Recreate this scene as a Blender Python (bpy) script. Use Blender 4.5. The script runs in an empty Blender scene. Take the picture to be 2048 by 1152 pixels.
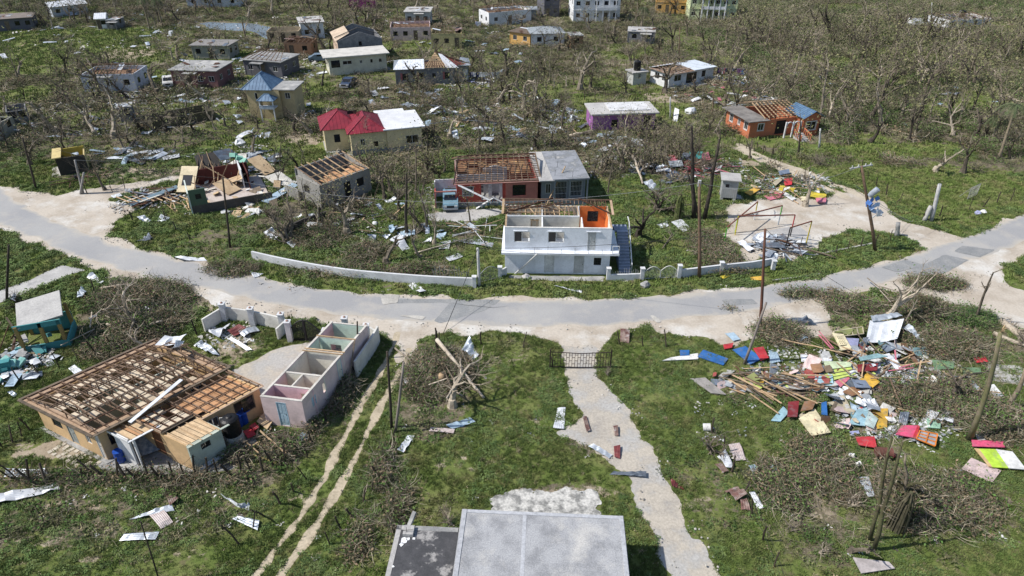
import bpy, math, random
import numpy as np
from mathutils import Matrix, Vector
R = math.radians
random.seed(7); rng = np.random.default_rng(7)
sc = bpy.context.scene
# ---------------------------------------------------------------- camera, sky, sun, exposure
CAM_H, PITCH, FPX = 33.0, R(31.7), 1366.0
cam_d = bpy.data.cameras.new('camera'); cam = bpy.data.objects.new('camera', cam_d)
sc.collection.objects.link(cam); sc.camera = cam
cam.location = (0, 0, CAM_H); cam.rotation_euler = (R(90) - PITCH, 0, 0)
cam_d.sensor_width = 36; cam_d.lens = 36 * FPX / 2048; cam_d.clip_end = 3000
SUN_EL, TO_SUN = R(49), Vector((-1, -0.13, 0)).normalized()
world = bpy.data.worlds.new('World'); sc.world = world; world.use_nodes = True
wn = world.node_tree.nodes; wn.clear()
sky = wn.new('ShaderNodeTexSky'); sky.sky_type = 'NISHITA'; sky.sun_disc = False
sky.sun_elevation = SUN_EL; sky.sun_rotation = math.atan2(TO_SUN.x, TO_SUN.y)
sky.altitude = 50; sky.air_density = 1.0; sky.dust_density = 1.0
bg = wn.new('ShaderNodeBackground'); bg.inputs[1].default_value = 0.115
wo = wn.new('ShaderNodeOutputWorld')
world.node_tree.links.new(sky.outputs[0], bg.inputs[0]); world.node_tree.links.new(bg.outputs[0], wo.inputs[0])
sd = bpy.data.lights.new('sun', 'SUN'); sd.energy = 4.4; sd.angle = R(0.53); sd.color = (1, 0.955, 0.89)
so = bpy.data.objects.new('sun', sd); sc.collection.objects.link(so)
tosun = Vector((TO_SUN.x * math.cos(SUN_EL), TO_SUN.y * math.cos(SUN_EL), math.sin(SUN_EL)))
so.rotation_euler = tosun.to_track_quat('Z', 'Y').to_euler(); so.location = (-60, 0, 80)
sc.view_settings.view_transform = 'Standard'; sc.view_settings.look = 'None'
sc.view_settings.exposure = 0.28; sc.view_settings.gamma = 1.0; sc.view_settings.use_curve_mapping = False
sc.cycles.max_bounces = 5; sc.cycles.diffuse_bounces = 3; sc.cycles.glossy_bounces = 2
sc.cycles.transparent_max_bounces = 6

# ---------------------------------------------------------------- where a pixel of the photograph meets the ground
_c, _s = math.cos(PITCH), math.sin(PITCH)
def P(px, py, z=0.0):
    u = (px - 1024) / FPX; v = (576 - py) / FPX
    t = (z - CAM_H) / (-_s + v * _c)
    return Vector((u * t, (_c + v * _s) * t, z))
def zat(bx, by, ty):                    # height of a point above ground point (bx,by) that shows at row ty
    y = P(bx, by).y; v = (576 - ty) / FPX
    return CAM_H + y * (-_s + v * _c) / (_c + v * _s)
def mpp(py):                            # metres per photo pixel at ground row py
    return 1 / ((py + 267) * 0.0258)

# ---------------------------------------------------------------- noise in numpy
_tab = rng.random((256, 256))
def vnoise(x, y):
    xi = np.floor(x).astype(int); yi = np.floor(y).astype(int); fx = x - xi; fy = y - yi
    fx = fx * fx * (3 - 2 * fx); fy = fy * fy * (3 - 2 * fy)
    g = lambda a, b: _tab[(xi + a) & 255, (yi + b) & 255]
    return (g(0,0)*(1-fx)+g(1,0)*fx)*(1-fy) + (g(0,1)*(1-fx)+g(1,1)*fx)*fy
def fbm(x, y, o=4, s=1.0):
    x = np.asarray(x, float) * s + 31.7; y = np.asarray(y, float) * s + 11.3; a = 0; w = 1; t = 0
    for i in range(o):
        a = a + w * vnoise(x, y); t += w; w *= .5; x = x * 2.03 + 5.1; y = y * 2.03 + 1.7
    return a / t

# ---------------------------------------------------------------- materials
def M(name, col, col2=None, s=.8, lo=.42, hi=.62, rough=.9, bump=.3, bs=7, metal=0, rnd=.1, fine=.18, spec=.3, col3=None, s3=.25, lo3=.55, hi3=.7, coords='pos'):
    m = bpy.data.materials.new(name); m.use_nodes = True; nt = m.node_tree; n = nt.nodes; L = nt.links.new
    b = n['Principled BSDF']; b.inputs['Roughness'].default_value = rough; b.inputs['Metallic'].default_value = metal
    b.inputs['Specular IOR Level'].default_value = spec
    if coords == 'pos': g = n.new('ShaderNodeNewGeometry').outputs['Position']
    else: g = n.new('ShaderNodeTexCoord').outputs['Object']
    def noise(sc_, det=5, ro=.6):
        t = n.new('ShaderNodeTexNoise'); t.inputs['Scale'].default_value = sc_; t.inputs['Detail'].default_value = det
        t.inputs['Roughness'].default_value = ro; L(g, t.inputs['Vector']); return t.outputs['Fac']
    def rng_(src, a, b_, c=0, d=1):
        r = n.new('ShaderNodeMapRange'); r.inputs[1].default_value = a; r.inputs[2].default_value = b_
        r.inputs[3].default_value = c; r.inputs[4].default_value = d; L(src, r.inputs[0]); return r.outputs[0]
    def mix(f, a, b_):
        x = n.new('ShaderNodeMix'); x.data_type = 'RGBA'; L(f, x.inputs[0])
        for i, v in ((6, a), (7, b_)):
            if isinstance(v, tuple): x.inputs[i].default_value = (*v, 1)
            else: L(v, x.inputs[i])
        return x.outputs[2]
    c = mix(rng_(noise(s), lo, hi), col, col2 or tuple(v * .8 for v in col))
    if col3: c = mix(rng_(noise(s3, 6, .65), lo3, hi3), c, col3)
    f = rng_(noise(bs, 4, .7), .3, .7, 1 - fine, 1 + fine)
    if rnd:
        oi = n.new('ShaderNodeObjectInfo'); r = rng_(oi.outputs['Random'], 0, 1, 1 - rnd, 1 + rnd)
        mu = n.new('ShaderNodeMath'); mu.operation = 'MULTIPLY'; L(f, mu.inputs[0]); L(r, mu.inputs[1]); f = mu.outputs[0]
    v = n.new('ShaderNodeVectorMath'); v.operation = 'SCALE'; L(c, v.inputs[0]); L(f, v.inputs['Scale'])
    L(v.outputs[0], b.inputs['Base Color'])
    if bump:
        bn = n.new('ShaderNodeBump'); bn.inputs['Strength'].default_value = bump; bn.inputs['Distance'].default_value = .05
        L(noise(bs * 1.3, 4), bn.inputs['Height']); L(bn.outputs[0], b.inputs['Normal'])
    return m
_m = {}
def mm(key, *a, **k):
    if key not in _m: _m[key] = M(key, *a, **k)
    return _m[key]
def paint(name, c, dirt=(.12, .10, .08), **k):      # painted wall with grime
    k = dict(dict(col3=tuple(a * .55 + b * .45 for a, b in zip(c, dirt)), s3=.9, lo3=.5, hi3=.8, fine=.08, rnd=.03, rough=.75, bump=.1), **k)
    return mm(name, c, tuple(v * .86 for v in c), **k)
CONC = mm('concrete', (.30, .30, .29), (.21, .21, .21), s=.7, col3=(.42, .41, .39), s3=.5, lo3=.5, hi3=.65, fine=.2, rnd=.06)
CONC2 = mm('pale_concrete', (.43, .42, .40), (.34, .33, .32), s=.5, col3=(.24, .24, .24), s3=.6, lo3=.58, hi3=.75, rnd=.05)
CONC3 = mm('dark_concrete', (.10, .10, .10), (.07, .07, .072), s=.9, col3=(.24, .23, .22), s3=.5, lo3=.52, hi3=.66, rnd=.05)
BLOCK = mm('grey_block', (.20, .20, .21), (.14, .145, .155), s=1.2, col3=(.28, .28, .28), s3=1.5, rnd=.04, bump=.3)
TIMB = mm('brown_timber', (.15, .098, .066), (.21, .145, .10), s=3, rnd=.35, rough=.85, fine=.25)
TIMBD = mm('dark_timber', (.065, .032, .022), (.10, .05, .03), s=3, rnd=.3)
TIMBL = mm('pale_timber', (.46, .33, .20), (.36, .25, .15), s=3, rnd=.22)
TIMBG = mm('weathered_timber', (.16, .125, .09), (.10, .08, .06), s=3, rnd=.3)
POST = mm('dark_post_wood', (.045, .036, .028), (.08, .062, .045), s=4, rnd=.4)
ZINC = mm('galvanised_zinc', (.50, .54, .58), (.38, .42, .47), s=1.6, metal=.35, rough=.42, rnd=.22, bump=0, fine=.08, col3=(.24, .20, .17), s3=1.2, lo3=.6, hi3=.75, spec=.5)
ZINCW = mm('white_zinc', (.68, .70, .72), (.56, .58, .61), s=1.6, metal=.1, rough=.4, rnd=.15, bump=0, fine=.06, spec=.5)
ZINCB = mm('dull_grey_zinc', (.17, .20, .24), (.10, .12, .15), s=1.5, metal=.3, rough=.5, rnd=.35, bump=0, col3=(.14, .09, .07), s3=1, spec=.5)
RUST = mm('rusty_zinc', (.13, .065, .055), (.24, .18, .155), s=2.2, metal=.15, rough=.7, rnd=.25, bump=0, col3=(.36, .33, .32), s3=1.6, lo3=.56, hi3=.66)
REDZ = mm('red_painted_zinc', (.19, .045, .045), (.13, .035, .035), s=2, rough=.5, rnd=.15, bump=0)
GLASS = mm('dark_glass', (.012, .015, .02), rough=.12, bump=0, rnd=.4, spec=.6)
VOID = mm('dark_interior', (.022, .02, .018), rnd=.3)  # near-black colour stands in for unlit insides
LOUV = mm('white_frame', (.62, .62, .60), rnd=.05, fine=.05, bump=0)
IRON = mm('black_iron', (.02, .02, .022), rough=.6, rnd=.1, bump=0)
WHITE = paint('white_wall', (.70, .71, .72))
BARK = mm('grey_brown_bark', (.165, .138, .105), (.095, .079, .060), s=2.5, rnd=.45, bump=.5, fine=.3)
BARKP = mm('pale_bark', (.38, .33, .26), (.24, .20, .155), s=2.5, rnd=.35, bump=.4, fine=.3)
BARKD = mm('dark_bark', (.065, .054, .043), (.036, .030, .025), s=2.5, rnd=.4, bump=.5)
GBARK = mm('mossy_bark', (.085, .085, .04), (.06, .05, .032), s=3, rnd=.2, bump=.5)

# ---------------------------------------------------------------- mesh builder
COL = sc.collection
class MB:
    def __init__(s): s.v = []; s.f = []; s.mi = []
    def add(s, vs, fs, mi=0):
        o = len(s.v); s.v += [tuple(v) for v in vs]; s.f += [tuple(i + o for i in f) for f in fs]; s.mi += [mi] * len(fs); return s
    def box(s, x0, y0, z0, x1, y1, z1, mi=0, X=None):
        vs = [Vector(p) for p in ((x0,y0,z0),(x1,y0,z0),(x1,y1,z0),(x0,y1,z0),(x0,y0,z1),(x1,y0,z1),(x1,y1,z1),(x0,y1,z1))]
        if X: vs = [X @ v for v in vs]
        return s.add(vs, [(0,3,2,1),(4,5,6,7),(0,1,5,4),(1,2,6,5),(2,3,7,6),(3,0,4,7)], mi)
    def bar(s, p, q, w=.08, h=None, mi=0):
        p = Vector(p); q = Vector(q); d = q - p; l = d.length; h = h or w
        return s.box(-w/2, -h/2, 0, w/2, h/2, l, mi, Matrix.Translation(p) @ zrot(d))
    def tube(s, pts, rad, n=5, mi=0, cap=True):
        o = len(s.v); k = len(pts); up = Vector((.31, .17, .93)); vs = []
        for i, p in enumerate(pts):
            d = (pts[min(i+1, k-1)] - pts[max(i-1, 0)]); d.normalize()
            a = d.cross(up if abs(d.dot(up)) < .95 else Vector((1, 0, 0))); a.normalize(); b = d.cross(a)
            for j in range(n):
                t = 6.2832 * j / n; vs.append(p + (a * math.cos(t) + b * math.sin(t)) * rad[i])
        fs = [(i*n+j, i*n+(j+1) % n, (i+1)*n+(j+1) % n, (i+1)*n+j) for i in range(k-1) for j in range(n)]
        if cap: fs += [tuple(range(n))[::-1], tuple(range((k-1)*n, k*n))]
        return s.add(vs, fs, mi)
    def prism(s, poly, ext, mi=0):      # polygon of 3D points pushed along ext
        n = len(poly); a = [Vector(p) for p in poly]; b = [p + Vector(ext) for p in a]
        return s.add(a + b, [tuple(range(n))[::-1], tuple(range(n, 2*n))] + [(i, (i+1) % n, n+(i+1) % n, n+i) for i in range(n)], mi)
    def mesh(s, name, mats):
        me = bpy.data.meshes.new(name); me.from_pydata(s.v, [], s.f)
        for m in (mats if isinstance(mats, (list, tuple)) else [mats]): me.materials.append(m)
        if any(s.mi): me.polygons.foreach_set('material_index', s.mi)
        me.update(); return me
    def build(s, name, mats, parent=None, smooth=False):
        me = s.mesh(name, mats)
        if smooth: me.polygons.foreach_set('use_smooth', [True] * len(me.polygons))
        return link(name, me, parent)
def zrot(d):
    return Vector(d).normalized().to_track_quat('Z', 'Y').to_matrix().to_4x4()
def link(name, me, parent=None, mat=None):
    o = bpy.data.objects.new(name, me); COL.objects.link(o)
    if parent: o.parent = parent
    if mat is not None: o.matrix_local = mat
    return o
def tag(o, label=None, cat=None, group=None, kind=None):
    for k, v in (('label', label), ('category', cat), ('group', group), ('kind', kind)):
        if v: o[k] = v
    return o
def empty(name, loc, rz, label, cat, group=None):
    o = bpy.data.objects.new(name, None); COL.objects.link(o); o.location = loc; o.rotation_euler = (0, 0, rz)
    o.empty_display_size = .3; return tag(o, label, cat, group)
_unit = {}
def ubox(mat):
    if mat.name not in _unit:
        _unit[mat.name] = MB().box(-.5, -.5, 0, .5, .5, 1).mesh('stick_' + mat.name, mat)
    return _unit[mat.name]
def stick(name, p, q, w, h, mat, parent=None, roll=0):      # a timber from p to q, its own object
    p = Vector(p); d = Vector(q) - p
    return link(name, ubox(mat), parent, Matrix.Translation(p) @ zrot(d) @ Matrix.Rotation(roll, 4, 'Z') @ Matrix.Diagonal((w, h, d.length, 1)))
def slabbox(name, x0, y0, z0, x1, y1, z1, mat, parent=None):
    return link(name, ubox(mat), parent, Matrix.Translation(((x0+x1)/2, (y0+y1)/2, z0)) @ Matrix.Diagonal((x1-x0, y1-y0, z1-z0, 1)))
# ---------------------------------------------------------------- ground, roads and paths
def wpoly(pts): return np.array([P(*p)[:2] for p in pts])
def sdf_poly(x, y, poly):               # positive inside
    d = np.full(x.shape, 1e9); ins = np.zeros(x.shape, bool); n = len(poly)
    for i in range(n):
        ax, ay = poly[i]; bx, by = poly[(i+1) % n]; ex, ey = bx-ax, by-ay
        t = np.clip(((x-ax)*ex + (y-ay)*ey) / (ex*ex + ey*ey + 1e-9), 0, 1)
        d = np.minimum(d, (x-ax-t*ex)**2 + (y-ay-t*ey)**2)
        c = ((ay > y) != (by > y)) & (x < (bx-ax) * (y-ay) / (by-ay + 1e-12) + ax); ins ^= c
    d = np.sqrt(d); return np.where(ins, d, -d)
def sdf_line(x, y, pts, w):
    d = np.full(x.shape, 1e9)
    for i in range(len(pts)-1):
        ax, ay = pts[i]; bx, by = pts[i+1]; ex, ey = bx-ax, by-ay
        t = np.clip(((x-ax)*ex + (y-ay)*ey) / (ex*ex + ey*ey + 1e-9), 0, 1)
        d = np.minimum(d, (x-ax-t*ex)**2 + (y-ay-t*ey)**2)
    return w - np.sqrt(d)
def smooth_line(pts, n=8):
    p = [np.array(q, float) for q in pts]; out = []
    for i in range(len(p)-1):
        a = p[max(i-1, 0)]; b = p[i]; c = p[i+1]; d = p[min(i+2, len(p)-1)]
        for k in range(n):
            t = k / n; out.append(.5*((2*b)+(-a+c)*t+(2*a-5*b+4*c-d)*t*t+(-a+3*b-3*c+d)*t**3))
    out.append(p[-1]); return out
road_up = [(-260,300),(-120,330),(0,373),(37,408),(75,430),(175,470),(250,493),(325,513),(400,526),(510,552),(600,573),(712,586),(850,599),(1024,602),(1224,600),(1349,590),(1474,579),(1536,571),(1636,556),(1761,526),(1846,503),(1926,475),(2048,430),(2200,368),(2400,290)]
road_lo = [(2500,330),(2300,392),(2200,425),(2048,482),(1986,507),(1886,535),(1811,555),(1711,580),(1636,593),(1536,617),(1399,632),(1299,643),(1174,651),(1024,651),(812,643),(662,626),(512,603),(400,577),(275,548),(200,528),(140,508),(75,478),(0,448),(-160,385),(-300,330)]
ROAD = wpoly(road_up + road_lo)
VERGE = wpoly([(-260,293),(-120,322),(0,366),(50,387),(110,391),(160,378),(262,368),(330,352),(380,350),(330,366),(262,382),(215,396),(240,398),(262,424),(222,446),(236,470),(285,492),(345,512),(440,534),(520,553),(610,573),(715,590),(850,596),(1024,597),(1224,597),(1349,589),(1474,578),(1536,573),(1636,560),(1761,529),(1836,508),(1858,499),(1838,486),(1800,472),(1745,462),(1655,478),(1640,496),(1590,520),(1500,520),(1462,480),(1445,440),(1460,415),(1500,400),(1560,400),(1640,398),(1680,388),(1720,388),(1775,413),(1815,446),(1880,463),(1935,474),(2048,428),(2200,363),(2400,285),
 (2550,340),(2200,470),(2048,515),(2016,530),(2016,560),(2030,578),(2048,586),(2160,640),(2300,700),(2200,740),(2048,664),(2011,650),(1960,630),(1900,606),(1860,590),(1800,584),(1730,589),(1660,603),(1645,640),(1668,668),(1560,672),(1500,682),(1440,690),(1400,672),(1349,661),(1290,656),(1235,664),(1205,676),(1196,705),(1128,705),(1112,690),(1080,672),(1056,664),(1000,664),(900,664),(850,674),(820,705),(800,740),(786,740),(800,700),(785,684),(745,668),(700,656),(650,646),(560,640),(470,625),(440,610),(400,592),(300,566),(215,552),(178,540),(130,512),(70,490),(0,462),(-160,398),(-320,342)])
DRIVE = wpoly([(1128,695),(1131,741),(1144,801),(1164,826),(1150,850),(1118,866),(1150,880),(1184,891),(1236,931),(1261,964),(1274,1014),(1296,1054),(1311,1101),(1339,1152),(1420,1290),(1560,1290),(1429,1139),(1399,1084),(1374,1026),(1341,976),(1311,921),(1284,876),(1264,846),(1219,783),(1196,741),(1196,695)])
YARD = wpoly([(585,688),(640,684),(612,715),(560,770),(522,800),(490,790),(466,742),(500,722),(540,700)])
APRON = wpoly([(186,925),(200,938),(260,948),(390,952),(470,940),(480,915),(520,880),(480,860),(300,880)])
FRONTAPRON = wpoly([(1020,552),(1210,553),(1205,563),(1110,562),(1018,556)])
REDAPRON = wpoly([(850,428),(900,420),(1000,418),(1010,424),(960,440),(900,444),(860,440)])
ROCK = wpoly([(985,1000),(1010,985),(1060,978),(1110,985),(1150,978),(1190,985),(1205,1010),(1200,1040),(985,1040),(978,1020)])
LANE = wpoly([(-200,640),(0,582),(60,560),(125,530),(155,536),(178,540),(140,549),(70,580),(0,606),(-200,690)])
TILEP = wpoly([(95,895),(130,883),(190,925),(185,940),(150,935)])
COURT = wpoly([(1565,455),(1600,452),(1622,470),(1625,488),(1590,494),(1530,494),(1500,470)])
rutL = [P(*q)[:2] for q in [(795,668),(789,688),(774,716),(752,763),(724,806),(699,858),(674,906),(652,951),(629,986),(599,1036),(562,1086),(517,1144),(400,1300)]]
rutR = [P(*q)[:2] for q in [(818,700),(809,726),(787,763),(763,810),(737,862),(712,914),(687,959),(667,994),(642,1034),(619,1071),(594,1106),(567,1144),(480,1280)]]
rutA = [P(*q)[:2] for q in [(1478,290),(1500,302),(1560,328),(1610,345),(1660,366),(1710,385),(1740,400)]]
rutB = [P(*q)[:2] for q in [(1470,296),(1500,310),(1545,331),(1600,354),(1650,376),(1690,394)]]
def nz(x, y, a, s, o=4): return (fbm(x, y, o, s) - .5) * 2 * a
def f_road(x, y): return sdf_poly(x, y, ROAD) + nz(x, y, .55, .5)
def f_verge(x, y): return sdf_poly(x, y, VERGE) + nz(x + 9, y, 1.3, .45, 5)
def f_drive(x, y): return sdf_poly(x, y, DRIVE) + nz(x, y + 5, .8, .7, 5)
def f_ruts(x, y):
    return np.maximum(sdf_line(x, y, rutL, .24), sdf_line(x, y, rutR, .24)) + nz(x, y, .30, .9, 4)
def f_ruts2(x, y):
    return np.maximum(sdf_line(x, y, rutA, .6), sdf_line(x, y, rutB, .6)) + nz(x, y, .45, .6)
def f_p(poly, a, s): return lambda x, y: sdf_poly(x, y, poly) + nz(x, y, a, s, 5)
def f_path3(x, y):
    l = [P(*q)[:2] for q in [(640,262),(600,268),(560,275),(520,285)]]
    m = [P(*q)[:2] for q in [(560,478),(500,500),(470,520)]]
    return np.maximum(sdf_line(x, y, l, 1.9), sdf_line(x, y, m, .3)) + nz(x, y, .9, .4)
def sheet(name, f, x0, x1, y0, y1, r, z, mat):      # a ground sheet with an irregular edge (marching squares)
    X = np.arange(x0, x1 + r, r); Y = np.arange(y0, y1 + r, r); gx, gy = np.meshgrid(X, Y); F = f(gx, gy)
    ny, nx = F.shape; pos = F > 0; V = []; FS = []; vid = {}
    def gv(i, j):
        k = (i, j)
        if k not in vid: vid[k] = len(V); V.append((X[j], Y[i], z))
        return vid[k]
    def ev(i, j, k, l):
        key = (i, j, k, l) if (i, j) < (k, l) else (k, l, i, j)
        if key not in vid:
            a, b = F[i, j], F[k, l]; t = a / (a - b)
            vid[key] = len(V); V.append((X[j] + (X[l]-X[j])*t, Y[i] + (Y[k]-Y[i])*t, z))
        return vid[key]
    cnt = pos[:-1, :-1].astype(int) + pos[1:, :-1] + pos[:-1, 1:] + pos[1:, 1:]
    for i, j in zip(*np.nonzero(cnt)):
        cs = [(i, j), (i, j+1), (i+1, j+1), (i+1, j)]; poly = []
        for a in range(4):
            p, q = cs[a], cs[(a+1) % 4]
            if pos[p]: poly.append(gv(*p))
            if pos[p] != pos[q]: poly.append(ev(*p, *q))
        if len(poly) > 2: FS.append(poly)
    me = bpy.data.meshes.new(name); me.from_pydata(V, [], FS); me.materials.append(mat); me.update()
    at_ = me.attributes.new('edge', 'FLOAT', 'POINT'); ed_ = np.zeros(len(V), np.float32)
    for k, i_ in vid.items():
        if len(k) == 2: ed_[i_] = F[k]
    at_.data.foreach_set('value', ed_); o = link(name, me); o['kind'] = 'structure'; return o
M_ROAD = mm('bleached_asphalt', (.285, .285, .288), (.345, .34, .33), s=.16, lo=.40, hi=.66, col3=(.42, .39, .345), s3=.35, lo3=.52, hi3=.80, fine=.09, bs=9, bump=.15, rnd=0)
def dusty(m, w, c1):                    # wind-blown lime dust along the edges
    nt = m.node_tree; n = nt.nodes; L = nt.links.new; b = n['Principled BSDF']; src = b.inputs['Base Color'].links[0].from_socket
    a = n.new('ShaderNodeAttribute'); a.attribute_name = 'edge'; g = n.new('ShaderNodeNewGeometry'); t = n.new('ShaderNodeTexNoise'); t.inputs['Scale'].default_value = .8; t.inputs['Detail'].default_value = 8; t.inputs['Roughness'].default_value = .7; L(g.outputs['Position'], t.inputs['Vector'])
    r = n.new('ShaderNodeMapRange'); r.inputs[1].default_value = .3; r.inputs[2].default_value = .7; r.inputs[3].default_value = -w; r.inputs[4].default_value = w; L(t.outputs['Fac'], r.inputs[0])
    s = n.new('ShaderNodeMath'); s.operation = 'ADD'; L(a.outputs['Fac'], s.inputs[0]); L(r.outputs[0], s.inputs[1]); q = n.new('ShaderNodeMapRange'); q.inputs[1].default_value = 0; q.inputs[2].default_value = w*1.3; q.inputs[3].default_value = .9; q.inputs[4].default_value = 0; L(s.outputs[0], q.inputs[0])
    x = n.new('ShaderNodeMix'); x.data_type = 'RGBA'; L(q.outputs[0], x.inputs[0]); L(src, x.inputs[6]); x.inputs[7].default_value = (*c1, 1); L(x.outputs[2], b.inputs['Base Color'])
dusty(M_ROAD, .38, (.42, .385, .33))
M_DIRT = mm('limestone_dirt', (.46, .41, .345), (.36, .31, .25), s=.35, col3=(.54, .52, .48), s3=.2, lo3=.5, hi3=.64, fine=.13, bs=5, bump=.35, rnd=0)
M_DRIVE = mm('worn_driveway', (.42, .38, .32), (.31, .285, .25), s=.6, col3=(.38, .37, .35), s3=.3, lo3=.48, hi3=.6, fine=.2, bs=6, bump=.45, rnd=0)
M_RUT = mm('sandy_rut', (.44, .375, .275), (.33, .28, .20), s=1.2, fine=.2, rnd=0)
sheet('verge', f_verge, -75, 110, 30, 110, .34, .010, M_DIRT)
sheet('road', f_road, -75, 110, 38, 110, .34, .016, M_ROAD)
sheet('driveway', f_drive, 0, 14, 18, 50, .16, .013, M_DRIVE)
sheet('dirt_track', f_ruts, -20, -6, 18, 48, .14, .012, M_RUT)
sheet('dirt_track', f_ruts2, 26, 52, 65, 100, .3, .013, mm('pale_rut', (.47, .41, .32), (.38, .33, .25), rnd=0))
sheet('yard_paving', f_p(YARD, .5, .6), -22, -8, 34, 50, .2, .012, M_DRIVE)
sheet('apron', f_p(APRON, .3, .8), -32, -12, 28, 40, .2, .012, CONC)
sheet('apron', f_p(FRONTAPRON, .2, .8), -2, 12, 50, 60, .2, .013, CONC)
sheet('apron', f_p(REDAPRON, .5, .6), -14, 2, 62, 72, .25, .012, CONC2)
sheet('rock_slab', f_p(ROCK, .7, 1.3), -3, 6, 24, 32, .12, .035, mm('weathered_slab', (.50, .49, .46), (.20, .20, .19), s=1.6, lo=.45, hi=.6, bump=.6, rnd=0, fine=.3))
sheet('lane', f_p(LANE, .15, .8), -75, -38, 44, 62, .3, .022, CONC2)
sheet('play_area', f_p(COURT, .2, .8), 20, 36, 58, 72, .25, .014, CONC2)
# asphalt patches, darker and lighter repairs in the road
for k, (q, c) in enumerate([([(797,598),(790,607),(880,606),(990,611),(1002,600)], 0), ([(905,600),(985,612),(968,622),(880,647),(868,642)], 0), ([(1440,600),(1455,612),(1515,608),(1505,598)], 0),
        ([(1810,545),(1865,558),(1940,520),(1890,510)], 0), ([(1906,503),(1960,515),(1990,500),(1925,492)], 0), ([(1760,535),(1795,545),(1850,530),(1812,520)], 0),
        ([(760,592),(766,610),(795,606),(800,590)], 1), ([(800,632),(845,640),(850,634),(805,630)], 1), ([(1300,632),(1312,646),(1322,645),(1308,631)], 1)]):
    poly = wpoly(q); mnx, mny = poly.min(0) - 1; mxx, mxy = poly.max(0) + 1
    sheet('road_patch', f_p(poly, .12, 1.2), mnx, mxx, mny, mxy, .2, .020 + k*.004, mm('patch_dark', (.215, .222, .225), (.26, .262, .258), rnd=.05) if c == 0 else mm('patch_light', (.46, .44, .40), rnd=.05))
# masks painted on the ground: (photo x, y, half width, half height, strength)
BROWN = [(300,620,110,50,1),(200,640,70,40,.8),(430,560,60,25,.7),(870,760,85,75,1),(820,560,150,25,.3),(640,420,100,60,.9),(560,450,80,40,.8),(900,470,110,40,.8),(1480,440,60,25,.6),(1450,500,60,25,.8),
 (1700,620,90,40,1),(1900,680,180,90,.7),(1700,900,100,50,.5),(1760,1000,120,80,.55),(1950,1000,120,90,.5),(1620,960,70,80,.8),(1560,940,60,80,.4),(1980,830,120,60,.75),(1420,990,80,70,.35),(1800,820,200,60,.7),(1500,780,90,60,.5),
 (150,1010,170,40,.6),(230,1060,220,50,.6),(400,1020,120,50,.5),(60,1060,80,50,.45),(520,930,60,50,.7),(670,840,30,70,.45),(1180,890,60,30,.6),(900,1000,60,40,.2),(1130,980,80,20,.6),(760,1060,40,60,.35),(1000,700,60,30,.2),
 (130,330,60,30,.4),(300,350,120,20,.5),(450,480,70,40,.6),(1330,330,100,40,.9),(1300,420,60,40,.5),(1560,350,60,20,.6),(1640,470,40,12,1),(1200,300,160,50,1),(800,340,90,30,.8),(700,240,150,40,.9),(1080,250,150,60,1),(1380,260,90,30,.6),(1220,430,40,30,.3),(1620,1080,60,60,.5),(30,980,40,20,.7),(1900,1090,100,50,.3)]
GREEN = [(60,72,90,13,1.3),(210,70,140,12,1.3),(90,103,190,28,1.4),(280,108,70,22,1.1),(200,92,120,8,1),(40,195,50,22,1),(300,155,70,12,.9),(340,60,80,10,.5),(460,115,60,12,.9),(540,150,40,20,.7),(610,180,45,20,1),(860,90,60,9,.8),(920,180,60,10,.9),(430,300,70,25,.9),(640,300,50,25,.7),(480,285,50,15,.9),(760,300,60,20,.5),(400,370,120,20,.8),(350,430,90,40,.9),
 (60,350,80,35,1),(60,510,90,50,1),(330,400,90,30,.7),(900,320,60,15,.4),(1250,105,60,14,.6),(1220,170,80,14,.5),(1310,205,80,30,.6),(1170,250,60,25,1),(1150,215,50,25,.7),(1340,240,60,15,.9),(1500,280,120,12,.6),(1700,300,110,20,.9),(1780,370,160,45,1),(1900,400,160,40,1),(1480,310,60,20,.8),(1420,180,60,10,.5),(1490,160,40,9,.6),(1740,280,60,15,.7),(1880,215,80,16,.8),(1650,120,60,14,.7),(1800,110,90,16,.8),(1950,200,70,20,.8),(1750,160,80,14,.7),(1560,230,50,10,.8),(1850,300,100,18,.8),(640,215,50,12,.8),(560,290,60,14,.8),(1080,190,60,14,.7),(980,260,60,12,.6),(350,215,80,12,.7),(130,240,70,14,.7),(450,215,50,10,.7),(1700,15,60,8,.6),(1950,25,60,9,.4),(1990,50,50,20,.4),(1480,360,30,12,.6),(1300,480,160,100,1),(700,520,220,60,1),(1100,570,300,30,1),(1700,500,140,30,1),(150,20,100,8,.4),(720,40,60,10,.3),(1330,170,40,8,.5),(1520,190,30,8,.4)]
DIRTB = [(255,107,75,14,.8),(620,275,60,14,.9),(760,320,80,16,.8),(330,345,120,10,.7),(270,350,80,8,.6),(900,415,60,14,.6),(780,345,60,12,.5),(1340,195,70,12,.8),(1490,325,40,8,.8),(1000,720,50,14,.45),(930,930,60,20,.35),(1070,850,40,14,.4),(600,1000,40,20,.4),(1400,1010,50,20,.35),(1640,1000,60,30,.45),(160,1010,80,16,.5),(90,1080,60,16,.5),(1640,470,30,10,.8),(120,900,90,25,.9),(60,900,50,22,.7),(480,690,60,30,.7),(440,720,60,30,.5),(1160,985,90,14,.6),(1640,665,60,20,.7),(1560,700,80,25,.25),(850,800,60,25,.35),(430,610,40,14,.6),(1330,265,70,8,.5),(620,600,30,10,.3),(1600,350,60,12,.5),(530,345,40,15,.6),(180,1120,30,12,.6),(380,1110,50,14,.4),(1180,880,50,20,.5),(1570,430,80,20,.9),(1760,735,60,30,.4)]
def wells(L):
    out = []
    for x, y, a, b, st in L:
        c = P(x, y); rx = a * mpp(y); ry = abs(P(x, y - b).y - P(x, y + b).y) / 2; out.append((c.x, c.y, rx, ry, st))
    return out
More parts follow.
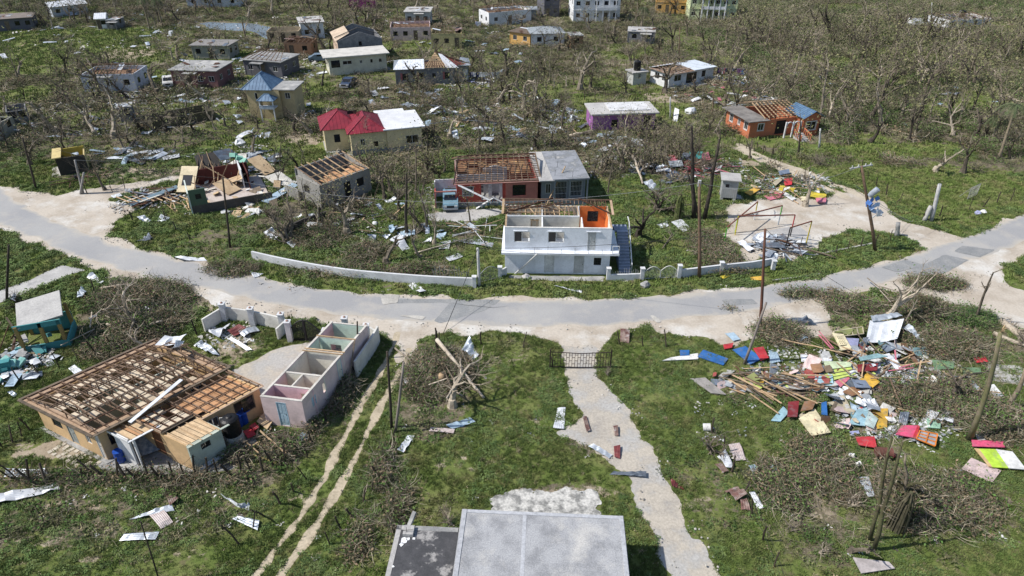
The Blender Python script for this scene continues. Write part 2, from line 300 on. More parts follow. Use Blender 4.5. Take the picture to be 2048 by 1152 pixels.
WB, WG, WD = wells(BROWN), wells(GREEN), wells(DIRTB)
def blobs(L, x, y):
    o = np.zeros(np.shape(x)); q = fbm(x, y, 4, .22) * 1.1 + fbm(x, y, 3, .9) * .35
    for cx, cy, rx, ry, st in L:
        d = np.sqrt(((x-cx)/rx)**2 + ((y-cy)/ry)**2) + (q - .72) * 1.3
        o = np.maximum(o, st * np.clip((1.15 - d) / .35, 0, 1))
    return o
FOREST = wpoly([(1400,60),(1500,130),(1560,200),(1640,230),(1660,290),(1800,300),(1860,330),(2048,350),(2300,330),(2500,0),(2400,-40),(1500,-40),(1380,0)])
def m_back(x, y):                       # how far the place has turned from lawn to storm-stripped scrub
    b = np.clip((y - 76) / 12, 0, 1) * (.62 + .5 * (fbm(x, y, 4, .05) - .5) * 2)
    return b
def m_green(x, y): return blobs(WG, x, y)
def m_brown(x, y):
    b = np.maximum(blobs(WB, x, y), m_back(x, y)); fo = np.clip(sdf_poly(x, y, FOREST) / 4 + .5, 0, 1)
    b = np.maximum(b, fo * .85) * (1 - .92 * m_green(x, y)); return np.clip(b, 0, 1)
def m_dirt(x, y): return blobs(WD, x, y)
u = np.linspace(-1, 1, 560); v = np.linspace(0, 1, 640)
vy = 8 * (290 / 8) ** v
gy, gu = np.meshgrid(vy, u, indexing='ij'); gx = gu * (38 + gy * .86)
inner_z = nz(gx, gy, .09, .8, 4)
flat = np.maximum.reduce([f_verge(gx, gy), f_road(gx, gy), f_drive(gx, gy), f_ruts(gx, gy), f_ruts2(gx, gy), sdf_poly(gx, gy, YARD), sdf_poly(gx, gy, APRON), sdf_poly(gx, gy, FRONTAPRON), sdf_poly(gx, gy, REDAPRON), sdf_poly(gx, gy, ROCK), sdf_poly(gx, gy, LANE), sdf_poly(gx, gy, COURT), sdf_poly(gx, gy, TILEP)])
gz = np.where(flat > -.6, -.0, inner_z * np.clip((-flat - .6) / 1.5, 0, 1) * .8)
gz = np.minimum(gz, .05)
me = bpy.data.meshes.new('ground'); ny_, nx_ = gx.shape
me.from_pydata(np.stack([gx, gy, gz], -1).reshape(-1, 3).tolist(), [], [(i*nx_+j, i*nx_+j+1, (i+1)*nx_+j+1, (i+1)*nx_+j) for i in range(ny_-1) for j in range(nx_-1)])
for nm, fn in (('brown', m_brown), ('dirt', m_dirt), ('green', m_green)):
    a = me.attributes.new(nm, 'FLOAT', 'POINT'); a.data.foreach_set('value', fn(gx, gy).ravel().astype(np.float32))
def ground_mat():
    m = bpy.data.materials.new('meadow'); m.use_nodes = True; nt = m.node_tree; n = nt.nodes; L = nt.links.new; b = n['Principled BSDF']
    b.inputs['Roughness'].default_value = .95; b.inputs['Specular IOR Level'].default_value = .1
    g = n.new('ShaderNodeNewGeometry').outputs['Position']
    def noise(s, d=6, r=.65):
        t = n.new('ShaderNodeTexNoise'); t.inputs['Scale'].default_value = s; t.inputs['Detail'].default_value = d; t.inputs['Roughness'].default_value = r
        L(g, t.inputs['Vector']); return t.outputs['Fac']
    def mr(src, a, b_, c=0., d=1.):
        r = n.new('ShaderNodeMapRange'); r.interpolation_type = 'SMOOTHSTEP'
        for i, v_ in enumerate((a, b_, c, d)): r.inputs[i+1].default_value = v_
        L(src, r.inputs[0]); return r.outputs[0]
    def mix(f, a, b_):
        x = n.new('ShaderNodeMix'); x.data_type = 'RGBA'; L(f, x.inputs[0])
        for i, v_ in ((6, a), (7, b_)):
            if isinstance(v_, tuple): x.inputs[i].default_value = (*v_, 1)
            else: L(v_, x.inputs[i])
        return x.outputs[2]
    def mth(op, a, b_):
        x = n.new('ShaderNodeMath'); x.operation = op
        for i, v_ in enumerate((a, b_)):
            if isinstance(v_, float): x.inputs[i].default_value = v_
            else: L(v_, x.inputs[i])
        return x.outputs[0]
    def at(k): a = n.new('ShaderNodeAttribute'); a.attribute_name = k; return a.outputs['Fac']
    grass = mix(mr(noise(.35), .4, .62), (.115, .155, .040), (.170, .188, .066))
    grass = mix(mr(noise(1.3), .52, .66), grass, (.15, .14, .07))
    grass = mix(mr(noise(5), .5, .75), grass, (.045, .068, .02))
    litter = mix(mr(noise(1.1), .38, .62), (.175, .148, .105), (.115, .098, .066))
    litter = mix(mr(noise(.5), .52, .66), litter, (.105, .118, .05))
    litter = mix(mr(noise(7), .5, .7), litter, (.27, .235, .18))
    dirt = mix(mr(noise(.8), .35, .65), (.40, .34, .26), (.27, .22, .16))
    bn = mth('ADD', at('brown'), mr(noise(.9, 7, .7), .3, .7, -.42, .42))
    c = mix(mr(bn, .38, .62), grass, litter)
    dn = mth('ADD', at('dirt'), mr(noise(1.4, 7, .7), .3, .7, -.4, .4))
    c = mix(mr(dn, .42, .66), c, dirt)
    L(c, b.inputs['Base Color'])
    bp = n.new('ShaderNodeBump'); bp.inputs['Strength'].default_value = .8; bp.inputs['Distance'].default_value = .12
    L(noise(4.5, 8, .75), bp.inputs['Height']); L(bp.outputs[0], b.inputs['Normal']); return m
M_GROUND = ground_mat()
me.materials.append(M_GROUND); me.polygons.foreach_set('use_smooth', [True]*len(me.polygons)); me.update()
tag(link('ground', me), kind='structure')
far = MB(); far.add([(-2500,-1500,-.3),(2500,-1500,-.3),(2500,3500,-.3),(-2500,3500,-.3)], [(0,1,2,3)])
tag(far.build('terrain', M_GROUND), kind='structure')
for pts_, w_ in (([(580,590),(592,586),(600,578),(614,574)], .02), ([(900,606),(930,611),(985,616),(1020,613)], .018)):
    g = MB(); q = [P(*p) + Vector((0, 0, .068)) for p in pts_]; vs = []
    for k in range(len(q)):
        for sg in (-1, 1): vs.append(q[k] + Vector((0, sg*w_*(1 if 0 < k < len(q)-1 else .2), 0)))
    g.add(vs, [(2*k, 2*k+2, 2*k+3, 2*k+1) for k in range(len(q)-1)]); tag(g.build('road_crack', mm('crack_tar', (.09,.09,.09), rnd=0)), kind='structure')
# the flooded pond at the upper left
pond = wpoly([(395,48),(440,60),(500,62),(545,84),(590,84),(600,72),(560,58),(520,50),(470,46),(420,44)])
wm = mm('pond_water', (.16, .19, .22), rough=.18, bump=.1, spec=.5, rnd=0)
sheet('water', f_p(pond, 1.5, .15), -135, -38, 128, 205, .8, .03, wm)
# ---------------------------------------------------------------- buildings
FOOT = []                               # world footprints, kept free of plants
class Bld:
    def __init__(s, name, label, cat, A, B=None, ang=None, z=0, group=None):
        A = P(*A) if not isinstance(A, Vector) else A
        if B is not None:
            B = P(*B) if not isinstance(B, Vector) else B; ang = math.atan2(B.y - A.y, B.x - A.x); s.W = (B - A).length
        s.A, s.ang = Vector((A.x, A.y, 0)), ang
        s.r = empty(name, (A.x, A.y, z), ang, label, cat, group); s.M = Matrix.Translation(s.A) @ Matrix.Rotation(ang, 4, 'Z')
    def foot(s, x0, y0, x1, y1, g=.2):
        FOOT.append([tuple((s.M @ Vector(p))[:2]) for p in ((x0-g, y0-g, 0), (x1+g, y0-g, 0), (x1+g, y1+g, 0), (x0-g, y1+g, 0))])
    def floor(s, x0, y0, x1, y1, mat=None, z=.06):
        slabbox('floor', x0+.02, y0+.02, -.02, x1-.02, y1-.02, z, mat or CONC, s.r)
    def wall(s, a, b, z0, z1, mat, ops=(), t=.15, gable=None, cap=None, name='wall'):
        a = Vector((*a, 0)); b = Vector((*b, 0)); L = (b - a).length; d = (b - a) / L; n = Vector((-d.y, d.x, 0))
        F = Matrix(((d.x, n.x, 0, a.x), (d.y, n.y, 0, a.y), (0, 0, 1, 0), (0, 0, 0, 1)))
        g = MB(); cut = sorted(ops); u = 0
        for o in cut:
            ou, oz, ow, oh = o[:4]
            if ou > u: g.box(u, 0, z0, ou, t, z1)
            if oz > z0: g.box(ou, 0, z0, ou + ow, t, oz)
            if oz + oh < z1: g.box(ou, 0, oz + oh, ou + ow, t, z1)
            u = ou + ow
        if u < L: g.box(u, 0, z0, L, t, z1)
        if gable: g.prism([(p[0], 0, p[1]) for p in gable], (0, t, 0))
        mats = [mat]
        if cap: g.box(-.01, -.01, z1, L + .01, t + .01, z1 + .03, 1); mats.append(cap)
        g.v = [tuple(F @ Vector(v)) for v in g.v]; w = g.build(name, mats, s.r)
        for o in cut: s.opening(F, o, t)
        return w
    def opening(s, F, o, t):
        u, z, w, h, k = o[:5]; g = MB(); f = .06
        if k == 'o': return
        fm = {'w': LOUV, 'g': LOUV, 'b': IRON, 'k': IRON, 't': TIMBG, 'y': LOUV}.get(k[0], LOUV)
        if k[0] in 'wbgktyWh':
            for q in ((u, z, u+w, z+f), (u, z+h-f, u+w, z+h), (u, z+f, u+f, z+h-f), (u+w-f, z+f, u+w, z+h-f)): g.box(q[0], .03, q[1], q[2], .09, q[3])
            if k[0] in 'wWh': g.box(u+w/2-.025, .035, z+f, u+w/2+.025, .085, z+h-f)
            if k[0] in 'W': g.box(u-.1, -.03, z-.1, u+w+.1, .0, z-.01); g.box(u-.1, -.03, z+h+.01, u+w+.1, 0, z+h+.1); g.box(u-.1, -.03, z-.01, u-.01, 0, z+h+.01); g.box(u+w+.01, -.03, z-.01, u+w+.1, 0, z+h+.01)
            if k[0] in 'gb':
                nb = max(3, int(w / .16))
                for i in range(1, nb): g.box(u + w*i/nb - .012, -.02, z+f, u + w*i/nb + .012, .01, z+h-f)
                for i in (1, 2): g.box(u+f, -.025, z + h*i/3 - .012, u+w-f, .015, z + h*i/3 + .012)
            g.v = [tuple(F @ Vector(v)) for v in g.v]; wo_ = g.build('window', fm, s.r)
            if k[0] == 'h':
                p = MB().box(u+f, .058, z+f, u+w*.46, .068, z+h-f); p.v = [tuple(F @ Vector(v)) for v in p.v]; p.build('pane', GLASS, wo_); return
            p = MB().box(u+f, .058, z+f, u+w-f, .068, z+h-f); p.v = [tuple(F @ Vector(v)) for v in p.v]; p.build('pane', GLASS, wo_)
        elif k[0] == 'd':
            dm = o[5] if len(o) > 5 else LOUV
            for q in ((u, z, u+.05, z+h), (u+w-.05, z, u+w, z+h), (u+.05, z+h-.05, u+w-.05, z+h)): g.box(q[0], -.01, q[1], q[2], .1, q[3])
            g.box(u+.05, .03, z, u+w-.05, .07, z+h-.05)
            for a, b in ((.12, .45), (.52, .92)):
                for e in (.12, .55): g.box(u+.05+(w-.1)*e, .02, z+(h)*a, u+.05+(w-.1)*(e+.33), .03, z+h*b)
            g.v = [tuple(F @ Vector(v)) for v in g.v]; do = g.build('door', dm, s.r)
            kb = MB().box(u+w-.16, -.02, z+h*.47, u+w-.11, .02, z+h*.5); kb.v = [tuple(F @ Vector(v)) for v in kb.v]; kb.build('handle', IRON, do)
        elif k[0] == 'v':                # recessed panel, painted near-black for the unlit interior
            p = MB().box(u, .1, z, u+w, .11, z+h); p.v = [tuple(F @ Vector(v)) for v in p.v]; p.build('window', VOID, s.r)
    def shell(s, x0, y0, x1, y1, z0, z1, mat, front=(), right=(), back=(), left=(), t=.15, cap=None, gab=None, inner=None):
        s.foot(x0, y0, x1, y1); t = t
        s.wall((x0, y0), (x1, y0), z0, z1, mat, front, t, cap=cap); s.wall((x1, y1), (x0, y1), z0, z1, inner or mat, back, t, cap=cap)
        g = None; D = y1 - y0 - 2*t
        if gab: g = [(0, z1), (D, z1), (D/2, z1 + gab)]
        s.wall((x1, y0+t), (x1, y1-t), z0, z1, mat, right, t, gable=g, cap=cap); s.wall((x0, y1-t), (x0, y0+t), z0, z1, mat, left, t, gable=g, cap=cap)
    def slab(s, x0, y0, x1, y1, z, mat=None, th=.14, o=.35, name='roof', kerb=False):
        g = MB().box(x0-o, y0-o, z, x1+o, y1+o, z+th)
        if kerb:
            X0, Y0, X1, Y1 = x0-o, y0-o, x1+o, y1+o
            for q in ((X0, Y0, X1, Y0+.14), (X0, Y1-.14, X1, Y1), (X0, Y0+.14, X0+.14, Y1-.14), (X1-.14, Y0+.14, X1, Y1-.14)): g.box(q[0], q[1], z+th, q[2], q[3], z+th+.05)
        return g.build(name, mat or CONC, s.r)
    def face(s, pts, mat, rib=.45, name='roof', th=.05, ribh=.035, par=None):
        pts = [Vector(p) for p in pts]; a, b = pts[0], pts[1]; e = (b - a).normalized(); nrm = e.cross(pts[2] - a).normalized()
        if nrm.z < 0: nrm = -nrm
        up = nrm.cross(e); up = up if (pts[2]-a).dot(up) > 0 else -up
        g = MB().prism(pts, -nrm * th)
        q = [((p-a).dot(e), (p-a).dot(up)) for p in pts]; n = len(q); mn = min(v[0] for v in q); mx = max(v[0] for v in q)
        if rib:
            x = mn + rib/2
            while x < mx:
                ts = []
                for i in range(n):
                    (x0, y0), (x1, y1) = q[i], q[(i+1) % n]
                    if (x0 - x) * (x1 - x) < 0: ts.append(y0 + (y1-y0)*(x-x0)/(x1-x0))
                if len(ts) >= 2 and max(ts) - min(ts) > .1:
                    g.bar(a + e*x + up*(min(ts)+.01) + nrm*ribh*.4, a + e*x + up*(max(ts)-.01) + nrm*ribh*.4, .05, ribh)
                x += rib
        return g.build(name, mat, par or s.r)
    def hip(s, x0, y0, x1, y1, z, h, mat, o=.4, rib=.45, skip=()):
        x0 -= o; x1 += o; y0 -= o; y1 += o; W = x1-x0; D = y1-y0; k = min(W, D)/2
        if W >= D: r0, r1 = (x0+k, y0+k, z+h), (x1-k, y0+k, z+h)
        else: r0, r1 = (x0+k, y0+k, z+h), (x0+k, y1-k, z+h)
        c = [(x0, y0, z), (x1, y0, z), (x1, y1, z), (x0, y1, z)]
        if W >= D: fs = [[c[0], c[1], r1, r0], [c[1], c[2], r1], [c[2], c[3], r0, r1], [c[3], c[0], r0]]
        else: fs = [[c[0], c[1], r0], [c[1], c[2], r1, r0], [c[2], c[3], r1], [c[3], c[0], r0, r1]]
        for i, f in enumerate(fs):
            f = [p for j, p in enumerate(f) if p != f[j-1]]
            if i not in skip: s.face(f, mat, rib, 'roof')
            else: s.frame(f[0], f[1], f[-1], f[-2] if len(f) > 3 else f[-1], int((Vector(f[1])-Vector(f[0])).length / .7), 6)
        for a, b in ((c[0], r0), (c[1], r1 if W >= D else r0), (c[2], r1), (c[3], r0 if W >= D else r1), (r0, r1)):
            if (Vector(a)-Vector(b)).length > .05: MB().bar(Vector(a)+Vector((0,0,.03)), Vector(b)+Vector((0,0,.03)), .14, .05).build('ridge_cap', mat, s.r)
    def frame(s, e0, e1, r0, r1, nr, npn, mat=None, pm=None, miss=.08, w=.07, jit=.03, rn='rafter', pn='purlin', hang=0.):
        e0, e1, r0, r1 = map(Vector, (e0, e1, r0, r1)); mat = mat or TIMB; pm = pm or mat
        for i in range(nr + 1):
            if random.random() < miss and 0 < i < nr: continue
            t = i / nr; p = e0.lerp(e1, t); q = r0.lerp(r1, t) if (r0-r1).length > .01 else r0
            if (q-p).length < .3: continue
            stick(rn, p - (q-p).normalized()*hang, q, w, w*1.6, mat, s.r)
        for j in range(npn + 1):
            t = j / max(1, npn); a = e0.lerp(r0, t); b = e1.lerp(r1, t)
            if (a-b).length < .4: continue
            off = Vector((0, 0, w*1.3)); k = a.lerp(b, random.uniform(0, .25)) if random.random() < miss*2 else a
            l = a.lerp(b, random.uniform(.6, 1)) if random.random() < miss*2 else b
            j_ = lambda: Vector((0, 0, random.uniform(-jit, jit)))
            stick(pn, k+off+j_(), l+off+j_(), w*.9, w*.8, pm, s.r)
WIN = lambda u, w=1.1, z=1.05, h=1.0, k='w': (u, z, w, h, k)
def wins(L, n, w=1.0, z=1.05, h=.95, k='w', door=None, jit=.0):
    out = []
    for i in range(n):
        c = L * (i + .5) / n
        if door == i: out.append((c-.45, .08, .9, 2.05, 'd', TIMBG))
        else: out.append((c - w/2, z, w, h, k))
    return out
def simple(name, label, A, B, D, h, wall, roof='slab', nf=3, ns=2, k='w', door=1, roofmat=None, group=None, plinth=None, rise=1.2, o=.35, storeys=1, cat='house', cap=None, rh=3):
    b = Bld(name, label, cat, A, B); W = b.W; b.floor(0, 0, W, D)
    for st in range(storeys):
        z0 = st * 2.8; hh = h if storeys == 1 else 2.7; f = [(u, z+z0, w_, h_, *r) for (u, z, w_, h_, *r) in wins(W, nf, k=k, door=door if st == 0 else None)]
        sd_ = [(u, z+z0, w_, h_, *r) for (u, z, w_, h_, *r) in wins(D-.3, ns, k=k)]
        b.shell(0, 0, W, D, z0, z0 + hh, wall, f, sd_, (), sd_, cap=cap, gab=rise if roof == 'gable' and st == storeys-1 else None)
        if st < storeys - 1: b.slab(0, 0, W, D, z0 + 2.7, wall, .1, .12, 'floor')
    H_ = (storeys-1)*2.8 + (h if storeys == 1 else 2.7) + (.03 if cap else 0)
    rm = roofmat or CONC
    if roof == 'slab': b.slab(0, 0, W, D, H_, rm, .14, o)
    elif roof == 'hip': b.hip(0, 0, W, D, H_, rise, rm, o)
    elif roof == 'gable':
        b.face([(-o, -o, H_), (W+o, -o, H_), (W+o, D/2, H_+rise+.05), (-o, D/2, H_+rise+.05)], rm); b.face([(-o, D+o, H_), (W+o, D+o, H_), (W+o, D/2, H_+rise+.05), (-o, D/2, H_+rise+.05)], rm)
    elif roof == 'frame':
        b.frame((0, 0, H_+.05), (W, 0, H_+.05), (0, D/2, H_+rise), (W, D/2, H_+rise), max(4, int(W/1.)), rh, miss=.15); b.frame((0, D, H_+.05), (W, D, H_+.05), (0, D/2, H_+rise), (W, D/2, H_+rise), max(4, int(W/1.)), rh, miss=.2)
        slabbox('ceiling', .2, .2, H_-.6, W-.2, D-.2, H_-.56, mm('ceiling_board', (.20, .12, .075), rnd=.2), b.r)
    if roof in ('slab', 'frame', 'mono'):
        rn = random.Random(len(label) * 7 + int(W * 10))
        for i in range(rn.randrange(3, 7)):
            x_, y_ = rn.uniform(.3, W-.3), rn.uniform(.2, D-.3); q_ = link('loose_sheet', ubox(rn.choice([ZINC, ZINCW, TIMBG, TIMBD, RUST, ZINCB])), b.r, Matrix.Translation((x_, y_, H_ + (.17 if roof == 'slab' else .5))) @ Matrix.Rotation(rn.uniform(0, 6), 4, 'Z') @ Matrix.Rotation(rn.gauss(0, .12), 4, 'X') @ Matrix.Diagonal((rn.uniform(.4, .9), rn.uniform(.8, 2.6), .03, 1)))
        for x_ in (-.02, W-.16): slabbox('pilaster', x_, -.06, 0, x_+.18, -.004, H_ - .05, wall, b.r)
        if rn.random() < .5:
            x0_ = W*rn.uniform(.15, .5); slabbox('porch_roof', x0_, -1.3, H_-.3, x0_+2.4, -.07, H_-.2, rm, b.r)
            for x_ in (x0_+.1, x0_+2.2): stick('porch_post', (x_, -1.2, 0), (x_, -1.2, H_-.3), .12, .12, wall, b.r)
    if roof == 'mono':
        b.frame((0, 0, H_+.05), (W, 0, H_+.05), (0, D, H_+.35), (W, D, H_+.35), max(4, int(W/.9)), rh, miss=.15)
    return b

def sec(b, dx):                         # slide the parts built since the last call along the house
    for o in b.r.children:
        if not o.get('_d'):
            o.matrix_basis = Matrix.Translation((dx, 0, 0)) @ o.matrix_basis; o['_d'] = 1
def skew(b, k):                         # the plan is not square: bake the skew into every part
    S = Matrix(((1, k, 0, 0), (0, 1, 0, 0), (0, 0, 1, 0), (0, 0, 0, 1)))
    def go(o):
        for c in list(o.children): go(c)
        if o.type == 'MESH':
            Mw = o.matrix_basis.copy(); o.data = o.data.copy(); o.data.transform(S @ Mw); o.matrix_basis = Matrix.Identity(4); o['_k'] = 1
    for c in list(b.r.children): go(c)
    for c in b.r.children_recursive:
        for k_ in ('_d', '_k'):
            if k_ in c: del c[k_]
# -- the big ochre house with its stripped roof, lower left
OCH = paint('ochre_wall', (.60, .41, .22)); PGRN = paint('pale_green_wall', (.46, .50, .42)); CEIL = mm('ceiling_panel', (.62, .54, .42), (.46, .38, .28), s=.9, rnd=.12, fine=.05)
CEILO = mm('orange_ceiling_board', (.52, .30, .16), (.42, .23, .12), s=.9, rnd=.16, fine=.1); SOFF = mm('soffit_board', (.42, .30, .21), (.34, .24, .16), rnd=.1)
b = Bld('ochre_house', 'large ochre house stripped to brown trusses and cream ceiling panels behind the post fence', 'house', P(187, 868, 2.7), ang=R(48.7)); OH = b
LX, LY = 8.9, 6.95
b.floor(0, 0, LX, LY, CONC)
b.shell(.3, .3, LX-.3, LY-.3, 0, 2.55, OCH, front=[(.5, 1, .9, 1, 'k'), (6.1, .9, 1.1, 1.2, 'w')], left=[(1.2, .9, 1.0, 1.15, 'k'), (2.75, .1, .75, 2.15, 'd', mm('grey_door', (.30, .32, .30), rnd=.1)), (4.6, .9, .5, 1.3, 'w'), (5.75, .08, .4, 2.3, 'd', LOUV)], back=wins(8, 3))
for q in ((-.15, -.15, LX+.15, .38), (-.15, LY-.38, LX+.15, LY+.15), (-.15, .38, .42, LY-.38), (LX-.42, .38, LX+.15, LY-.38)):
    slabbox('soffit', q[0], q[1], 2.58, q[2], q[3], 2.62, SOFF, b.r)
for (p, q) in (((-.2, -.2), (LX+.2, -.2)), ((LX+.2, -.2), (LX+.2, LY+.2)), ((LX+.2, LY+.2), (-.2, LY+.2)), ((-.2, LY+.2), (-.2, -.2))):
    stick('fascia', (*p, 2.7), (*q, 2.7), .20, .04, TIMBG, b.r, roll=0 if p[1] == q[1] else 0)
for i in range(int(LX/.74)):            # cream ceiling panels, some torn out
    for j in range(8):
        if random.random() < (.30 if i > 3 else .5): continue
        x = .5 + i*.69; y = .5 + j*.75
        if x > LX - .9: continue
        slabbox('ceiling_panel', x, y, 2.40 + random.uniform(-.02, .02), x + .60, y + .69, 2.43, CEIL, b.r)
for q in ((3.9, .5, 4.0, LY-.5), (.5, 3.4, LX-.5, 3.5)): slabbox('partition', *q[:2], 0, *q[2:], 2.3, PGRN, b.r)
nT = 13
for i in range(nT):                     # trusses across the short way
    x = .15 + (LX-.3)*i/(nT-1); rz = 3.5
    stick('bottom_chord', (x, .1, 2.66), (x, LY-.1, 2.66), .05, .10, TIMB, b.r)
    for a, c in (((x, -.1, 2.72), (x, LY/2, rz)), ((x, LY+.1, 2.72), (x, LY/2, rz))):
        if random.random() < .93: stick('rafter', a, c, .055, .11, TIMB, b.r)
    for k in (.28, .55, .8):
        for sgn in (0, 1):
            y = LY/2*k if not sgn else LY - LY/2*k; zt = 2.72 + (rz-2.72)*k
            if random.random() < .85: stick('truss_web', (x+.03, y, 2.68), (x+.03, y + random.uniform(-.15, .15), zt), .045, .07, TIMB if random.random() < .6 else TIMBD, b.r)
    if i % 2: stick('truss_web', (x+.03, LY/2*.55, 2.7), (x+.03, LY/2*.85, 3.4), .04, .06, TIMB, b.r)
for k in range(5):
    t = .04 + k/4*.93
    for sgn in (0, 1):
        y = LY/2*t if not sgn else LY - LY/2*t; z = 2.8 + (rz-2.72)*t
        x0, x1 = (-.1, LX+.1) if random.random() < .7 else (random.uniform(.3, 2), LX - random.uniform(0, 2))
        stick('purlin', (x0, y, z), (x1, y, z + random.uniform(-.03, .03)), .05, .05, TIMBD if k < 2 else TIMB, b.r)
sec(b, 0)
# lean-to wing on the right flank
b.foot(3.0, -4.9, 9.2, 0); b.floor(5.0, -3.3, 9.2, -.05)
b.wall((5.0, -3.3), (9.2, -3.3), 0, 2.35, OCH, [(.35, 1.0, .7, .9, 'w'), (2.2, .85, 1.5, 1.25, 't')]); b.wall((9.2, -3.15), (9.2, 0), 0, 2.35, OCH, [(1, 1, 1, 1, 'w')])
for i in range(7):
    for j in range(5): 
        if (i, j) in ((0, 0),): continue
        slabbox('ceiling_board', 5.1 + i*.58, -3.2 + j*.62, 2.2, 5.64 + i*.58, -2.62 + j*.62, 2.23, CEILO, b.r)
for i in range(8): stick('rafter', (5.05 + i*.59, -3.5, 2.42), (5.05 + i*.59, .02, 2.62), .05, .1, TIMB, b.r)
for j in range(5): stick('purlin', (4.9, -3.3 + j*.8, 2.52 + j*.045), (9.3, -3.3 + j*.8, 2.52 + j*.045), .05, .05, TIMB if j % 2 else TIMBD, b.r)
stick('fascia', (4.9, -3.52, 2.46), (9.4, -3.52, 2.46), .16, .04, SOFF, b.r); stick('fascia', (9.36, -3.5, 2.46), (9.36, 0, 2.6), .05, .16, SOFF, b.r)
sec(b, -.55)
# middle bay with pale panels
b.wall((3.0, -.1), (3.0, -2.6), 0, 2.3, OCH, [(1.3, .08, .85, 2.0, 'd', mm('brown_door', (.22, .10, .05), rnd=.1))], t=.12)
for i in range(4):
    for j in range(3):
        if (i, j) not in ((2, 1), (3, 2)): slabbox('ceiling_panel', 3.05 + i*.5, -2.5 + j*.78, 2.28, 3.48 + i*.5, -1.8 + j*.78, 2.31, CEIL, b.r)
for i in range(5): stick('joist', (3.0 + i*.5, -2.7, 2.42), (3.0 + i*.5, -.05, 2.42), .05, .09, TIMBD, b.r)
for j in range(4): stick('batten', (2.95, -2.65 + j*.8, 2.49), (5.05, -2.65 + j*.8, 2.49), .05, .05, TIMB, b.r)
stick('fascia', (2.9, -2.72, 2.4), (5.0, -2.72, 2.4), .22, .04, TIMBG, b.r); stick('fascia', (2.88, -2.7, 2.4), (2.88, -.2, 2.4), .05, .22, SOFF, b.r)
sec(b, -.6)
# front washroom block
b.wall((3.3, -4.9), (5.5, -4.9), 0, 2.2, PGRN, [(.75, 1.35, .62, .45, 'b')], t=.13); b.wall((5.5, -4.77), (5.5, -2.9), 0, 2.2, PGRN, t=.13)
b.wall((3.3, -2.8), (3.3, -4.77), 0, 2.2, OCH, t=.13)
for i in range(7): slabbox('ceiling_board', 3.35 + i*.3, -4.8, 2.21, 3.61 + i*.3, -2.9, 2.235, mm('tan_board', (.60, .44, .27), rnd=.12), b.r)
for i, x in enumerate((3.5, 4.1, 4.75, 5.3)): stick('batten', (x, -5.1, 2.27), (x + .15*(i % 2), -2.75, 2.29), .06, .05, TIMBL, b.r)
stick('fascia', (3.2, -5.02, 2.2), (6.0, -5.02, 2.2), .16, .05, PGRN, b.r)
sec(b, -1.0)
# porch bay
b.wall((1.3, -1.6), (1.3, -.2), 0, 2.3, WHITE, t=.12); b.wall((1.3, -.12), (3.0, -.12), 0, 2.3, OCH, [(.4, 1.1, .9, .5, 'v')], t=.1)
for i in range(4): slabbox('ceiling_board', 1.3 + i*.42, -1.8, 2.32, 1.66 + i*.42, -.1, 2.345, CEILO if i % 2 else mm('tan_board', (.6, .44, .27)), b.r)
for x in (1.25, 1.9, 2.6): stick('batten', (x, -1.9, 2.4), (x, -.05, 2.46), .06, .06, TIMBL, b.r)
stick('fascia', (1.0, -1.95, 2.36), (3.0, -1.95, 2.36), .16, .05, WHITE, b.r); stick('fascia', (1.02, -1.9, 2.36), (1.02, 0, 2.4), .05, .16, WHITE, b.r)
stick('porch_post', (1.35, -1.85, 0), (1.35, -1.85, 2.3), .12, .12, WHITE, b.r)
sec(b, -.3); skew(b, -.25)

# -- pink roofless house
PK = paint('pink_wall', (.74, .58, .56)); PKI = paint('rose_inner_wall', (.78, .52, .55)); CRM = paint('cream_inner_wall', (.76, .74, .63)); GRN = paint('mint_inner_wall', (.60, .76, .65)); LB = mm('light_blue_door', (.42, .56, .64), rnd=.02, bump=0)
b = Bld('pink_house', 'narrow pink roofless house with cream and green rooms open to the sky', 'house', P(520, 793, 2.5), ang=R(-9.9)); b.floor(0, 0, 3.1, 9.2, CONC2)
FOOT.append([tuple((b.M @ Vector(p))[:2]) for p in ((-.2, -.2, 0), (3.2, -.2, 0), (4.3, 9.4, 0), (.9, 9.4, 0))])
sk = lambda y: .13 * y                  # the long walls run slightly askew to the end wall
cp = mm('grey_wall_top', (.56, .53, .48), rnd=.05)
b.wall((0, 0), (3.0, 0), 0, 2.5, PK, [(1.05, .08, .72, 2.1, 'd', LB)], cap=cp)
b.wall((3.0, .15), (3.0 + sk(9.3), 9.3), 0, 2.5, PK, [(.9, 1.1, .5, .8, 'd', LB), (2.35, 1.2, .4, .8, 'o'), (4.4, .5, .6, 1.9, 'd', LB)], cap=cp)
b.wall((sk(9.3), 9.3), (0, .15), 0, 2.5, PKI, [(1.5, 1, .8, 1, 'o'), (5, .1, .8, 2, 'o')], cap=cp)
for y, m1, ops in ((1.3, PKI, [(1.9, .1, .7, 1.9, 'o')]), (2.75, CRM, []), (5.45, CRM, []), (7.2, GRN, [(.8, 1, .9, .9, 'o')]), (9.15, GRN, [])):
    b.wall((sk(y)+.15, y), (3.0 + sk(y), y), 0, 2.46, m1, ops, t=.13, cap=cp, name='partition')
b.wall((1.75, 2.75), (1.55, 1.43), 0, 2.44, CRM, t=.1, name='partition', cap=cp)
for (y0, y1, m1) in ((2.9, 5.42, CRM), (5.6, 7.15, GRN)):
    for x in (.158, 2.98): b.wall((x + sk(y0), y0), (x + sk(y1), y1), .05, 2.45, m1, t=.012 if x < 1 else .012, name='plaster')
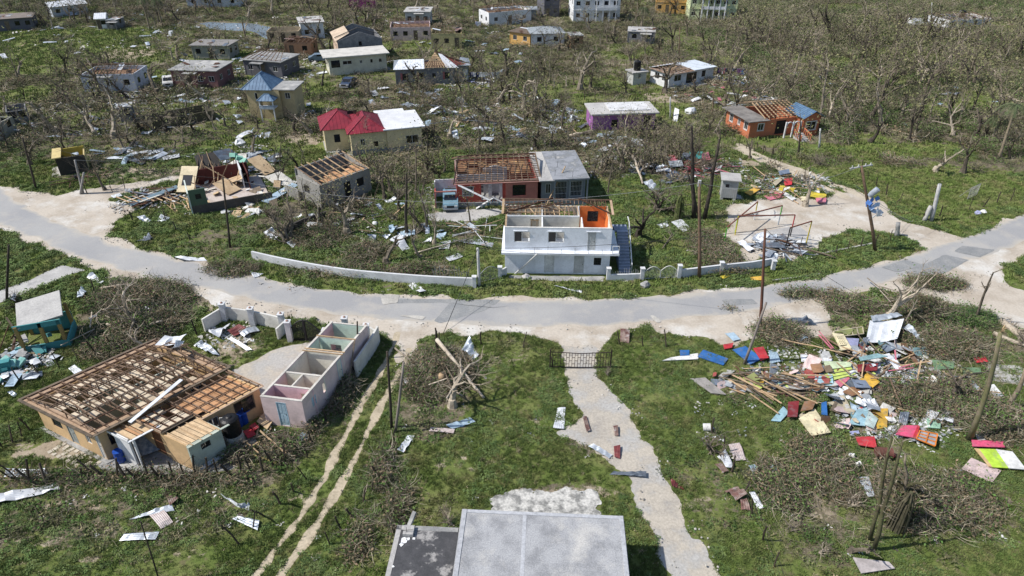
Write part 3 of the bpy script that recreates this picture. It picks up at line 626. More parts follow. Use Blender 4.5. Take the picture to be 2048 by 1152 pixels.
for i in range(26):
    y = random.uniform(.4, 8.6); x = sk(y) + random.uniform(.4, 2.6); stick('fallen_lath', (x, y, .12), (x + random.uniform(-.5, .5), y + random.uniform(-.6, .6), random.uniform(.1, .7)), random.uniform(.06, .25), .04, random.choice([TIMBG, TIMBL, TIMBD, WHITE]), b.r)
for y in (5.3, 5.58, 7.25): stick('wall_plate', (sk(y)-.05, y, 2.56), (3.1 + sk(y), y, 2.56), .09, .07, TIMBL, b.r)
stick('rafter', (3.1+sk(7), 7.1, 2.56), (3.7+sk(5), 4.7, 1.1), .09, .07, TIMBG, b.r)

# -- white two storey house in the centre
WB_ = paint('bluish_white_wall', (.72, .75, .80), lo3=.58, hi3=.85); ORI = paint('orange_inner_wall', (.72, .20, .05)); GRYI = paint('grey_inner_wall', (.56, .54, .49))  # blue tint puts the facade's bluish shade into the white
b = Bld('white_house', 'two storey white house with its roof gone and an orange room showing', 'house', (1010, 546), (1217, 549)); b.floor(0, 0, 9.85, 4.9)
W = 9.85
DG = mm('worn_white_door', (.52, .53, .52), rnd=.1)
b.foot(0, -.6, 12.2, 5)
b.wall((0, 0), (W, 0), 0, 2.35, WB_, [(3.7, .1, .95, 1.95, 'd', DG), (6.5, .1, .95, 1.95, 'd', DG), (8.35, 1.0, .7, .8, 'b')])
b.wall((W, .15), (W, 4.75), 0, 2.35, WB_, [(1, 0.1, 1, 2, 'v')]); b.wall((0, 4.75), (0, .15), 0, 2.35, WB_); b.wall((W, 4.9), (0, 4.9), 0, 2.35, WB_)
MB().box(-.3, -.62, 2.352, W+.75, 5.0, 2.53).build('floor_slab', WB_, b.r)
b.wall((0, 0), (W, 0), 2.53, 4.85, WB_, [(.85, 3.35, 1.5, 1.1, 'h'), (4.0, 3.35, 1.5, 1.1, 'h'), (7.65, 2.56, .75, 1.95, 'd', DG)], cap=mm('pale_wall_top', (.66, .64, .60), rnd=.03))
for u0 in (.8, 3.95, 7.5): MB().box(u0, -.1, 4.5, u0+1.3, -.005, 4.56).build('window_hood', WB_, b.r)
b.wall((W, .15), (W, 4.75), 2.53, 4.85, CRM, cap=TIMBL, name='side_wall'); b.wall((0, 4.75), (0, .15), 2.53, 4.85, WB_, [(1.2, 3.4, 1, 1, 'o')], cap=TIMBL, name='side_wall')
b.wall((W, 4.9), (0, 4.9), 2.53, 4.85, GRYI, [(3.3, 3.1, 1.4, 1.2, 'o'), (7.2, 3.2, 1.2, 1.0, 'o')])
b.wall((7.1, 2.35), (7.1, .2), 2.53, 4.8, CRM, t=.1, name='partition', cap=WHITE); b.wall((3.4, 4.7), (3.4, .2), 2.53, 4.8, CRM, t=.1, name='partition', cap=WHITE)
b.wall((.15, 2.4), (6.9, 2.4), 2.53, 4.8, GRYI, [(2.2, 2.56, .8, 2, 'o')], t=.1, name='partition', cap=WHITE)
b.wall((6.9, 4.6), (6.9, 2.45), 2.53, 4.9, CRM, t=.1, name='partition', cap=WHITE)
b.wall((7.15, 4.55), (9.65, 4.55), 2.53, 4.95, ORI, [(.75, 3.35, 1.05, 1.1, 'b')], t=.1, name='orange_wall')
b.wall((9.66, 4.5), (9.66, 2.4), 2.53, 4.7, ORI, t=.08, name='orange_wall')
for i in range(13): stick('stud', (.4 + i*.52, 4.55, 2.6), (.4 + i*.52, 4.55, 4.9), .06, .06, TIMBL, b.r)
for z in (3.4, 4.2): stick('noggin', (.2, 4.52, z), (6.8, 4.52, z), .06, .06, TIMBL, b.r)
for i in range(15):
    x = .5 + i*.46; stick('ceiling_joist', (x, 2.5, 4.92), (x + random.uniform(-.15, .15), random.choice((4.6, 4.6, 3.6)), 4.98), .06, .09, random.choice((TIMB, TIMBL, TIMB)), b.r)
for z in (2.9, 3.6, 4.2): stick('batten', (.2, z, 5.03), (random.uniform(4.5, 6.8), z + .1, 5.03), .07, .04, TIMBL, b.r)
for i in range(7): stick('loose_rafter', (random.uniform(.3, 6.5), random.uniform(2.6, 4.4), 5.05), (random.uniform(.3, 6.8), random.uniform(3.2, 5.0), 5.2), .08, .06, random.choice((TIMB, TIMBD, TIMBL)), b.r)
stick('brace', (4.6, 4.3, 5.2), (6.6, 3.0, 4.3), .09, .06, TIMBL, b.r); stick('brace', (2.9, 2.6, 4.8), (2.2, 3.9, 5.1), .08, .05, TIMBL, b.r)
for i in range(6): stick('rafter', (-.1 + i*.42, 2.9 + i*.30, 4.95 + i*.03), (-.1 + i*.42, 5.2, 5.25), .07, .13, TIMBD, b.r)
for i in range(4): stick('purlin', (-.15, 3.3 + i*.5, 5.1 + i*.06), (.2 + i*1.2, 3.3 + i*.5 + i*.15, 5.1 + i*.06), .06, .06, TIMB, b.r)
for i in range(18): stick('rafter', (2.6 + i*.4, 4.6, 5.1), (2.6 + i*.4, 5.25, 5.2), .06, .10, TIMB, b.r)
stick('hip_rafter', (-.2, 2.7, 4.95), (4.5, 5.2, 5.5), .07, .14, TIMBD, b.r); stick('hip_rafter', (7.0, 5.2, 5.5), (10.0, 2.9, 4.95), .07, .14, TIMBD, b.r)
for i in range(6): stick('rafter', (7.6 + i*.4, 4.9 - i*.25, 5.2), (7.6 + i*.4, 5.3, 5.3), .06, .12, TIMBD, b.r)
stick('ridge_board', (-.3, 5.25, 5.32), (10.2, 5.25, 5.32), .05, .14, TIMB, b.r)
stick('barge_board', (-.3, 2.7, 4.95), (-.3, 5.3, 5.3), .22, .05, TIMBL, b.r); stick('barge_board', (10.15, 2.7, 4.95), (10.15, 5.3, 5.3), .22, .05, SOFF, b.r)
stick('wall_plate', (.1, 2.46, 4.88), (7, 2.46, 4.88), .1, .06, WHITE, b.r)
st = MB(); SM = mm('blue_grey_stair', (.24, .28, .36), rnd=.03)
for i in range(14): st.box(10.85, .1 + i*.3, -.0, 11.95, .4 + i*.3, .18 * (i+1))
st.box(9.87, 4.3, 2.35, 11.95, 5.6, 2.53); b_st = st.build('stair', SM, b.r)
for i in range(14): slabbox('step', 10.87, .08 + i*.3, .18*(i+1), 11.93, .40 + i*.3, .18*(i+1)+.03, mm('stair_tread', (.34, .38, .46), rnd=.08), b_st)
for i in range(8): stick('baluster', (12.0, .2 + i*.6, .2 + .36*i if i < 7 else 2.5), (12.0, .2 + i*.6, 1.0 + .36*i if i < 7 else 3.3), .05, .05, WHITE, b.r)
stick('handrail', (12.0, .2, 1.0), (12.0, 4.4, 3.4), .07, .07, WHITE, b.r); stick('handrail', (12.0, 4.4, 3.4), (12.0, 5.6, 3.4), .07, .07, WHITE, b.r)
for x in (9.95, 10.55): stick('baluster', (x, -.5, 2.53), (x, -.5, 3.3), .05, .05, WHITE, b.r)
stick('handrail', (9.95, -.5, 3.3), (10.55, -.5, 3.3), .05, .05, WHITE, b.r)
for i in range(7): stick('reinforcing_bar', (1.5 + i*1.25, -.55, 2.53), (1.5 + i*1.25, -.55, 2.95 + .15*(i % 3)), .025, .025, IRON, b.r)

# -- red house with a bare roof frame, and the grey slab-roofed house against it
RED = paint('red_wall', (.37, .065, .05)); RED2 = paint('faded_red_wall', (.42, .16, .13))
b = Bld('red_house', 'red house whose rusty brown rafters stand bare beside the grey slab roof', 'house', (915, 415), (1075, 408)); W = b.W; b.floor(0, 0, W, 7.2)
b.shell(0, .05, W, 7.2, 0, 3.0, RED, front=[(.6, 1.3, 1.3, 1.2, 'g'), (2.75, .7, 2.4, 2.0, 'o'), (6.3, 1.15, 1.5, 1.3, 'b')], left=wins(6.8, 2), right=(), cap=mm('faded_pink_cap', (.36, .25, .22)))
MB().box(5.5, -.03, .6, W-.02, .045, 2.95).build('render_patch', RED2, b.r).hide_render = False
MB().box(-.02, -.05, 0, W, .04, .55).build('plinth', CONC, b.r)
bb = b
# cut the patch where the barred window stands
bpy.data.objects.remove([o for o in b.r.children if o.name.startswith('render_patch')][0])
g = MB(); 
for q in ((5.5, .6, 6.28, 2.95), (7.82, .6, W-.02, 2.95), (6.28, .6, 7.82, 1.13), (6.28, 2.47, 7.82, 2.95)): g.box(q[0], -.03, q[1], q[2], .045, q[3])
g.build('render_patch', RED2, b.r)
b.wall((.2, 2.2), (5.6, 2.2), 0, 3.0, WHITE, [(2.6, .1, .9, 2, 'o'), (3.9, .1, .9, 2, 'o')], t=.1, name='partition')
b.wall((3.2, 3.4), (6.0, 3.4), 0, 3.2, WHITE, [(.4, 1.9, .5, .7, 'v'), (1.8, 1.9, .5, .7, 'v')], t=.1, name='partition', gable=[(0, 3.2), (2.8, 3.2), (1.4, 3.55)])
for i in range(7):
    for j in range(4):
        if random.random() < .75 and not (2 < i < 5 and j < 1): slabbox('ceiling_board', .3 + i*1.22, 2.6 + j*1.1, 2.78, 1.4 + i*1.22, 3.6 + j*1.1, 2.81, mm('burnt_ceiling', (.22, .11, .055), (.40, .24, .11), s=1.3, lo=.5, rnd=.3), b.r)
b.frame((-.3, -.35, 3.0), (W+.3, -.35, 3.0), (.5, 5.2, 4.1), (W+.3, 5.2, 4.1), 14, 15, TIMB, TIMB, miss=.06, w=.075)
b.frame((-.3, 7.5, 3.0), (W+.3, 7.5, 3.0), (.5, 5.2, 4.1), (W+.3, 5.2, 4.1), 14, 4, TIMB, TIMBD, miss=.2, w=.075)
stick('barge_board', (-.35, -.4, 3.05), (.4, 5.2, 4.2), .05, .2, TIMBG, b.r); stick('barge_board', (W+.36, -.4, 3.05), (W+.36, 5.2, 4.2), .05, .2, TIMBG, b.r)
stick('fascia', (-.3, -.42, 2.98), (W+.3, -.42, 2.98), .16, .04, mm('faded_pink_board', (.40, .22, .19)), b.r)
stick('gable_board', (.2, -.5, 2.95), (3.6, -1.9, 1.55), .32, .05, WHITE, b.r)
# carport walls
b.wall((-2.5, 2.6), (-2.5, 0), 0, 1.3, WHITE, t=.12, name='carport_wall', cap=RED); b.wall((-.0, 3.4), (-2.5, 3.4), 0, 2.1, WHITE, t=.12, name='carport_wall')
b.wall((-2.5, 3.4), (-2.5, 2.6), 0, 2.1, WHITE, t=.12, name='carport_wall'); stick('beam', (-2.5, 0, 2.0), (-.1, 0, 2.0), .14, .14, RED2, b.r); stick('post', (-2.45, .05, 0), (-2.45, .05, 2.0), .14, .14, RED2, b.r); stick('post', (-.1, .0, 0), (-.1, .0, 2.0), .14, .14, RED, b.r)
b.foot(-2.6, -.2, 0, 3.5)
# fallen blue and white porch gable, leaning on the front
g = Bld('porch_gable', 'fallen blue and white fretwork gable leaning against the red house front', 'gable', (988, 418), ang=R(3))
gm = mm('blue_fretwork', (.10, .24, .30), rnd=.1)
for sgn in (-1, 1):
    stick('barge_board', (sgn*2.0, 0, .1), (0, .4, 1.25), .28, .06, WHITE, g.r)
    for i in range(8):
        t = (i+.5)/8; x = sgn*2.0*(1-t); stick('fretwork', (x, .15+.3*t, .1 + 1.05*t), (x, .1+.3*t, -.35 + 1.05*t), .12, .04, gm if i % 2 else WHITE, g.r)
b = Bld('slab_house', 'grey concrete house with a flat stained slab roof against the red house', 'house', (1082, 406), (1168, 402)); W = 5.1; b.floor(0, -1.3, W, 7.2)
BG = paint('blue_grey_wall', (.24, .26, .28))
b.shell(0, .1, W, 7.4, 0, 3.1, BG, front=[(.5, 1.1, .6, 1.2, 'w'), (1.55, .3, 1.45, 2.2, 'g'), (3.25, .6, 1.5, 1.9, 'g')], right=wins(7, 2))
MB().box(-.4, -1.2, 3.1, 1.3, 7.9, 3.22).build('roof_strip', CONC2, b.r); b.slab(1.32, -.9, W, 7.6, 3.13, mm('stained_slab', (.24, .25, .27), (.14, .15, .16), s=.8, lo=.45, hi=.58, col3=(.40, .39, .37), s3=.8, lo3=.55, hi3=.7), .16, .45 if False else .2)
for q in ((1.5, 0), (2.2, 2.5), (3.4, -.6), (.9, 3), (2.4, 5), (.4, 1)): stick('reinforcing_bar', (q[0], q[1], 3.2), (q[0]+.05, q[1], 4.0), .025, .025, IRON, b.r)
b.wall((1.3, -1.2), (W+.1, -1.2), 0, .7, BG, t=.1, name='porch_wall')
for x in (1.35, 3.1, W): stick('porch_post', (x, -1.0, 0), (x, -1.0, 3.1), .16, .16, BG, b.r)
stick('fallen_downpipe', (.2, -1.6, .1), (2.9, 1.2, 3.9), .1, .1, TIMBL, b.r)

# -- grey shed with pale rafters
b = Bld('grey_shed', 'unfinished grey block building with pale rafters over open rooms behind pruned trees', 'house', (646, 419), (735, 385)); W = 7.0; D = 4.6; b.floor(0, 0, W, D)
GW = paint('grey_render', (.30, .29, .27))
b.shell(0, 0, W, D, 0, 2.9, GW, front=[(.9, 1.2, .9, 1.0, 'o'), (3.2, .1, .9, 2.1, 'v'), (5, 1.1, 1, 1, 'v')], left=[(1.2, 1.2, 1.1, 1.0, 'v')], gab=.0001)
for x in (0, W-.15): b.wall((x+.15, D-.2) if x == 0 else (x, .2), (x+.15, .2) if x == 0 else (x, D-.2), 2.9, 2.92, GW, gable=[(0, 2.92), (D-.4, 2.92), (0 if x == 0 else D-.4, 3.75)], name='gable_wall', t=.14)
b.wall((W, D), (0, D), 2.9, 3.7, BLOCK)
for i in range(9): stick('rafter', (.2 + i*.82, -.3, 2.98), (.2 + i*.82, D+.2, 3.85), .07, .12, TIMBL if i % 3 else TIMB, b.r)
for i in range(4): stick('purlin', (-.1, .6 + i*1.1, 3.2 + i*.2), (W+.1 - (i == 2)*3, .6 + i*1.1, 3.2 + i*.2), .05, .05, TIMBL if i < 2 else TIMBG, b.r)
for i in range(6): slabbox('ceiling_board', 1 + i*.95, .4, 2.8, 1.85 + i*.95, 1.5 + (i % 3)*.5, 2.83, CEILO, b.r)
b2 = Bld('block_wall', 'low half-fallen grey wall running left of the unfinished block building', 'wall', (572, 392), (600, 402)); b2.wall((0, 0), (b2.W, 0), 0, 1.4, GW); b2.foot(0, 0, b2.W, .2)

# -- yellow house with the red hip roof
YW = paint('yellow_wall', (.62, .53, .32)); RRF = mm('red_metal_roof', (.25, .028, .045), (.19, .024, .038), s=1.2, rough=.5, bump=0, rnd=.03, fine=.06)
b = Bld('yellow_house', 'yellow house with a red hipped metal roof and a white flat-roofed wing', 'house', (706, 312), (845, 297)); W = b.W; b.floor(-3.4, 0, W, 7)
b.shell(0, 0, 4.7, 7.2, 0, 3.1, YW, front=[(1.2, 1.3, .6, .9, 'w'), (2.9, 1.0, .6, .7, 'k')], left=[(5.6, 1.1, .7, 1.2, 'k')])
b.shell(-3.2, 2.6, -.02, 7.8, 0, 3.1, YW, front=[(1.2, 1.2, .8, 1.1, 'k')], left=[(1.3, 1.1, .8, 1.1, 'k'), (3.3, 1.2, .6, 1.0, 'w')])
b.shell(4.72, -.3, W, 6.8, 0, 3.1, YW, front=[(2.5, 1.0, 1.7, 1.15, 'w')], right=wins(6.5, 2, k='k'))
MB().box(-.02, -.04, 0, 4.68, -.002, .7).build('plinth', BG, b.r); MB().box(4.7, -.34, 0, W+.02, -.302, .7).build('plinth', BG, b.r)
b.hip(0, 0, 4.4, 6.6, 3.12, 1.5, RRF, .45, .5); b.hip(-3.2, 2.6, 1.2, 7.9, 3.13, 1.75, RRF, .45, .5, skip=())
b.slab(4.8, 0, W, 6.6, 3.14, mm('white_painted_slab', (.62, .63, .64), (.52, .53, .55), s=.5, rnd=.02), .15, .5); b.slab(4.4, 6.2, 8.2, 8.3, 3.12, mm('white_painted_slab', (.6, .6, .6)), .12, .2)
MB().box(.3, 5.0, 4.15, 1.6, 5.06, 4.6).build('roof_gap', IRON, b.r)  # black panel painted as the dark of an opening in the roof
for i in range(4): stick('exposed_batten', (1.0 + i*.1, 4.2 - i*.3, 4.75 - i*.1), (2.4 + i*.1, 4.5 - i*.3, 4.3 - i*.1), .1, .06, TIMBD, b.r)
# -- two storey house with the blue hip roof
BLR = mm('blue_metal_roof', (.075, .135, .22), (.11, .19, .29), s=1.2, rough=.5, bump=0, rnd=.05)
b = Bld('blue_roofed_house', 'two storey tan house under a steel-blue hip roof with a little blue porch roof', 'house', (503, 236), (567, 237)); TAN = paint('tan_wall', (.46, .37, .21)); W = b.W
b.shell(0, 0, W, 5, 0, 4.4, TAN, front=[(1.2, 2.9, 1.0, 1.0, 'w'), (1.6, .8, .7, .9, 'w')], left=[(2, 2.9, 1, 1, 'w')], right=[(1.5, 2.9, 1, 1, 'w')])
b.hip(-.2, 0, 3.6, 5, 4.42, 1.9, BLR, .45, .5); b.slab(3.8, .2, 7.2, 4.8, 4.3, CONC, .14, .2); b.shell(W+.02, .6, 7.0, 4.6, 0, 4.28, TAN, front=[(.6, 2.9, .8, .9, 'w')])
b.hip(2.4, -1.6, 4.4, -.2, 3.2, .8, BLR, .3, .5)
for x in (2.4, 4.4): stick('porch_post', (x, -1.6, 0), (x, -1.6, 3.2), .16, .16, WHITE, b.r)
b.slab(2.3, -1.7, 4.5, -.1, 1.9, WHITE, .15, 0, 'balcony'); MB().box(2.3, -1.75, 2.05, 4.5, -1.68, 2.5).build('parapet', mm('pale_blue_wall', (.40, .47, .55)), b.r); b.foot(2.3, -1.8, 4.5, 0)
# -- grey block house with the torn hip roof
b = Bld('block_house', 'long grey block house whose torn zinc hip roof shows a grid of pale battens', 'house', (794, 172), (910, 168)); W = b.W
pinkw = mm('pink_shutter', (.33, .12, .12))
b.shell(0, 0, W, 6, 0, 2.9, BLOCK, front=[(1.1, 1.0, 1.0, 1.1, 'k'), (4.0, 1.0, .8, 1.1, 'k'), (6.3, 1.3, .6, .7, 'k'), (8.5, 1.0, .8, 1.1, 'k')], left=wins(5.5, 2, k='k'))
b.shell(W+.02, 1.6, 12.8, 6, 0, 2.9, BG, front=[(1.6, .1, .8, 2, 'd', WHITE)], right=wins(4, 1, k='k'))
for x in (1.1, 4.0, 8.5): MB().box(x-.35, -.02, .9, x-.01, .0-.001, 2.2).build('shutter', pinkw, b.r)
for x in (0, 3.2, 6.0, W-.2): MB().box(x-.1, -.05, 0, x+.1, -.001, 2.9).build('pilaster', BLOCK, b.r)
b.face([(-.4, -.4, 2.92), (5.0, -.4, 2.92), (5.0, 3, 3.8), (.6, 3, 3.8)], ZINCW); b.face([(-.4, -.4, 2.92), (-.4, 6.4, 2.92), (.6, 3, 3.8)], ZINC)
b.frame((5.0, -.3, 2.95), (9.0, -.3, 2.95), (7.0, 3.0, 4.8), (7.0, 3.0, 4.8), 8, 7, TIMBL, TIMBL, miss=.03, w=.08)
b.face([(8.8, -.4, 2.95), (11.0, -.4, 2.95), (8.2, 3.0, 4.6), (7.6, 3.0, 4.7)], ZINCW); b.frame((9, 6.3, 2.95), (13, 2, 3.0), (7.2, 3.2, 4.8), (8, 3.0, 4.7), 7, 4, TIMB, TIMBD, w=.1)
b.face([(11.0, .9, 2.95), (13.2, 1.0, 2.95), (13.2, 6, 3.0), (11.6, 5, 3.5)], ZINC)
for i in range(9): b.face([(9.4 + i*.35, -.1 + i*.2, 3.05), (9.65 + i*.35, -.1 + i*.2, 3.05), (8.2 + i*.3, 3.0, 4.5 - i*.13), (8.0 + i*.3, 3.0, 4.5 - i*.13)], TIMBD if i % 2 else REDZ, 0, 'loose_board')
slabbox('ceiling', .2, .2, 2.6, W-.2, 5.8, 2.64, mm('dark_ceiling', (.09, .05, .03)), b.r)
# -- cream slab-roofed house with the grey gable block behind it
CRW = paint('cream_wall', (.58, .56, .46))
b = Bld('cream_house', 'long cream house with a flat white slab roof and louvre windows on a rise', 'house', (661, 152), (775, 142)); W = b.W
b.shell(0, 0, W, 5.5, 0, 3.2, CRW, front=[(.4, 1.4, 1.6, 1.3, 'k'), (2.5, 1.8, 1.7, .7, 'w'), (5.6, 1.8, .5, .6, 'w'), (7.6, 1.8, .4, .6, 'k'), (9.2, 1.8, .5, .6, 'k')], left=[(1, 1.2, 1, 1.4, 'k'), (3, 1.2, 1, 1.4, 'k')])
b.slab(-.3, 0, W, 5.5, 3.25, mm('pale_slab', (.52, .50, .46)), .18, .6)
b = Bld('gable_building', 'grey block gable building with a peach side wall behind the cream slab-roofed house', 'house', (680, 126), (768, 119)); W = b.W
b.foot(0, 0, W, 9); b.wall((0, 0), (W, 0), 0, 4.1, BLOCK, [(W/2-.3, 3.6-.6, .6, .8, 'k')], gable=[(0, 4.1), (W, 4.1), (W/2, 5.6)]); b.wall((0, 9), (0, .15), 0, 4.1, paint('peach_wall', (.60, .45, .34)), wins(8, 3, z=2.2, k='k')); b.wall((W, .15), (W, 9), 0, 4.1, BLOCK)
b.wall((W, 9), (0, 9), 0, 4.1, BLOCK, gable=[(0, 4.1), (W, 4.1), (W/2, 5.6)]); DK = mm('dark_roof_sheet', (.07, .065, .06), rnd=.1)
b.face([(-.4, -.2, 4.15), (-.4, 9.2, 4.15), (W*.3, 9.2, 5.2), (W*.3, 1.5, 5.2)], mm('peach_board', (.50, .40, .30)), 0, 'ceiling'); stick('barge_board', (-.3, 2, 4.4), (W/2, 2, 6.0), .3, .1, DK, b.r); stick('barge_board', (W/2, 2, 6.0), (W+.3, 2, 4.4), .3, .1, DK, b.r)
# -- orange house on the right
ORW = paint('orange_wall', (.50, .17, .085))
b = Bld('orange_house', 'orange house with open pale rafters and a small blue gable in front', 'house', (1496, 277), ang=R(16)); 
b.shell(0, 0, 8.6, 6.2, 0, 2.5, ORW, front=[(1.3, 1.0, .9, 1.0, 'W'), (4.2, .2, 1.6, 2.0, 'v')], left=[(.8, 1.0, .8, 1.1, 'W'), (3.0, 1.2, .5, .7, 'W'), (4.6, 1.0, .8, 1.1, 'W')])
b.slab(-.5, -.5, 2.5, 6.6, 2.52, mm('grey_shingle', (.22, .205, .19), (.14, .13, .12), rnd=.05), .1, .15); b.foot(5, -3, 10, 0)
b.frame((2.2, -.1, 2.7), (8.8, -.1, 2.7), (2.6, 4.2, 3.7), (8.2, 4.2, 3.7), 9, 8, TIMBL, TIMB, miss=.1, w=.08); b.frame((2.2, 7.4, 2.7), (8.8, 7.4, 2.7), (2.6, 4.2, 3.7), (8.2, 4.2, 3.7), 9, 6, TIMBG, TIMBL, miss=.1, w=.08)
b.shell(7.6, -1.4, 10.4, 2.4, 0, 2.75, ORW, front=[(.6, .9, 1.6, 1.2, 'W')], t=.14)
b.wall((10.4, -1.4), (10.4, -1.38), 0, 2.75, ORW)
b.face([(7.2, -1.9, 2.78), (7.2, 2.8, 2.78), (9.0, 2.8, 3.7), (9.0, -1.9, 3.7)], BLR); b.face([(10.8, -1.9, 2.78), (10.8, 2.8, 2.78), (9.0, 2.8, 3.7), (9.0, -1.9, 3.7)], BLR)
b.wall((7.6, -1.36), (10.4, -1.36), 2.75, 2.77, ORW, gable=[(0, 2.77), (2.8, 2.77), (1.4, 3.55)], t=.1, name='gable_wall')
for x in (5.0, 6.2, 7.4): stick('arch_column', (x, -1.2, 0), (x, -1.2, 2.3), .18, .18, WHITE, b.r)
for i in range(2):
    a = MB()
    for k in range(9):
        t0, t1 = math.pi*k/9, math.pi*(k+1)/9; cx = 5.6 + i*1.2; a.bar((cx + .5*math.cos(t0), -1.2, 1.75 + .5*math.sin(t0)), (cx + .5*math.cos(t1), -1.2, 1.75 + .5*math.sin(t1)), .12)
    a.build('arch', WHITE, b.r)
for i in range(5): slabbox('step', 6.2, -3.6 + i*.38, 0, 7.6, -3.2 + i*.38, .14*(i+1), CONC2, b.r)
for sx in (6.1, 7.7):
    for i in range(5): stick('baluster', (sx, -3.5 + i*.4, .1 + i*.1), (sx, -3.5 + i*.4, .9 + i*.1), .1, .1, ORW, b.r)
    stick('handrail', (sx, -3.6, .9), (sx, -1.8, 1.4), .12, .1, ORW, b.r)
# -- purple house
PUR = paint('purple_wall', (.33, .13, .36))
b = Bld('purple_house', 'low purple house under a long pale slab roof', 'house', (1184, 262), (1308, 258)); W = b.W
b.shell(0, 0, W, 4.6, 0, 2.45, PUR, front=[(2.8, .5, .9, 1.1, 'k'), (7.6, .3, 1.2, 1.8, 'v')], left=[(2, 1, .8, 1, 'w')]); b.slab(0, -.3, W, 4.6, 2.47, CONC2, .2, .35)
MB().box(2.6, .5, 2.675, W-.6, 4.4, 2.80).build('roof_screed', mm('white_screed', (.62, .62, .63)), b.r)
# -- white house with a torn blue-white roof, its cistern house and tank
b = Bld('white_bungalow', 'white bungalow with torn blue-white roofing beside a line of washing', 'house', (1336, 177), (1424, 161)); W = b.W
b.shell(0, 0, W, 4.9, 0, 2.45, WHITE, front=[(1.2, 1.0, 1.6, 1.1, 'w'), (4.0, .3, 2.4, 1.8, 'k'), (7.6, 1.0, .9, 1.1, 'k')], left=[(1.0, 1.0, 1.1, 1.1, 'w'), (2.9, 1, 1.0, 1.1, 'w')])
b.slab(-.3, -.6, 5.2, 5, 2.46, mm('stripped_ceiling', (.24, .15, .10), (.34, .30, .27), s=.8), .08, .1)
b.slab(5.6, -.2, W, 5.0, 2.46, mm('blue_white_roof', (.50, .55, .60)), .12, .3); 
b.face([(-.3, 5.2, 2.6), (5, 5.4, 2.6), (5, 3.2, 3.1), (.4, 3.4, 3.1)], ZINCW)
for i in range(7): stick('rafter', (.2 + i*.8, -.4, 2.6), (.4 + i*.7, 4.6, 3.0), .08, .1, TIMB, b.r)
for i in range(10): stick('broken_board', (random.uniform(0, 4), random.uniform(0, 2.5), 2.62), (random.uniform(1, 5.5), random.uniform(0, 3.5), 2.9), .16, .04, TIMBG if i % 2 else TIMBL, b.r)
b.slab(.5, -1.6, 7.5, -.1, 0, CONC2, .2, .1, 'veranda')
b = Bld('cistern_house', 'small white block hut with a slab roof carrying the black water tank', 'hut', (1265, 171), (1291, 168)); W = b.W
b.shell(0, 0, W, 2.2, 0, 2.1, paint('pale_grey_wall', (.48, .49, .47)), front=[(1.0, 1.0, .6, .9, 'g')]); b.slab(0, 0, W, 2.2, 2.12, CONC2, .16, .3)
def tank(x, y, z, rad, h, label, mat=None):
    m = mat or mm('black_plastic', (.012, .012, .013), rough=.45, bump=0, rnd=.05); g = MB(); pr = []
    for k in range(9): pr += [(rad, h*.85*k/9), (rad, h*.85*(k+.8)/9), (rad*.965, h*.85*(k+.85)/9), (rad*.965, h*.85*(k+.95)/9)]
    pr += [(rad*.96, h*.88), (rad*.7, h*.95), (rad*.32, h*.98)]
    g.tube([Vector((0, 0, q[1] + .0001*i)) for i, q in enumerate(pr)], [q[0] for q in pr], 22)
    o = g.build('water_tank', m); o.location = (x, y, z); tag(o, label, 'water tank')
    l = MB(); l.tube([Vector((0, 0, h*.97)), Vector((0, 0, h*1.0)), Vector((0, 0, h*1.03))], [rad*.34, rad*.34, rad*.2], 14); l.build('lid', m, o)
    p = MB(); p.tube([Vector((-rad*.6, 0, h*.94)), Vector((-rad*1.05, 0, h*.92)), Vector((-rad*1.06, 0, h*.2))], [.03]*3, 5); p.build('pipe', LOUV, o)
q = b.M @ Vector((W*.5, 1.1, 0)); tank(q.x, q.y, 2.28, .62, 1.7, 'black water tank on the slab roof of the small white hut')
# -- outhouse beside the painted debris
b = Bld('outhouse', 'tall grey wooden outhouse on blocks with a white slab roof beside coloured planks', 'shed', (1440, 400), ang=R(-12)); TG = paint('grey_board', (.33, .34, .34))
g0 = .35
for x in (.1, 1.5):
    for y in (.1, 1.6): slabbox('block', x-.12, y-.12, 0, x+.2, y+.2, g0, CONC, b.r)
b.shell(0, 0, 1.75, 1.9, g0, 2.5, TG, front=[(.35, 1.6, .4, .42, 'k')], right=[(.4, g0+.05, .75, 1.85, 'd', TG)], t=.08)
for i in range(8): slabbox('board', .02 + i*.215, -.03, g0, .21 + i*.215, -.004, 1.5, TG, b.r)
b.slab(0, 0, 1.75, 1.9, 2.5, CONC2, .1, .25)
for i in range(3): slabbox('step', 1.8 + i*.3, .3, 0, 2.08 + i*.3, 1.4, .34 - i*.11, CONC, b.r)
# -- small yellow ruin by the left road
b = Bld('yellow_ruin', 'small roofless yellow building with a dark side wall beside the dirt track', 'ruin', (122, 352), (165, 345)); YR = paint('ruin_yellow', (.60, .48, .22)); W = b.W + .8
b.wall((0, 0), (W, 0), 0, 2.2, mm('sooty_wall', (.045, .04, .035), rnd=.05)); b.foot(-.2, 0, W, 3.6)  # this wall is near-black, far darker than the yellow ones
b.wall((0, 3.4), (0, .15), 0, 2.3, YR, [(.5, .4, .7, 1.4, 'v'), (1.6, .1, .9, 1.9, 'v')]); b.wall((W, .15), (W, 3.4), 0, 2.0, YR); b.wall((W, 3.55), (0, 3.55), 0, 2.3, paint('deep_yellow', (.42, .33, .06)), [(.8, .8, .9, .9, 'o')])
b.slab(0, 0, .4, 3.4, 2.32, YR, .12, .3); b.floor(-1, 0, W, 3.6, CONC2)
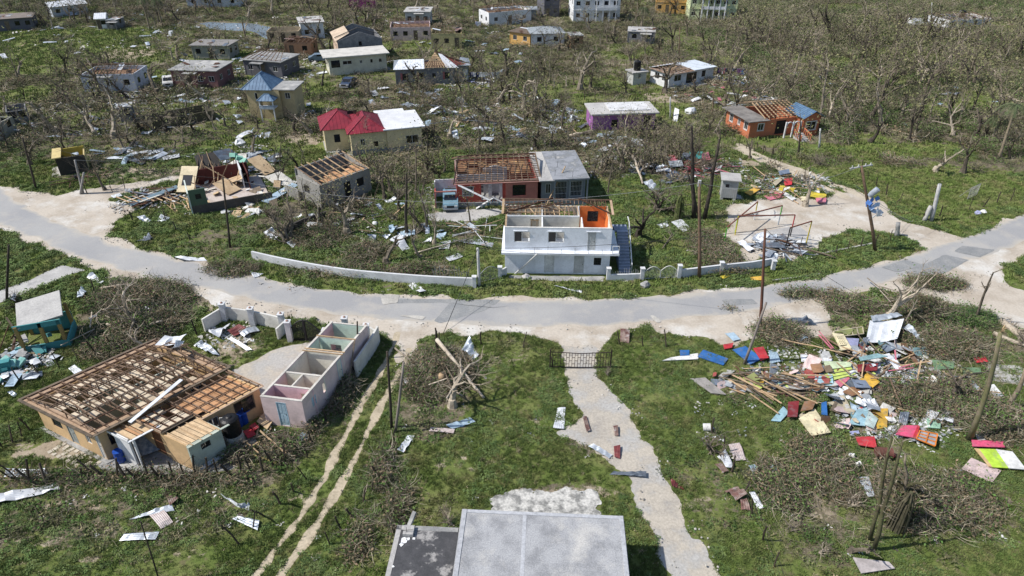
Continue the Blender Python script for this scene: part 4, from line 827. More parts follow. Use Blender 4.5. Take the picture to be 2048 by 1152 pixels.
# -- teal wreck at the left edge
TEAL = paint('teal_wall', (.06, .25, .26)); b = Bld('teal_wreck', 'broken teal house with a tilted grey slab over mustard pillars', 'ruin', (45, 700), ang=R(20))
b.foot(0, -.7, 3.6, 2.4)
s_ = MB().box(-1.3, -1.4, 0, 1.9, 1.6, .14).build('tilted_slab', CONC2, b.r); s_.location = (1.6, .9, 2.7); s_.rotation_euler = (R(14), R(-6), R(8))
MUS = paint('mustard_pillar', (.28, .20, .07))
for x, y in ((.4, -.6), (2.0, -.5), (3.3, -.5), (3.4, 2.0), (.3, 2.2)): stick('pillar', (x, y, 0), (x, y, 2.5), .24, .24, MUS, b.r)
b.wall((.2, -.62), (3.5, -.62), 2.1, 2.55, TEAL, t=.12, name='beam'); b.wall((.2, -.7), (3.6, -.7), 0, .6, TEAL, t=.15); b.wall((3.6, -.6), (3.6, 2.2), 0, .7, TEAL, t=.15); b.wall((3.5, 2.3), (.3, 2.3), 0, 1.6, TEAL, t=.15)
b.wall((-4.0, -3.2), (0, -3.0), 0, 1.0, TEAL, t=.5, name='fallen_wall')
for i in range(46):
    x, y = random.gauss(-1.4, 1.6), random.gauss(-1.6, 1.1); o = slabbox('rubble_block', -.25, -.18, 0, .25, .18, .2, random.choice([CONC, CONC2, TEAL, CONC, mm('pale_teal', (.25, .50, .46))]), b.r)
    o.matrix_local = Matrix.Translation((x, y, random.uniform(0, .7))) @ Matrix.Rotation(random.uniform(-.6, .6), 4, 'X') @ Matrix.Rotation(random.uniform(0, 6), 4, 'Z') @ Matrix.Diagonal((random.uniform(.3, .9), random.uniform(.3, .6), random.uniform(.12, .3), 1))
for i in range(6): stick('broken_board', (random.uniform(-3, 0), random.uniform(-1, 3), .2), (random.uniform(-2, 1), random.uniform(0, 4), random.uniform(.8, 2.4)), .14, .06, random.choice([TIMBG, TIMBD]), b.r)
# -- burst house at the left centre
b = Bld('collapsed_house', 'burst wooden house with a green and white corner wall and tumbled rafters', 'ruin', (388, 430), (525, 405)); b.foot(0, 0, 8.4, 7.5)
DGRN = paint('dark_green_wall', (.075, .12, .08)); DKBRD = mm('shaded_board', (.085, .075, .07), (.06, .055, .05)); b.floor(0, 0, 8.4, 8, mm('tiled_floor', (.50, .44, .40), (.40, .34, .30)), .3)  # dark board colour for the low front wall and loose boards
b.wall((0, 0), (8.6, 0), 0, 1.05, DKBRD); b.wall((0, 0), (1.7, 0), 1.05, 2.9, DGRN, [(.6, 1.75, .6, .6, 'b')]); b.wall((-.16, 4.2), (-.16, -.02), 0, 2.6, paint('white_green_wall', (.60, .66, .60)), t=.14)
b.wall((7.2, 8), (1.0, 8), 0, 2.2, mm('maroon_board', (.10, .03, .025)), t=.12); b.wall((6.2, 4.5), (6.2, 8), 0, 2.6, WHITE, t=.1); b.wall((6.8, 4), (6.8, 8), 0, 2.3, mm('maroon_board', (.1, .03, .025)), t=.1)
def loose(par, name, x, y, z, w, l, th, mat, yaw=None, pitch=0, roll=0):
    return link(name, ubox(mat), par, Matrix.Translation((x, y, z)) @ Matrix.Rotation(random.uniform(0, 6.28) if yaw is None else yaw, 4, 'Z') @ Matrix.Rotation(pitch, 4, 'X') @ Matrix.Rotation(roll, 4, 'Y') @ Matrix.Diagonal((w, l, th, 1)))
PLY = mm('plywood', (.56, .42, .26), (.46, .33, .20), rnd=.15); PALEW = mm('pale_board', (.62, .60, .54), rnd=.15)
TEALP = mm('teal_zinc', (.14, .20, .24), rnd=.1, rough=.5, bump=0)
p_ = loose(b.r, 'wall_panel', .3, 7.2, 1.5, 2.0, 3.4, .1, mm('cream_board', (.62, .53, .36)), yaw=-.5, pitch=.7); wp = MB().box(-.28, -.25, 1.01, .28, .15, 1.3).build('window', GLASS, p_)
loose(b.r, 'ply_sheet', 4.2, 4.4, .9, 1.9, 2.6, .05, PLY, yaw=.6, pitch=.35); loose(b.r, 'ply_sheet', 5.4, 5.8, 1.1, 1.9, 2.2, .05, PLY, yaw=1.2, pitch=-.3)
loose(b.r, 'ply_sheet', 9.0, 9.2, 1.0, 2.0, 3.2, .06, PLY, yaw=.5, pitch=.5); loose(b.r, 'roof_panel', 3.0, 10.2, 2.2, 2.6, 2.2, .06, mm('dark_roof_sheet', (.07, .065, .06)), yaw=.05, pitch=.75); loose(b.r, 'roof_panel', 5.2, 10.6, 2.6, 2.4, 1.7, .06, ZINCB, yaw=.4, pitch=.5, roll=.15)
for i in range(12): stick('roof_batten', (1.6 + i*.42, 9.3, 1.6 + random.uniform(-.1, .3)), (1.8 + i*.42 + random.uniform(-.5, .5), 11.2, 2.9 + random.uniform(-.6, .4)), .07, .09, random.choice([TIMBL, TIMB, TIMBG, TIMBD]), b.r)
loose(b.r, 'roof_panel', 10.2, 5.2, .5, 2.2, 2.4, .06, PALEW, yaw=.4, pitch=.2); loose(b.r, 'roof_panel', 10.8, 3.8, .35, 1.6, 2.4, .06, PALEW, yaw=1.0, pitch=.1); loose(b.r, 'roof_panel', 9.6, .6, .5, 4.8, 1.2, .06, mm('pale_blue_zinc', (.32, .42, .50), rough=.5, bump=0), yaw=.55, roll=-.1)
loose(b.r, 'roof_panel', -3.6, 6.4, .5, 5.6, .9, .08, TEALP, yaw=.32, roll=-.1)
for i in range(20):
    x, y = random.uniform(.5, 8), random.uniform(4.5, 9.5); stick('fallen_rafter', (x, y, random.uniform(.4, 1.2)), (x + random.uniform(-2, 2), y + random.uniform(-.5, 1.5), random.uniform(1.4, 3.2)), .09, .09, random.choice([TIMBL, TIMBG, TIMBL, TIMB]), b.r)
for i in range(8): stick('fallen_rafter', (-7.6 + i*.85, 8.6 - i*.28, .3), (-6.2 + i*.85, 5.2 - i*.3, .7), .10, .08, TIMBL, b.r)
for i in range(26): stick('broken_board', (random.uniform(-7.4, -.5), random.uniform(4, 9), random.uniform(.1, .5)), (random.uniform(-7, -.5), random.uniform(4, 9), random.uniform(.1, .9)), random.uniform(.1, .3), .04, random.choice([TIMBG, TIMBD, PALEW, ZINCB]), b.r)
for i in range(10): stick('fallen_rafter', (random.uniform(-2.6, -.2), random.uniform(1, 5), .1), (random.uniform(-2.6, -.2), random.uniform(1, 6), random.uniform(.1, .8)), .09, .06, TIMBL, b.r)
for i in range(42):
    x, y = random.uniform(.6, 10.5), random.uniform(.6, 9); loose(b.r, 'debris_board', x, y, .25 + random.uniform(0, .4), random.uniform(.2, .9), random.uniform(.3, 1.3), .05, random.choice([PALEW, PLY, TIMBG, WHITE, DKBRD, mm('maroon_board', (.1, .03, .025)), PALEW]), pitch=random.uniform(-.3, .3), roll=random.uniform(-.3, .3))
for i in range(3): loose(b.r, 'green_crate', 6.0 + i*.5, 9.8 - i*.5, 2.4 - i*.3, .7, .8, .5, mm('mint_plastic', (.30, .58, .46), rnd=.1), pitch=.4)

# -- the rest of the village, farther off
LG = paint('pale_blue_grey', (.46, .50, .57)); MAR = paint('maroon_wall', (.20, .10, .10)); DKG = paint('dark_grey_wall', (.12, .12, .14)); PW = paint('pink_white_wall', (.58, .46, .46)); YV = paint('olive_yellow', (.46, .40, .20)); ORY = paint('orange_yellow', (.60, .36, .12)); LIME = paint('lime_cream', (.60, .66, .40)); BEI = paint('beige_wall', (.48, .38, .25)); BRN = paint('brown_wall', (.26, .15, .09)); GRN2 = paint('grey_tan', (.30, .30, .26)); MAG = paint('magenta_wall', (.36, .07, .20))
simple('pale_blue_house', 'pale blue-white house with rusty bare rafters left of the maroon house', (171, 184), (276, 182), 6, 2.9, LG, 'frame', 3, 2, 'k', None, rise=1.0)
simple('maroon_house', 'maroon house with a torn grey roof behind the parked white pickup', (349, 174), (438, 176), 6.5, 2.9, MAR, 'slab', 4, 2, 'w', 1, roofmat=CONC)
q = simple('slate_house', 'dark slate-walled house under a grey slab with a brown frame on top', (492, 150), (566, 156), 6, 2.8, DKG, 'slab', 3, 2, 'w', 1, roofmat=CONC); q.frame((0, 0, 3.0), (q.W, 0, 3.0), (q.W*.2, 4, 4.0), (q.W*.8, 4, 4.0), 8, 3, TIMB, TIMBD)
simple('grey_tan_house', 'small grey-tan house with an orange doorway in the field', (388, 118), (460, 119), 5, 2.6, GRN2, 'slab', 3, 2, 'k', 1, roofmat=mm('broken_slab', (.22, .21, .20)))
simple('roofless_hut', 'roofless brick-red house with a bare mono-pitch frame', (572, 112), (625, 112), 5, 2.5, BRN, 'mono', 2, 1, 'k', 0)
simple('beige_ruin', 'open-topped beige ruin beside the pond', (536, 86), (600, 85), 5, 2.4, BEI, 'none', 3, 1, 'k', 1)
simple('white_block', 'plain white boxy house with a flat roof beside the pond', (605, 79), (650, 76), 7, 3.4, WHITE, 'slab', 2, 2, 'k', None, roofmat=CONC2)
simple('pink_white_house', 'pink and white house with its roof timbers showing', (782, 82), (862, 80), 7, 2.8, PW, 'frame', 4, 2, 'k', 2)
simple('olive_house', 'olive-yellow house with a dark gap under its torn roof', (864, 97), (924, 96), 6, 3.0, YV, 'mono', 3, 2, 'k', 2)
simple('pale_grey_house', 'pale grey flat-roofed house among bare trees behind the pink and white one', (812, 50), (860, 50), 6, 3.0, paint('pale_grey_wall', (.48, .49, .47)), 'slab', 3, 2, 'k', 1, roofmat=CONC2)
simple('white_yellow_house', 'white house with yellow gable trim at the top of the village', (978, 53), (1062, 45), 6, 3.1, WHITE, 'frame', 3, 2, 'w', 1)
simple('amber_house', 'amber and orange house with a grey slab roof and white wing', (1020, 88), (1060, 94), 5, 2.6, ORY, 'slab', 2, 2, 'w', None, roofmat=mm('dark_slab', (.16, .12, .09)))
simple('white_wing_house', 'low white house wing joined to the amber house', (1062, 94), (1128, 92), 6, 2.7, WHITE, 'hip', 2, 2, 'k', None, roofmat=mm('grey_hip_roof', (.33, .36, .38), rough=.6), rise=.9)
simple('brown_hut', 'small square brown hut with a grey flat roof', (1141, 97), (1165, 96), 3.5, 2.5, BRN, 'slab', 1, 1, 'k', None, o=.15)
simple('block_shed', 'low grey-blue block shed with a broken white roof edge', (1254, 86), (1308, 88), 5, 2.4, BLOCK, 'slab', 2, 1, 'k', None, roofmat=CONC2, o=.1)
q = simple('white_mansion', 'two storey white house with arched balconies and a brown roof corner', (1146, 44), (1238, 43), 9, 2.8, WHITE, 'slab', 5, 2, 'k', 3, roofmat=CONC2, storeys=2); q.hip(0, 0, 5, 5, 5.6, 1.4, mm('brown_roof', (.20, .09, .05)), .4, .6)
for i in range(4): stick('balcony_post', (5.5 + i*1.6, -1.4, 0), (5.5 + i*1.6, -1.4, 5.5), .22, .22, WHITE, q.r)
q.slab(5.5, -1.5, 10.6, -.02, 2.78, WHITE, .16, 0, 'balcony'); MB().box(5.5, -1.56, 2.94, 10.6, -1.5, 3.6).build('parapet', WHITE, q.r)
q = simple('tan_villa', 'two storey tan villa half burnt brown at the top edge', (1310, 26), (1372, 28), 8, 2.8, ORY, 'slab', 4, 2, 'k', 1, roofmat=mm('brown_roof', (.2, .09, .05)), storeys=2)
q = simple('lime_villa', 'two storey lime and cream villa with a bright blue hip roof', (1377, 40), (1470, 42), 9, 2.8, LIME, 'slab', 6, 3, 'w', 2, roofmat=LIME, storeys=2); q.hip(2.5, -2, 8.5, 4, 5.65, 1.9, mm('bright_blue_roof', (.07, .16, .40), rough=.45, bump=0), .4, .5)
for i in range(5): stick('balcony_post', (2.7 + i*1.4, -2, 0), (2.7 + i*1.4, -2, 5.6), .25, .25, WHITE, q.r)
q.slab(2.5, -2, 8.5, -.02, 2.75, LIME, .18, 0, 'balcony'); MB().box(2.5, -2.06, 2.93, 8.5, -2.0, 3.6).build('parapet', WHITE, q.r)
simple('white_hut', 'tiny white gabled hut on the upper left meadow', (197, 59), (215, 58), 4, 2.4, WHITE, 'gable', 2, 1, 'k', 0, roofmat=ZINCW, rise=.9); simple('grey_hut', 'small grey hut right of the tiny white gabled one', (217, 59), (236, 59), 4, 2.0, BLOCK, 'slab', 1, 1, 'k', None, o=.1)
simple('long_grey_house', 'long dark grey house at the upper left edge', (-12, 64), (70, 58), 7, 2.6, DKG, 'slab', 4, 2, 'k', 1, roofmat=mm('brown_slab', (.20, .17, .15)))
simple('pale_shack', 'pale shack with a white roof far off at the upper left', (108, 36), (178, 28), 6, 2.6, LG, 'gable', 3, 1, 'k', None, roofmat=ZINCW, rise=.8)
simple('far_blue_house', 'pale blue and peach house at the top edge left of the pond', (376, 15), (480, 14), 7, 2.6, LG, 'slab', 4, 1, 'k', None, roofmat=CONC2)
simple('magenta_house', 'magenta house half hidden by bare trees at the top edge', (700, 20), (750, 19), 6, 2.7, MAG, 'frame', 2, 1, 'k', None)
simple('white_ruin', 'white roofless house with red battens in the scrub at the upper right', (1892, 62), (1978, 58), 7, 2.4, WHITE, 'mono', 4, 2, 'k', 2, rh=5); simple('low_white_ruin', 'low white wall of a ruin left of the white roofless house', (1822, 52), (1872, 54), 4, 1.2, WHITE, 'none', 1, 1, 'k', None)
simple('scrub_ruin', 'roofless grey ruin at the far left edge', (-6, 285), (36, 262), 4.5, 2.2, GRN2, 'none', 2, 2, 'k', None); simple('pale_ruin', 'pale grey ruin with two dark openings among fallen trees at the left', (22, 252), (62, 246), 4, 2.1, BLOCK, 'none', 2, 1, 'k', None)
simple('doorway_ruin', 'small grey ruin with a single dark doorway in the left scrub', (244, 246), (271, 243), 2.5, 2.2, BLOCK, 'slab', 1, 1, 'v', None, o=.05)
simple('brown_foundation', 'long low brown foundation walls in the left scrub', (308, 262), (432, 238), 4, 1.4, mm('mossy_wall', (.095, .085, .055), (.06, .055, .04)), 'none', 1, 1, 'v', None)
simple('top_edge_shack', 'dark two storey shack with grey zinc walls at the top edge', (1088, 35), (1118, 33), 5, 2.8, DKG, 'slab', 2, 1, 'k', 0, roofmat=ZINCB, storeys=2); simple('dark_low_shack', 'low grey zinc shack below the dark two storey one', (1040, 38), (1072, 38), 4, 2.2, paint('zinc_wall', (.22, .26, .30)), 'slab', 1, 1, 'k', None, roofmat=ZINC)

# -- near roof tops along the bottom edge
b = Bld('foreground_house', 'grey concrete slab roof filling the bottom centre edge', 'house', P(926, 1018, 3), ang=R(-3.1)); b.foot(-.1, -14, 8.8, 0)
SL = mm('foreground_slab', (.345, .35, .36), (.235, .24, .25), s=1.1, lo=.42, hi=.66, col3=(.45, .44, .42), s3=.45, lo3=.5, hi3=.66, fine=.3, bs=14, rnd=0, bump=.3)
MB().box(-.05, -13, 2.82, 8.75, 0, 3.0).build('roof', SL, b.r); b.wall((.3, -.4), (8.5, -.4), 0, 2.82, CONC2); b.wall((8.5, -12), (8.5, -.45), 0, 2.82, CONC2); b.wall((.3, -.45), (.3, -12), 0, 2.82, CONC2); b.wall((8.5, -12.2), (.3, -12.2), 0, 2.82, CONC2)
SJ = mm('slab_joint', (.40, .41, .43), (.34, .35, .37), s=3, rnd=.05, fine=.2)
for q in ((0, -13, .22, -.02), (3.3, -13, 3.5, -.25), (8.5, -13, 8.72, -.02), (.25, -.24, 8.5, -.03)): slabbox('parapet_band', q[0], q[1], 3.002, q[2], q[3], 3.035 if q[0] != 3.3 else 3.008, SJ, b.r)
b = Bld('lower_annex', 'lower roof with black bitumen coating beside the bottom slab roof', 'house', P(800, 1050, 2.5), ang=R(-3.1)); b.foot(-.2, -12, 3.2, 0)
BT = mm('bitumen_roof', (.055, .056, .06), (.075, .075, .08), s=2, col3=(.30, .29, .28), s3=.33, lo3=.54, hi3=.58, fine=.2, bs=12, rnd=0, bump=.3)
MB().box(-.15, -12, 2.34, 3.24, 0, 2.5).build('roof', BT, b.r); slabbox('roof_edge', -.14, -12, 2.502, .12, -.3, 2.515, CONC2, b.r); slabbox('roof_edge', .13, -.3, 2.502, 3.2, -.02, 2.512, CONC, b.r)
b.wall((.2, -.3), (3.2, -.3), 0, 2.34, CONC); b.wall((.2, -.35), (.2, -12), 0, 2.34, CONC)
slabbox('tank_plinth', .3, -.75, 2.5, .85, -.15, 2.72, CONC2, b.r); stick('column_stub', (.45, -.4, 2.5), (.75, .55, 2.95), .2, .2, CONC, b.r); stick('reinforcing_bar', (.5, -.6, 2.7), (.5, -.6, 3.1), .02, .02, IRON, b.r); stick('reinforcing_bar', (.3, -.62, 2.85), (.85, -.55, 2.85), .02, .02, IRON, b.r)
fp = MB()
for x, y, r_ in ((.40, -1.0, .20), (.32, -1.25, .13), (.62, -.88, .12), (.9, -.85, .10), (.16, -2.6, .07), (.18, -3.2, .06)): 
    fp.prism([(x + r_*random.uniform(.6, 1.2)*math.cos(a*.785), y + r_*random.uniform(.6, 1.2)*math.sin(a*.785), 2.517) for a in range(8)], (0, 0, .004))
fp.build('flaked_plaster', WHITE, b.r)['kind'] = 'stuff'
# ---------------------------------------------------------------- trees
def grow(g, p, d, L, r, lv, o, rnd, n=None, tw=None):
    seg = 5 if lv == 0 else (4 if lv < 3 else 2); pts = [p.copy()]; rad = [r]; q = p.copy(); dd = d.normalized()
    tip = o.get('tip', .35) if lv < o['lv'] else .25
    for i in range(seg):
        dd = (dd + Vector((rnd.gauss(0, 1), rnd.gauss(0, 1), rnd.gauss(0, 1))) * o['wob'] * (1 if lv else .5) + Vector((0, 0, o['up'] if lv else .05))).normalized()
        q = q + dd * (L / seg); pts.append(q.copy()); rad.append(r * (1 - (1 - tip) * (i + 1) / seg))
    (tw if (tw is not None and lv >= 2) else g).tube(pts, rad, 6 if lv == 0 else (5 if lv == 1 else 3), cap=lv < 2)
    if lv >= o['lv']: return
    k = o['n'][lv]; k = max(1, int(k * rnd.uniform(.7, 1.3) + .5))
    for i in range(k):
        t = rnd.uniform(o['from'][lv], 1) if i else 1.0; f = t * seg; a = min(int(f), seg - 1); b = pts[a].lerp(pts[a+1], f - a); ax = (pts[a+1] - pts[a]).normalized()
        s = Vector((rnd.gauss(0, 1), rnd.gauss(0, 1), rnd.gauss(0, .6))); s = (s - ax * s.dot(ax)).normalized(); sp = rnd.uniform(*o['sp'][lv])
        nd = ax * math.cos(sp) + s * math.sin(sp)
        grow(g, b, nd, L * o['len'][lv] * rnd.uniform(.55, 1.2), rad[a] * rnd.uniform(.45, .7) if lv else rad[a] * rnd.uniform(.5, .72), lv + 1, o, rnd, tw=tw)
ST = {
 'pruned': dict(lv=3, n=[4, 3, 4], sp=[(.3, .7), (.4, 1.0), (.4, 1.1)], len=[1.15, .42, .5], wob=.15, up=.10, tip=.5, **{'from': [.6, .35, .3]}, th=.36, r=.042),
 'slender': dict(lv=2, n=[5, 3], sp=[(.5, 1.1), (.5, 1.1)], len=[.22, .5], wob=.12, up=.06, tip=.4, **{'from': [.35, .3]}, th=.85, r=.022),
 'bushy': dict(lv=4, n=[6, 4, 4, 3], sp=[(.35, 1.0), (.4, 1.0), (.4, 1.1), (.4, 1.0)], len=[.9, .6, .6, .55], wob=.2, up=.07, tip=.45, **{'from': [.35, .3, .25, .2]}, th=.4, r=.032),
 'spread': dict(lv=4, n=[5, 4, 4, 3], sp=[(.6, 1.25), (.4, 1.0), (.4, 1.1), (.4, 1.0)], len=[1.15, .55, .55, .5], wob=.24, up=.05, tip=.45, **{'from': [.55, .35, .25, .2]}, th=.38, r=.033),
 'tall': dict(lv=4, n=[5, 3, 4, 4], sp=[(.15, .5), (.25, .7), (.3, .9), (.4, 1.0)], len=[1.5, .5, .55, .6], wob=.13, up=.09, tip=.4, **{'from': [.5, .3, .25, .2]}, th=.28, r=.024),
 'gnarl': dict(lv=2, n=[4, 4], sp=[(.5, 1.1), (.4, 1.1)], len=[.65, .4], wob=.30, up=.08, tip=.55, **{'from': [.5, .3]}, th=.6, r=.055),
 'shrub': dict(lv=3, n=[5, 4, 3], sp=[(.3, .9), (.4, 1.0), (.4, 1.0)], len=[1.2, .6, .6], wob=.25, up=.06, tip=.4, **{'from': [.05, .2, .2]}, th=.3, r=.03)}
def tree_mb(style, h, seed, lean=(0, 0), jag=True):
    rnd = random.Random(seed); o = ST[style]; g = MB(); tw = MB()
    nst = 1 if style not in ('shrub',) else 4
    for k in range(nst):
        d = Vector((lean[0] + rnd.gauss(0, .08 if nst == 1 else .4), lean[1] + rnd.gauss(0, .08 if nst == 1 else .4), 1))
        grow(g, Vector((rnd.gauss(0, .1*(nst-1)), rnd.gauss(0, .1*(nst-1)), -.15)), d, h * o['th'], h * o['r'], 0, o, rnd, tw=tw)
    if nst == 1:                        # flared root
        r = h * o['r']; g.tube([Vector((0, 0, -.2)), Vector((0, 0, .05)), Vector((0, 0, r*2.4))], [r*2.1, r*1.5, r*.98], 7)
    return g, tw
def leaves(g, n, cx, cy, cz, rx, rz, s, rnd):
    for i in range(n):
        p = Vector((cx + rnd.gauss(0, rx), cy + rnd.gauss(0, rx), max(.05, cz + rnd.gauss(0, rz)))); a = Vector((rnd.gauss(0, 1), rnd.gauss(0, 1), rnd.gauss(0, .6))).normalized(); b = a.cross(Vector((rnd.gauss(0, 1), rnd.gauss(0, 1), 1))).normalized()
        k = s * rnd.uniform(.6, 1.3); g.add([p - a*k, p - b*k*.5, p + a*k, p + b*k*.5], [(0, 1, 2, 3)])
LEAF = mm('dry_olive_leaf', (.125, .14, .055), (.165, .145, .08), s=2, rnd=.5, bump=0); LEAFB = mm('brown_dead_leaf', (.21, .155, .10), (.15, .11, .068), s=2, rnd=.4, bump=0)
LEAFG = mm('fresh_green_leaf', (.07, .135, .032), (.11, .165, .048), s=1.2, rnd=.4, bump=0)
TWIG = mm('dry_twig', (.25, .21, .16), (.165, .138, .105), s=2, rnd=.5, bump=0)
PROTO = {}
def proto(style, i, bark, leaf=None, one=False):
    key = (style, i, bark.name, one)
    if key in PROTO: return PROTO[key]
    g, tw = tree_mb(style, 6.0, hash((style, i)) % 9973 if False else i * 37 + len(style) * 11)
    lf = MB()
    if leaf: leaves(lf, 130, 0, 0, 3.6, 1.3, 1.1, .13, random.Random(i))
    if one:
        m = MB(); m.v = list(tw.v); m.f = list(tw.f); m.mi = [1]*len(tw.f)
        o = len(m.v); m.v += lf.v; m.f += [tuple(a+o for a in f) for f in lf.f]; m.mi += [2]*len(lf.f)
        me_ = m.mesh('branches', [bark, TWIG, LEAF]); PROTO[key] = (g.mesh('trunk', bark), me_)
    else: PROTO[key] = (g.mesh('trunk', bark), tw.mesh('branches', TWIG if bark is not BARKD else BARK))
    return PROTO[key]
NAMES = {'tall': 'bare_tree', 'pruned': 'broken_tree', 'slender': 'bare_sapling', 'bushy': 'bare_tree', 'spread': 'bare_tree', 'gnarl': 'gnarled_tree', 'shrub': 'bare_shrub'}
def tree(px, py, top, style, label, bark=BARK, i=None, lean=(0, 0), group=None, cat='tree', h=None):
    p = P(px, py); h = h or zat(px, py, top); i = random.randrange(5) if i is None else i
    tr, br = proto(style, i, bark); s = h / 6.0
    r = empty(NAMES[style], p, random.uniform(0, 6.28), label, cat, group); r.scale = (s, s, s)
    r.rotation_euler = (lean[1] * -1, lean[0], r.rotation_euler.z)
    link('trunk', tr, r); link('branches', br, r); TREES.append((p.x, p.y)); return r
TREES = []
T = [(694,468,325,'pruned','dead tree with a thick trunk leaning toward the grey block building',BARKP,(-.12,0)),(617,448,350,'slender','slim stripped tree by the block building corner',BARK,(0,0)),(572,485,370,'shrub','pale spiky shrub tree above the left end of the white curved wall',BARK,(0,0)),
 (772,526,442,'gnarl','thick split stump with a jagged crown inside the curved white wall',BARK,(0,0)),(842,518,455,'gnarl','crooked stump right of the split stump inside the curved wall',BARK,(.15,0)),(799,423,340,'pruned','forked stripped tree left of the red house carport',BARK,(0,0)),
 (814,468,312,'slender','tall wavy bare trunk between the sheds and the red house',BARKD,(0,0)),(854,460,350,'slender','straight bare trunk in front of the carport',BARK,(0,0)),(869,488,340,'tall','tall forked bare tree just left of the white house yard',BARKP,(0,0)),
 (1277,473,372,'gnarl','dark gnarled tree with a hooked limb right of the white house stairs',BARKD,(0,0)),
 (1216,386,305,'slender','thin dark stem at the shaded side of the grey slab house',BARK,(0,0)),(1256,330,240,'bushy','bare tree right of the grey slab roof',BARK,(0,0)),(1286,345,262,'slender','thin crooked tree by the collapsed palm',BARK,(0,0)),
 (958,306,225,'pruned','dark forked tree behind the left end of the red house roof',BARKD,(0,0)),(1065,235,95,'tall','tall pale bare tree standing behind the red house',BARKP,(0,0)),(1072,300,215,'spread','broken tree just behind the rusty rafters',BARK,(0,0)),(1125,262,165,'bushy','slim bushy bare tree left of the purple house',BARK,(0,0)),
 (1245,320,235,'spread','bare crown hanging in front of the purple house',BARKP,(0,0)),(1290,345,250,'bushy','bare tree at the right front of the purple house',BARK,(0,0)),(1315,420,300,'shrub','low thicket tree right of the slab house',BARK,(0,0)),(1385,300,225,'pruned','stub-limbed tree behind the painted rubble',BARK,(0,0)),
 (1500,318,255,'pruned','stripped tree left of the orange house steps',BARK,(0,0)),(1610,412,300,'pruned','big splintered stump tree beside the bright rubble in the yard',BARKP,(0,0)),(1640,330,290,'shrub','fallen thorny crown near the double track',BARKP,(0,0)),(1675,275,200,'pruned','dark bare tree right of the orange house',BARKD,(0,0)),(1740,285,215,'gnarl','dark uprooted tree at the scrub edge',BARKD,(.2,0)),
 (738,305,205,'tall','pale bare tree in front of the yellow house',BARKP,(0,0)),(728,300,240,'slender','second pale stem in front of the yellow house',BARKP,(-.1,0)),(790,292,262,'gnarl','short stump by the yellow house wall',BARK,(0,0)),(645,172,110,'pruned','dark forked tree left of the long cream house',BARKD,(0,0)),(735,182,138,'gnarl','dark leaning tree before the cream house',BARKD,(.15,0)),
 (590,268,165,'spread','big dark tree with spreading limbs beside the blue-roofed house',BARKD,(-.15,0)),(690,62,5,'spread','huge dark spreading bare tree behind the gable building',BARKD,(0,0)),(645,95,35,'bushy','dark bare tree by the white boxy house',BARKD,(0,0)),(745,58,5,'bushy','dark bare tree right of the huge spreading one',BARKD,(0,0)),
 (140,318,205,'bushy','leaning bare tree behind the yellow ruin',BARK,(.2,0)),(120,262,190,'spread','long-limbed grey tree in the left scrub',BARK,(-.2,0)),(285,262,200,'gnarl','dark bare trunk near the single-doorway ruin',BARKD,(0,0)),(450,252,190,'pruned','tall bare tree right of the brown foundation',BARK,(0,0)),(345,238,165,'slender','leaning pole-like trunk near the maroon house',BARKD,(-.3,0)),
 (210,380,290,'bushy','thorny bare tree beside the dirt track',BARK,(0,0)),(250,300,230,'bushy','bare tree above the dirt track',BARK,(0,0)),(350,300,240,'spread','broken tree behind the burst house',BARK,(0,0)),(1342,105,10,'pruned','tall dark Y-shaped tree below the lime villa',BARKD,(0,0)),(1190,136,72,'pruned','grey bare tree left of the block shed',BARK,(0,0)),(1078,150,82,'bushy','pale bare tree below the white wing house',BARKP,(0,0)),
 (1268,130,80,'tall','slim bare tree behind the water tank',BARK,(0,0)),(1393,190,140,'gnarl','stub tree before the white bungalow',BARK,(0,0)),(1425,130,45,'bushy','pale bare tree behind the white bungalow',BARKP,(0,0)),(1720,60,10,'spread','dark bare tree standing out in the scrub',BARKD,(0,0)),(1935,100,45,'spread','dark bare tree below the white roofless house',BARKD,(0,0)),(1845,50,0,'bushy','dark bare tree near the thin mast',BARKD,(0,0)),
 (1800,235,140,'bushy','bare yellowish tree with a snapped white limb in the scrub',BARKP,(0,0)),(1905,270,165,'bushy','pale bare tree deep in the right scrub',BARKP,(0,0)),(1925,345,230,'pruned','broken trunk at the scrub edge above the green paddock',BARK,(0,0)),(1870,342,270,'gnarl','stump with a torn limb above the paddock',BARKP,(0,0)),
 (1775,640,500,'pruned','pale forked tree rising from the brush at the road junction',BARKP,(-.05,0)),(1805,655,580,'slender','pale slim stem beside the forked junction tree',BARKP,(0,0)),(1952,640,505,'slender','leaning dark pole-like tree by the side road',BARK,(.35,0)),(1900,805,665,'spread','dark branching tree in the debris at the right edge',BARKD,(0,0)),(1700,1105,1040,'gnarl','short leaning splintered post-like stump left of the mossy stems',BARK,(.1,0)),
 (1790,1000,905,'gnarl','vine-hung stump behind the mossy twin stems',GBARK,(0,0)),(1420,900,825,'shrub','thorn bush by the paint bucket on the right lawn',BARK,(0,0)),(905,812,705,'gnarl','grey splintered trunk standing in the brush heap',BARKP,(0,0)),(280,655,540,'bushy','uprooted pale tree with spread roots in the brown patch',BARKP,(0,0)),(265,640,490,'spread','bare tree whose twigs reach over the road at the left',BARKP,(0,0)),
 (300,700,640,'gnarl','broken limb stump below the uprooted pale tree',BARKP,(0,0)),(1410,340,285,'shrub','brush crown behind the turquoise rubble board',BARK,(0,0)),(430,330,285,'shrub','dark thicket right behind the burst house',BARKD,(0,0)),(40,610,560,'shrub','dark broken shrub left of the concrete lane',BARKD,(0,0)),(520,800,770,'shrub','potted-looking dry shrub near the pink house end',BARK,(0,0))]
for (px, py, top, sty, lab, bk, ln) in T: tree(px, py, top, sty, lab, bk, lean=ln)
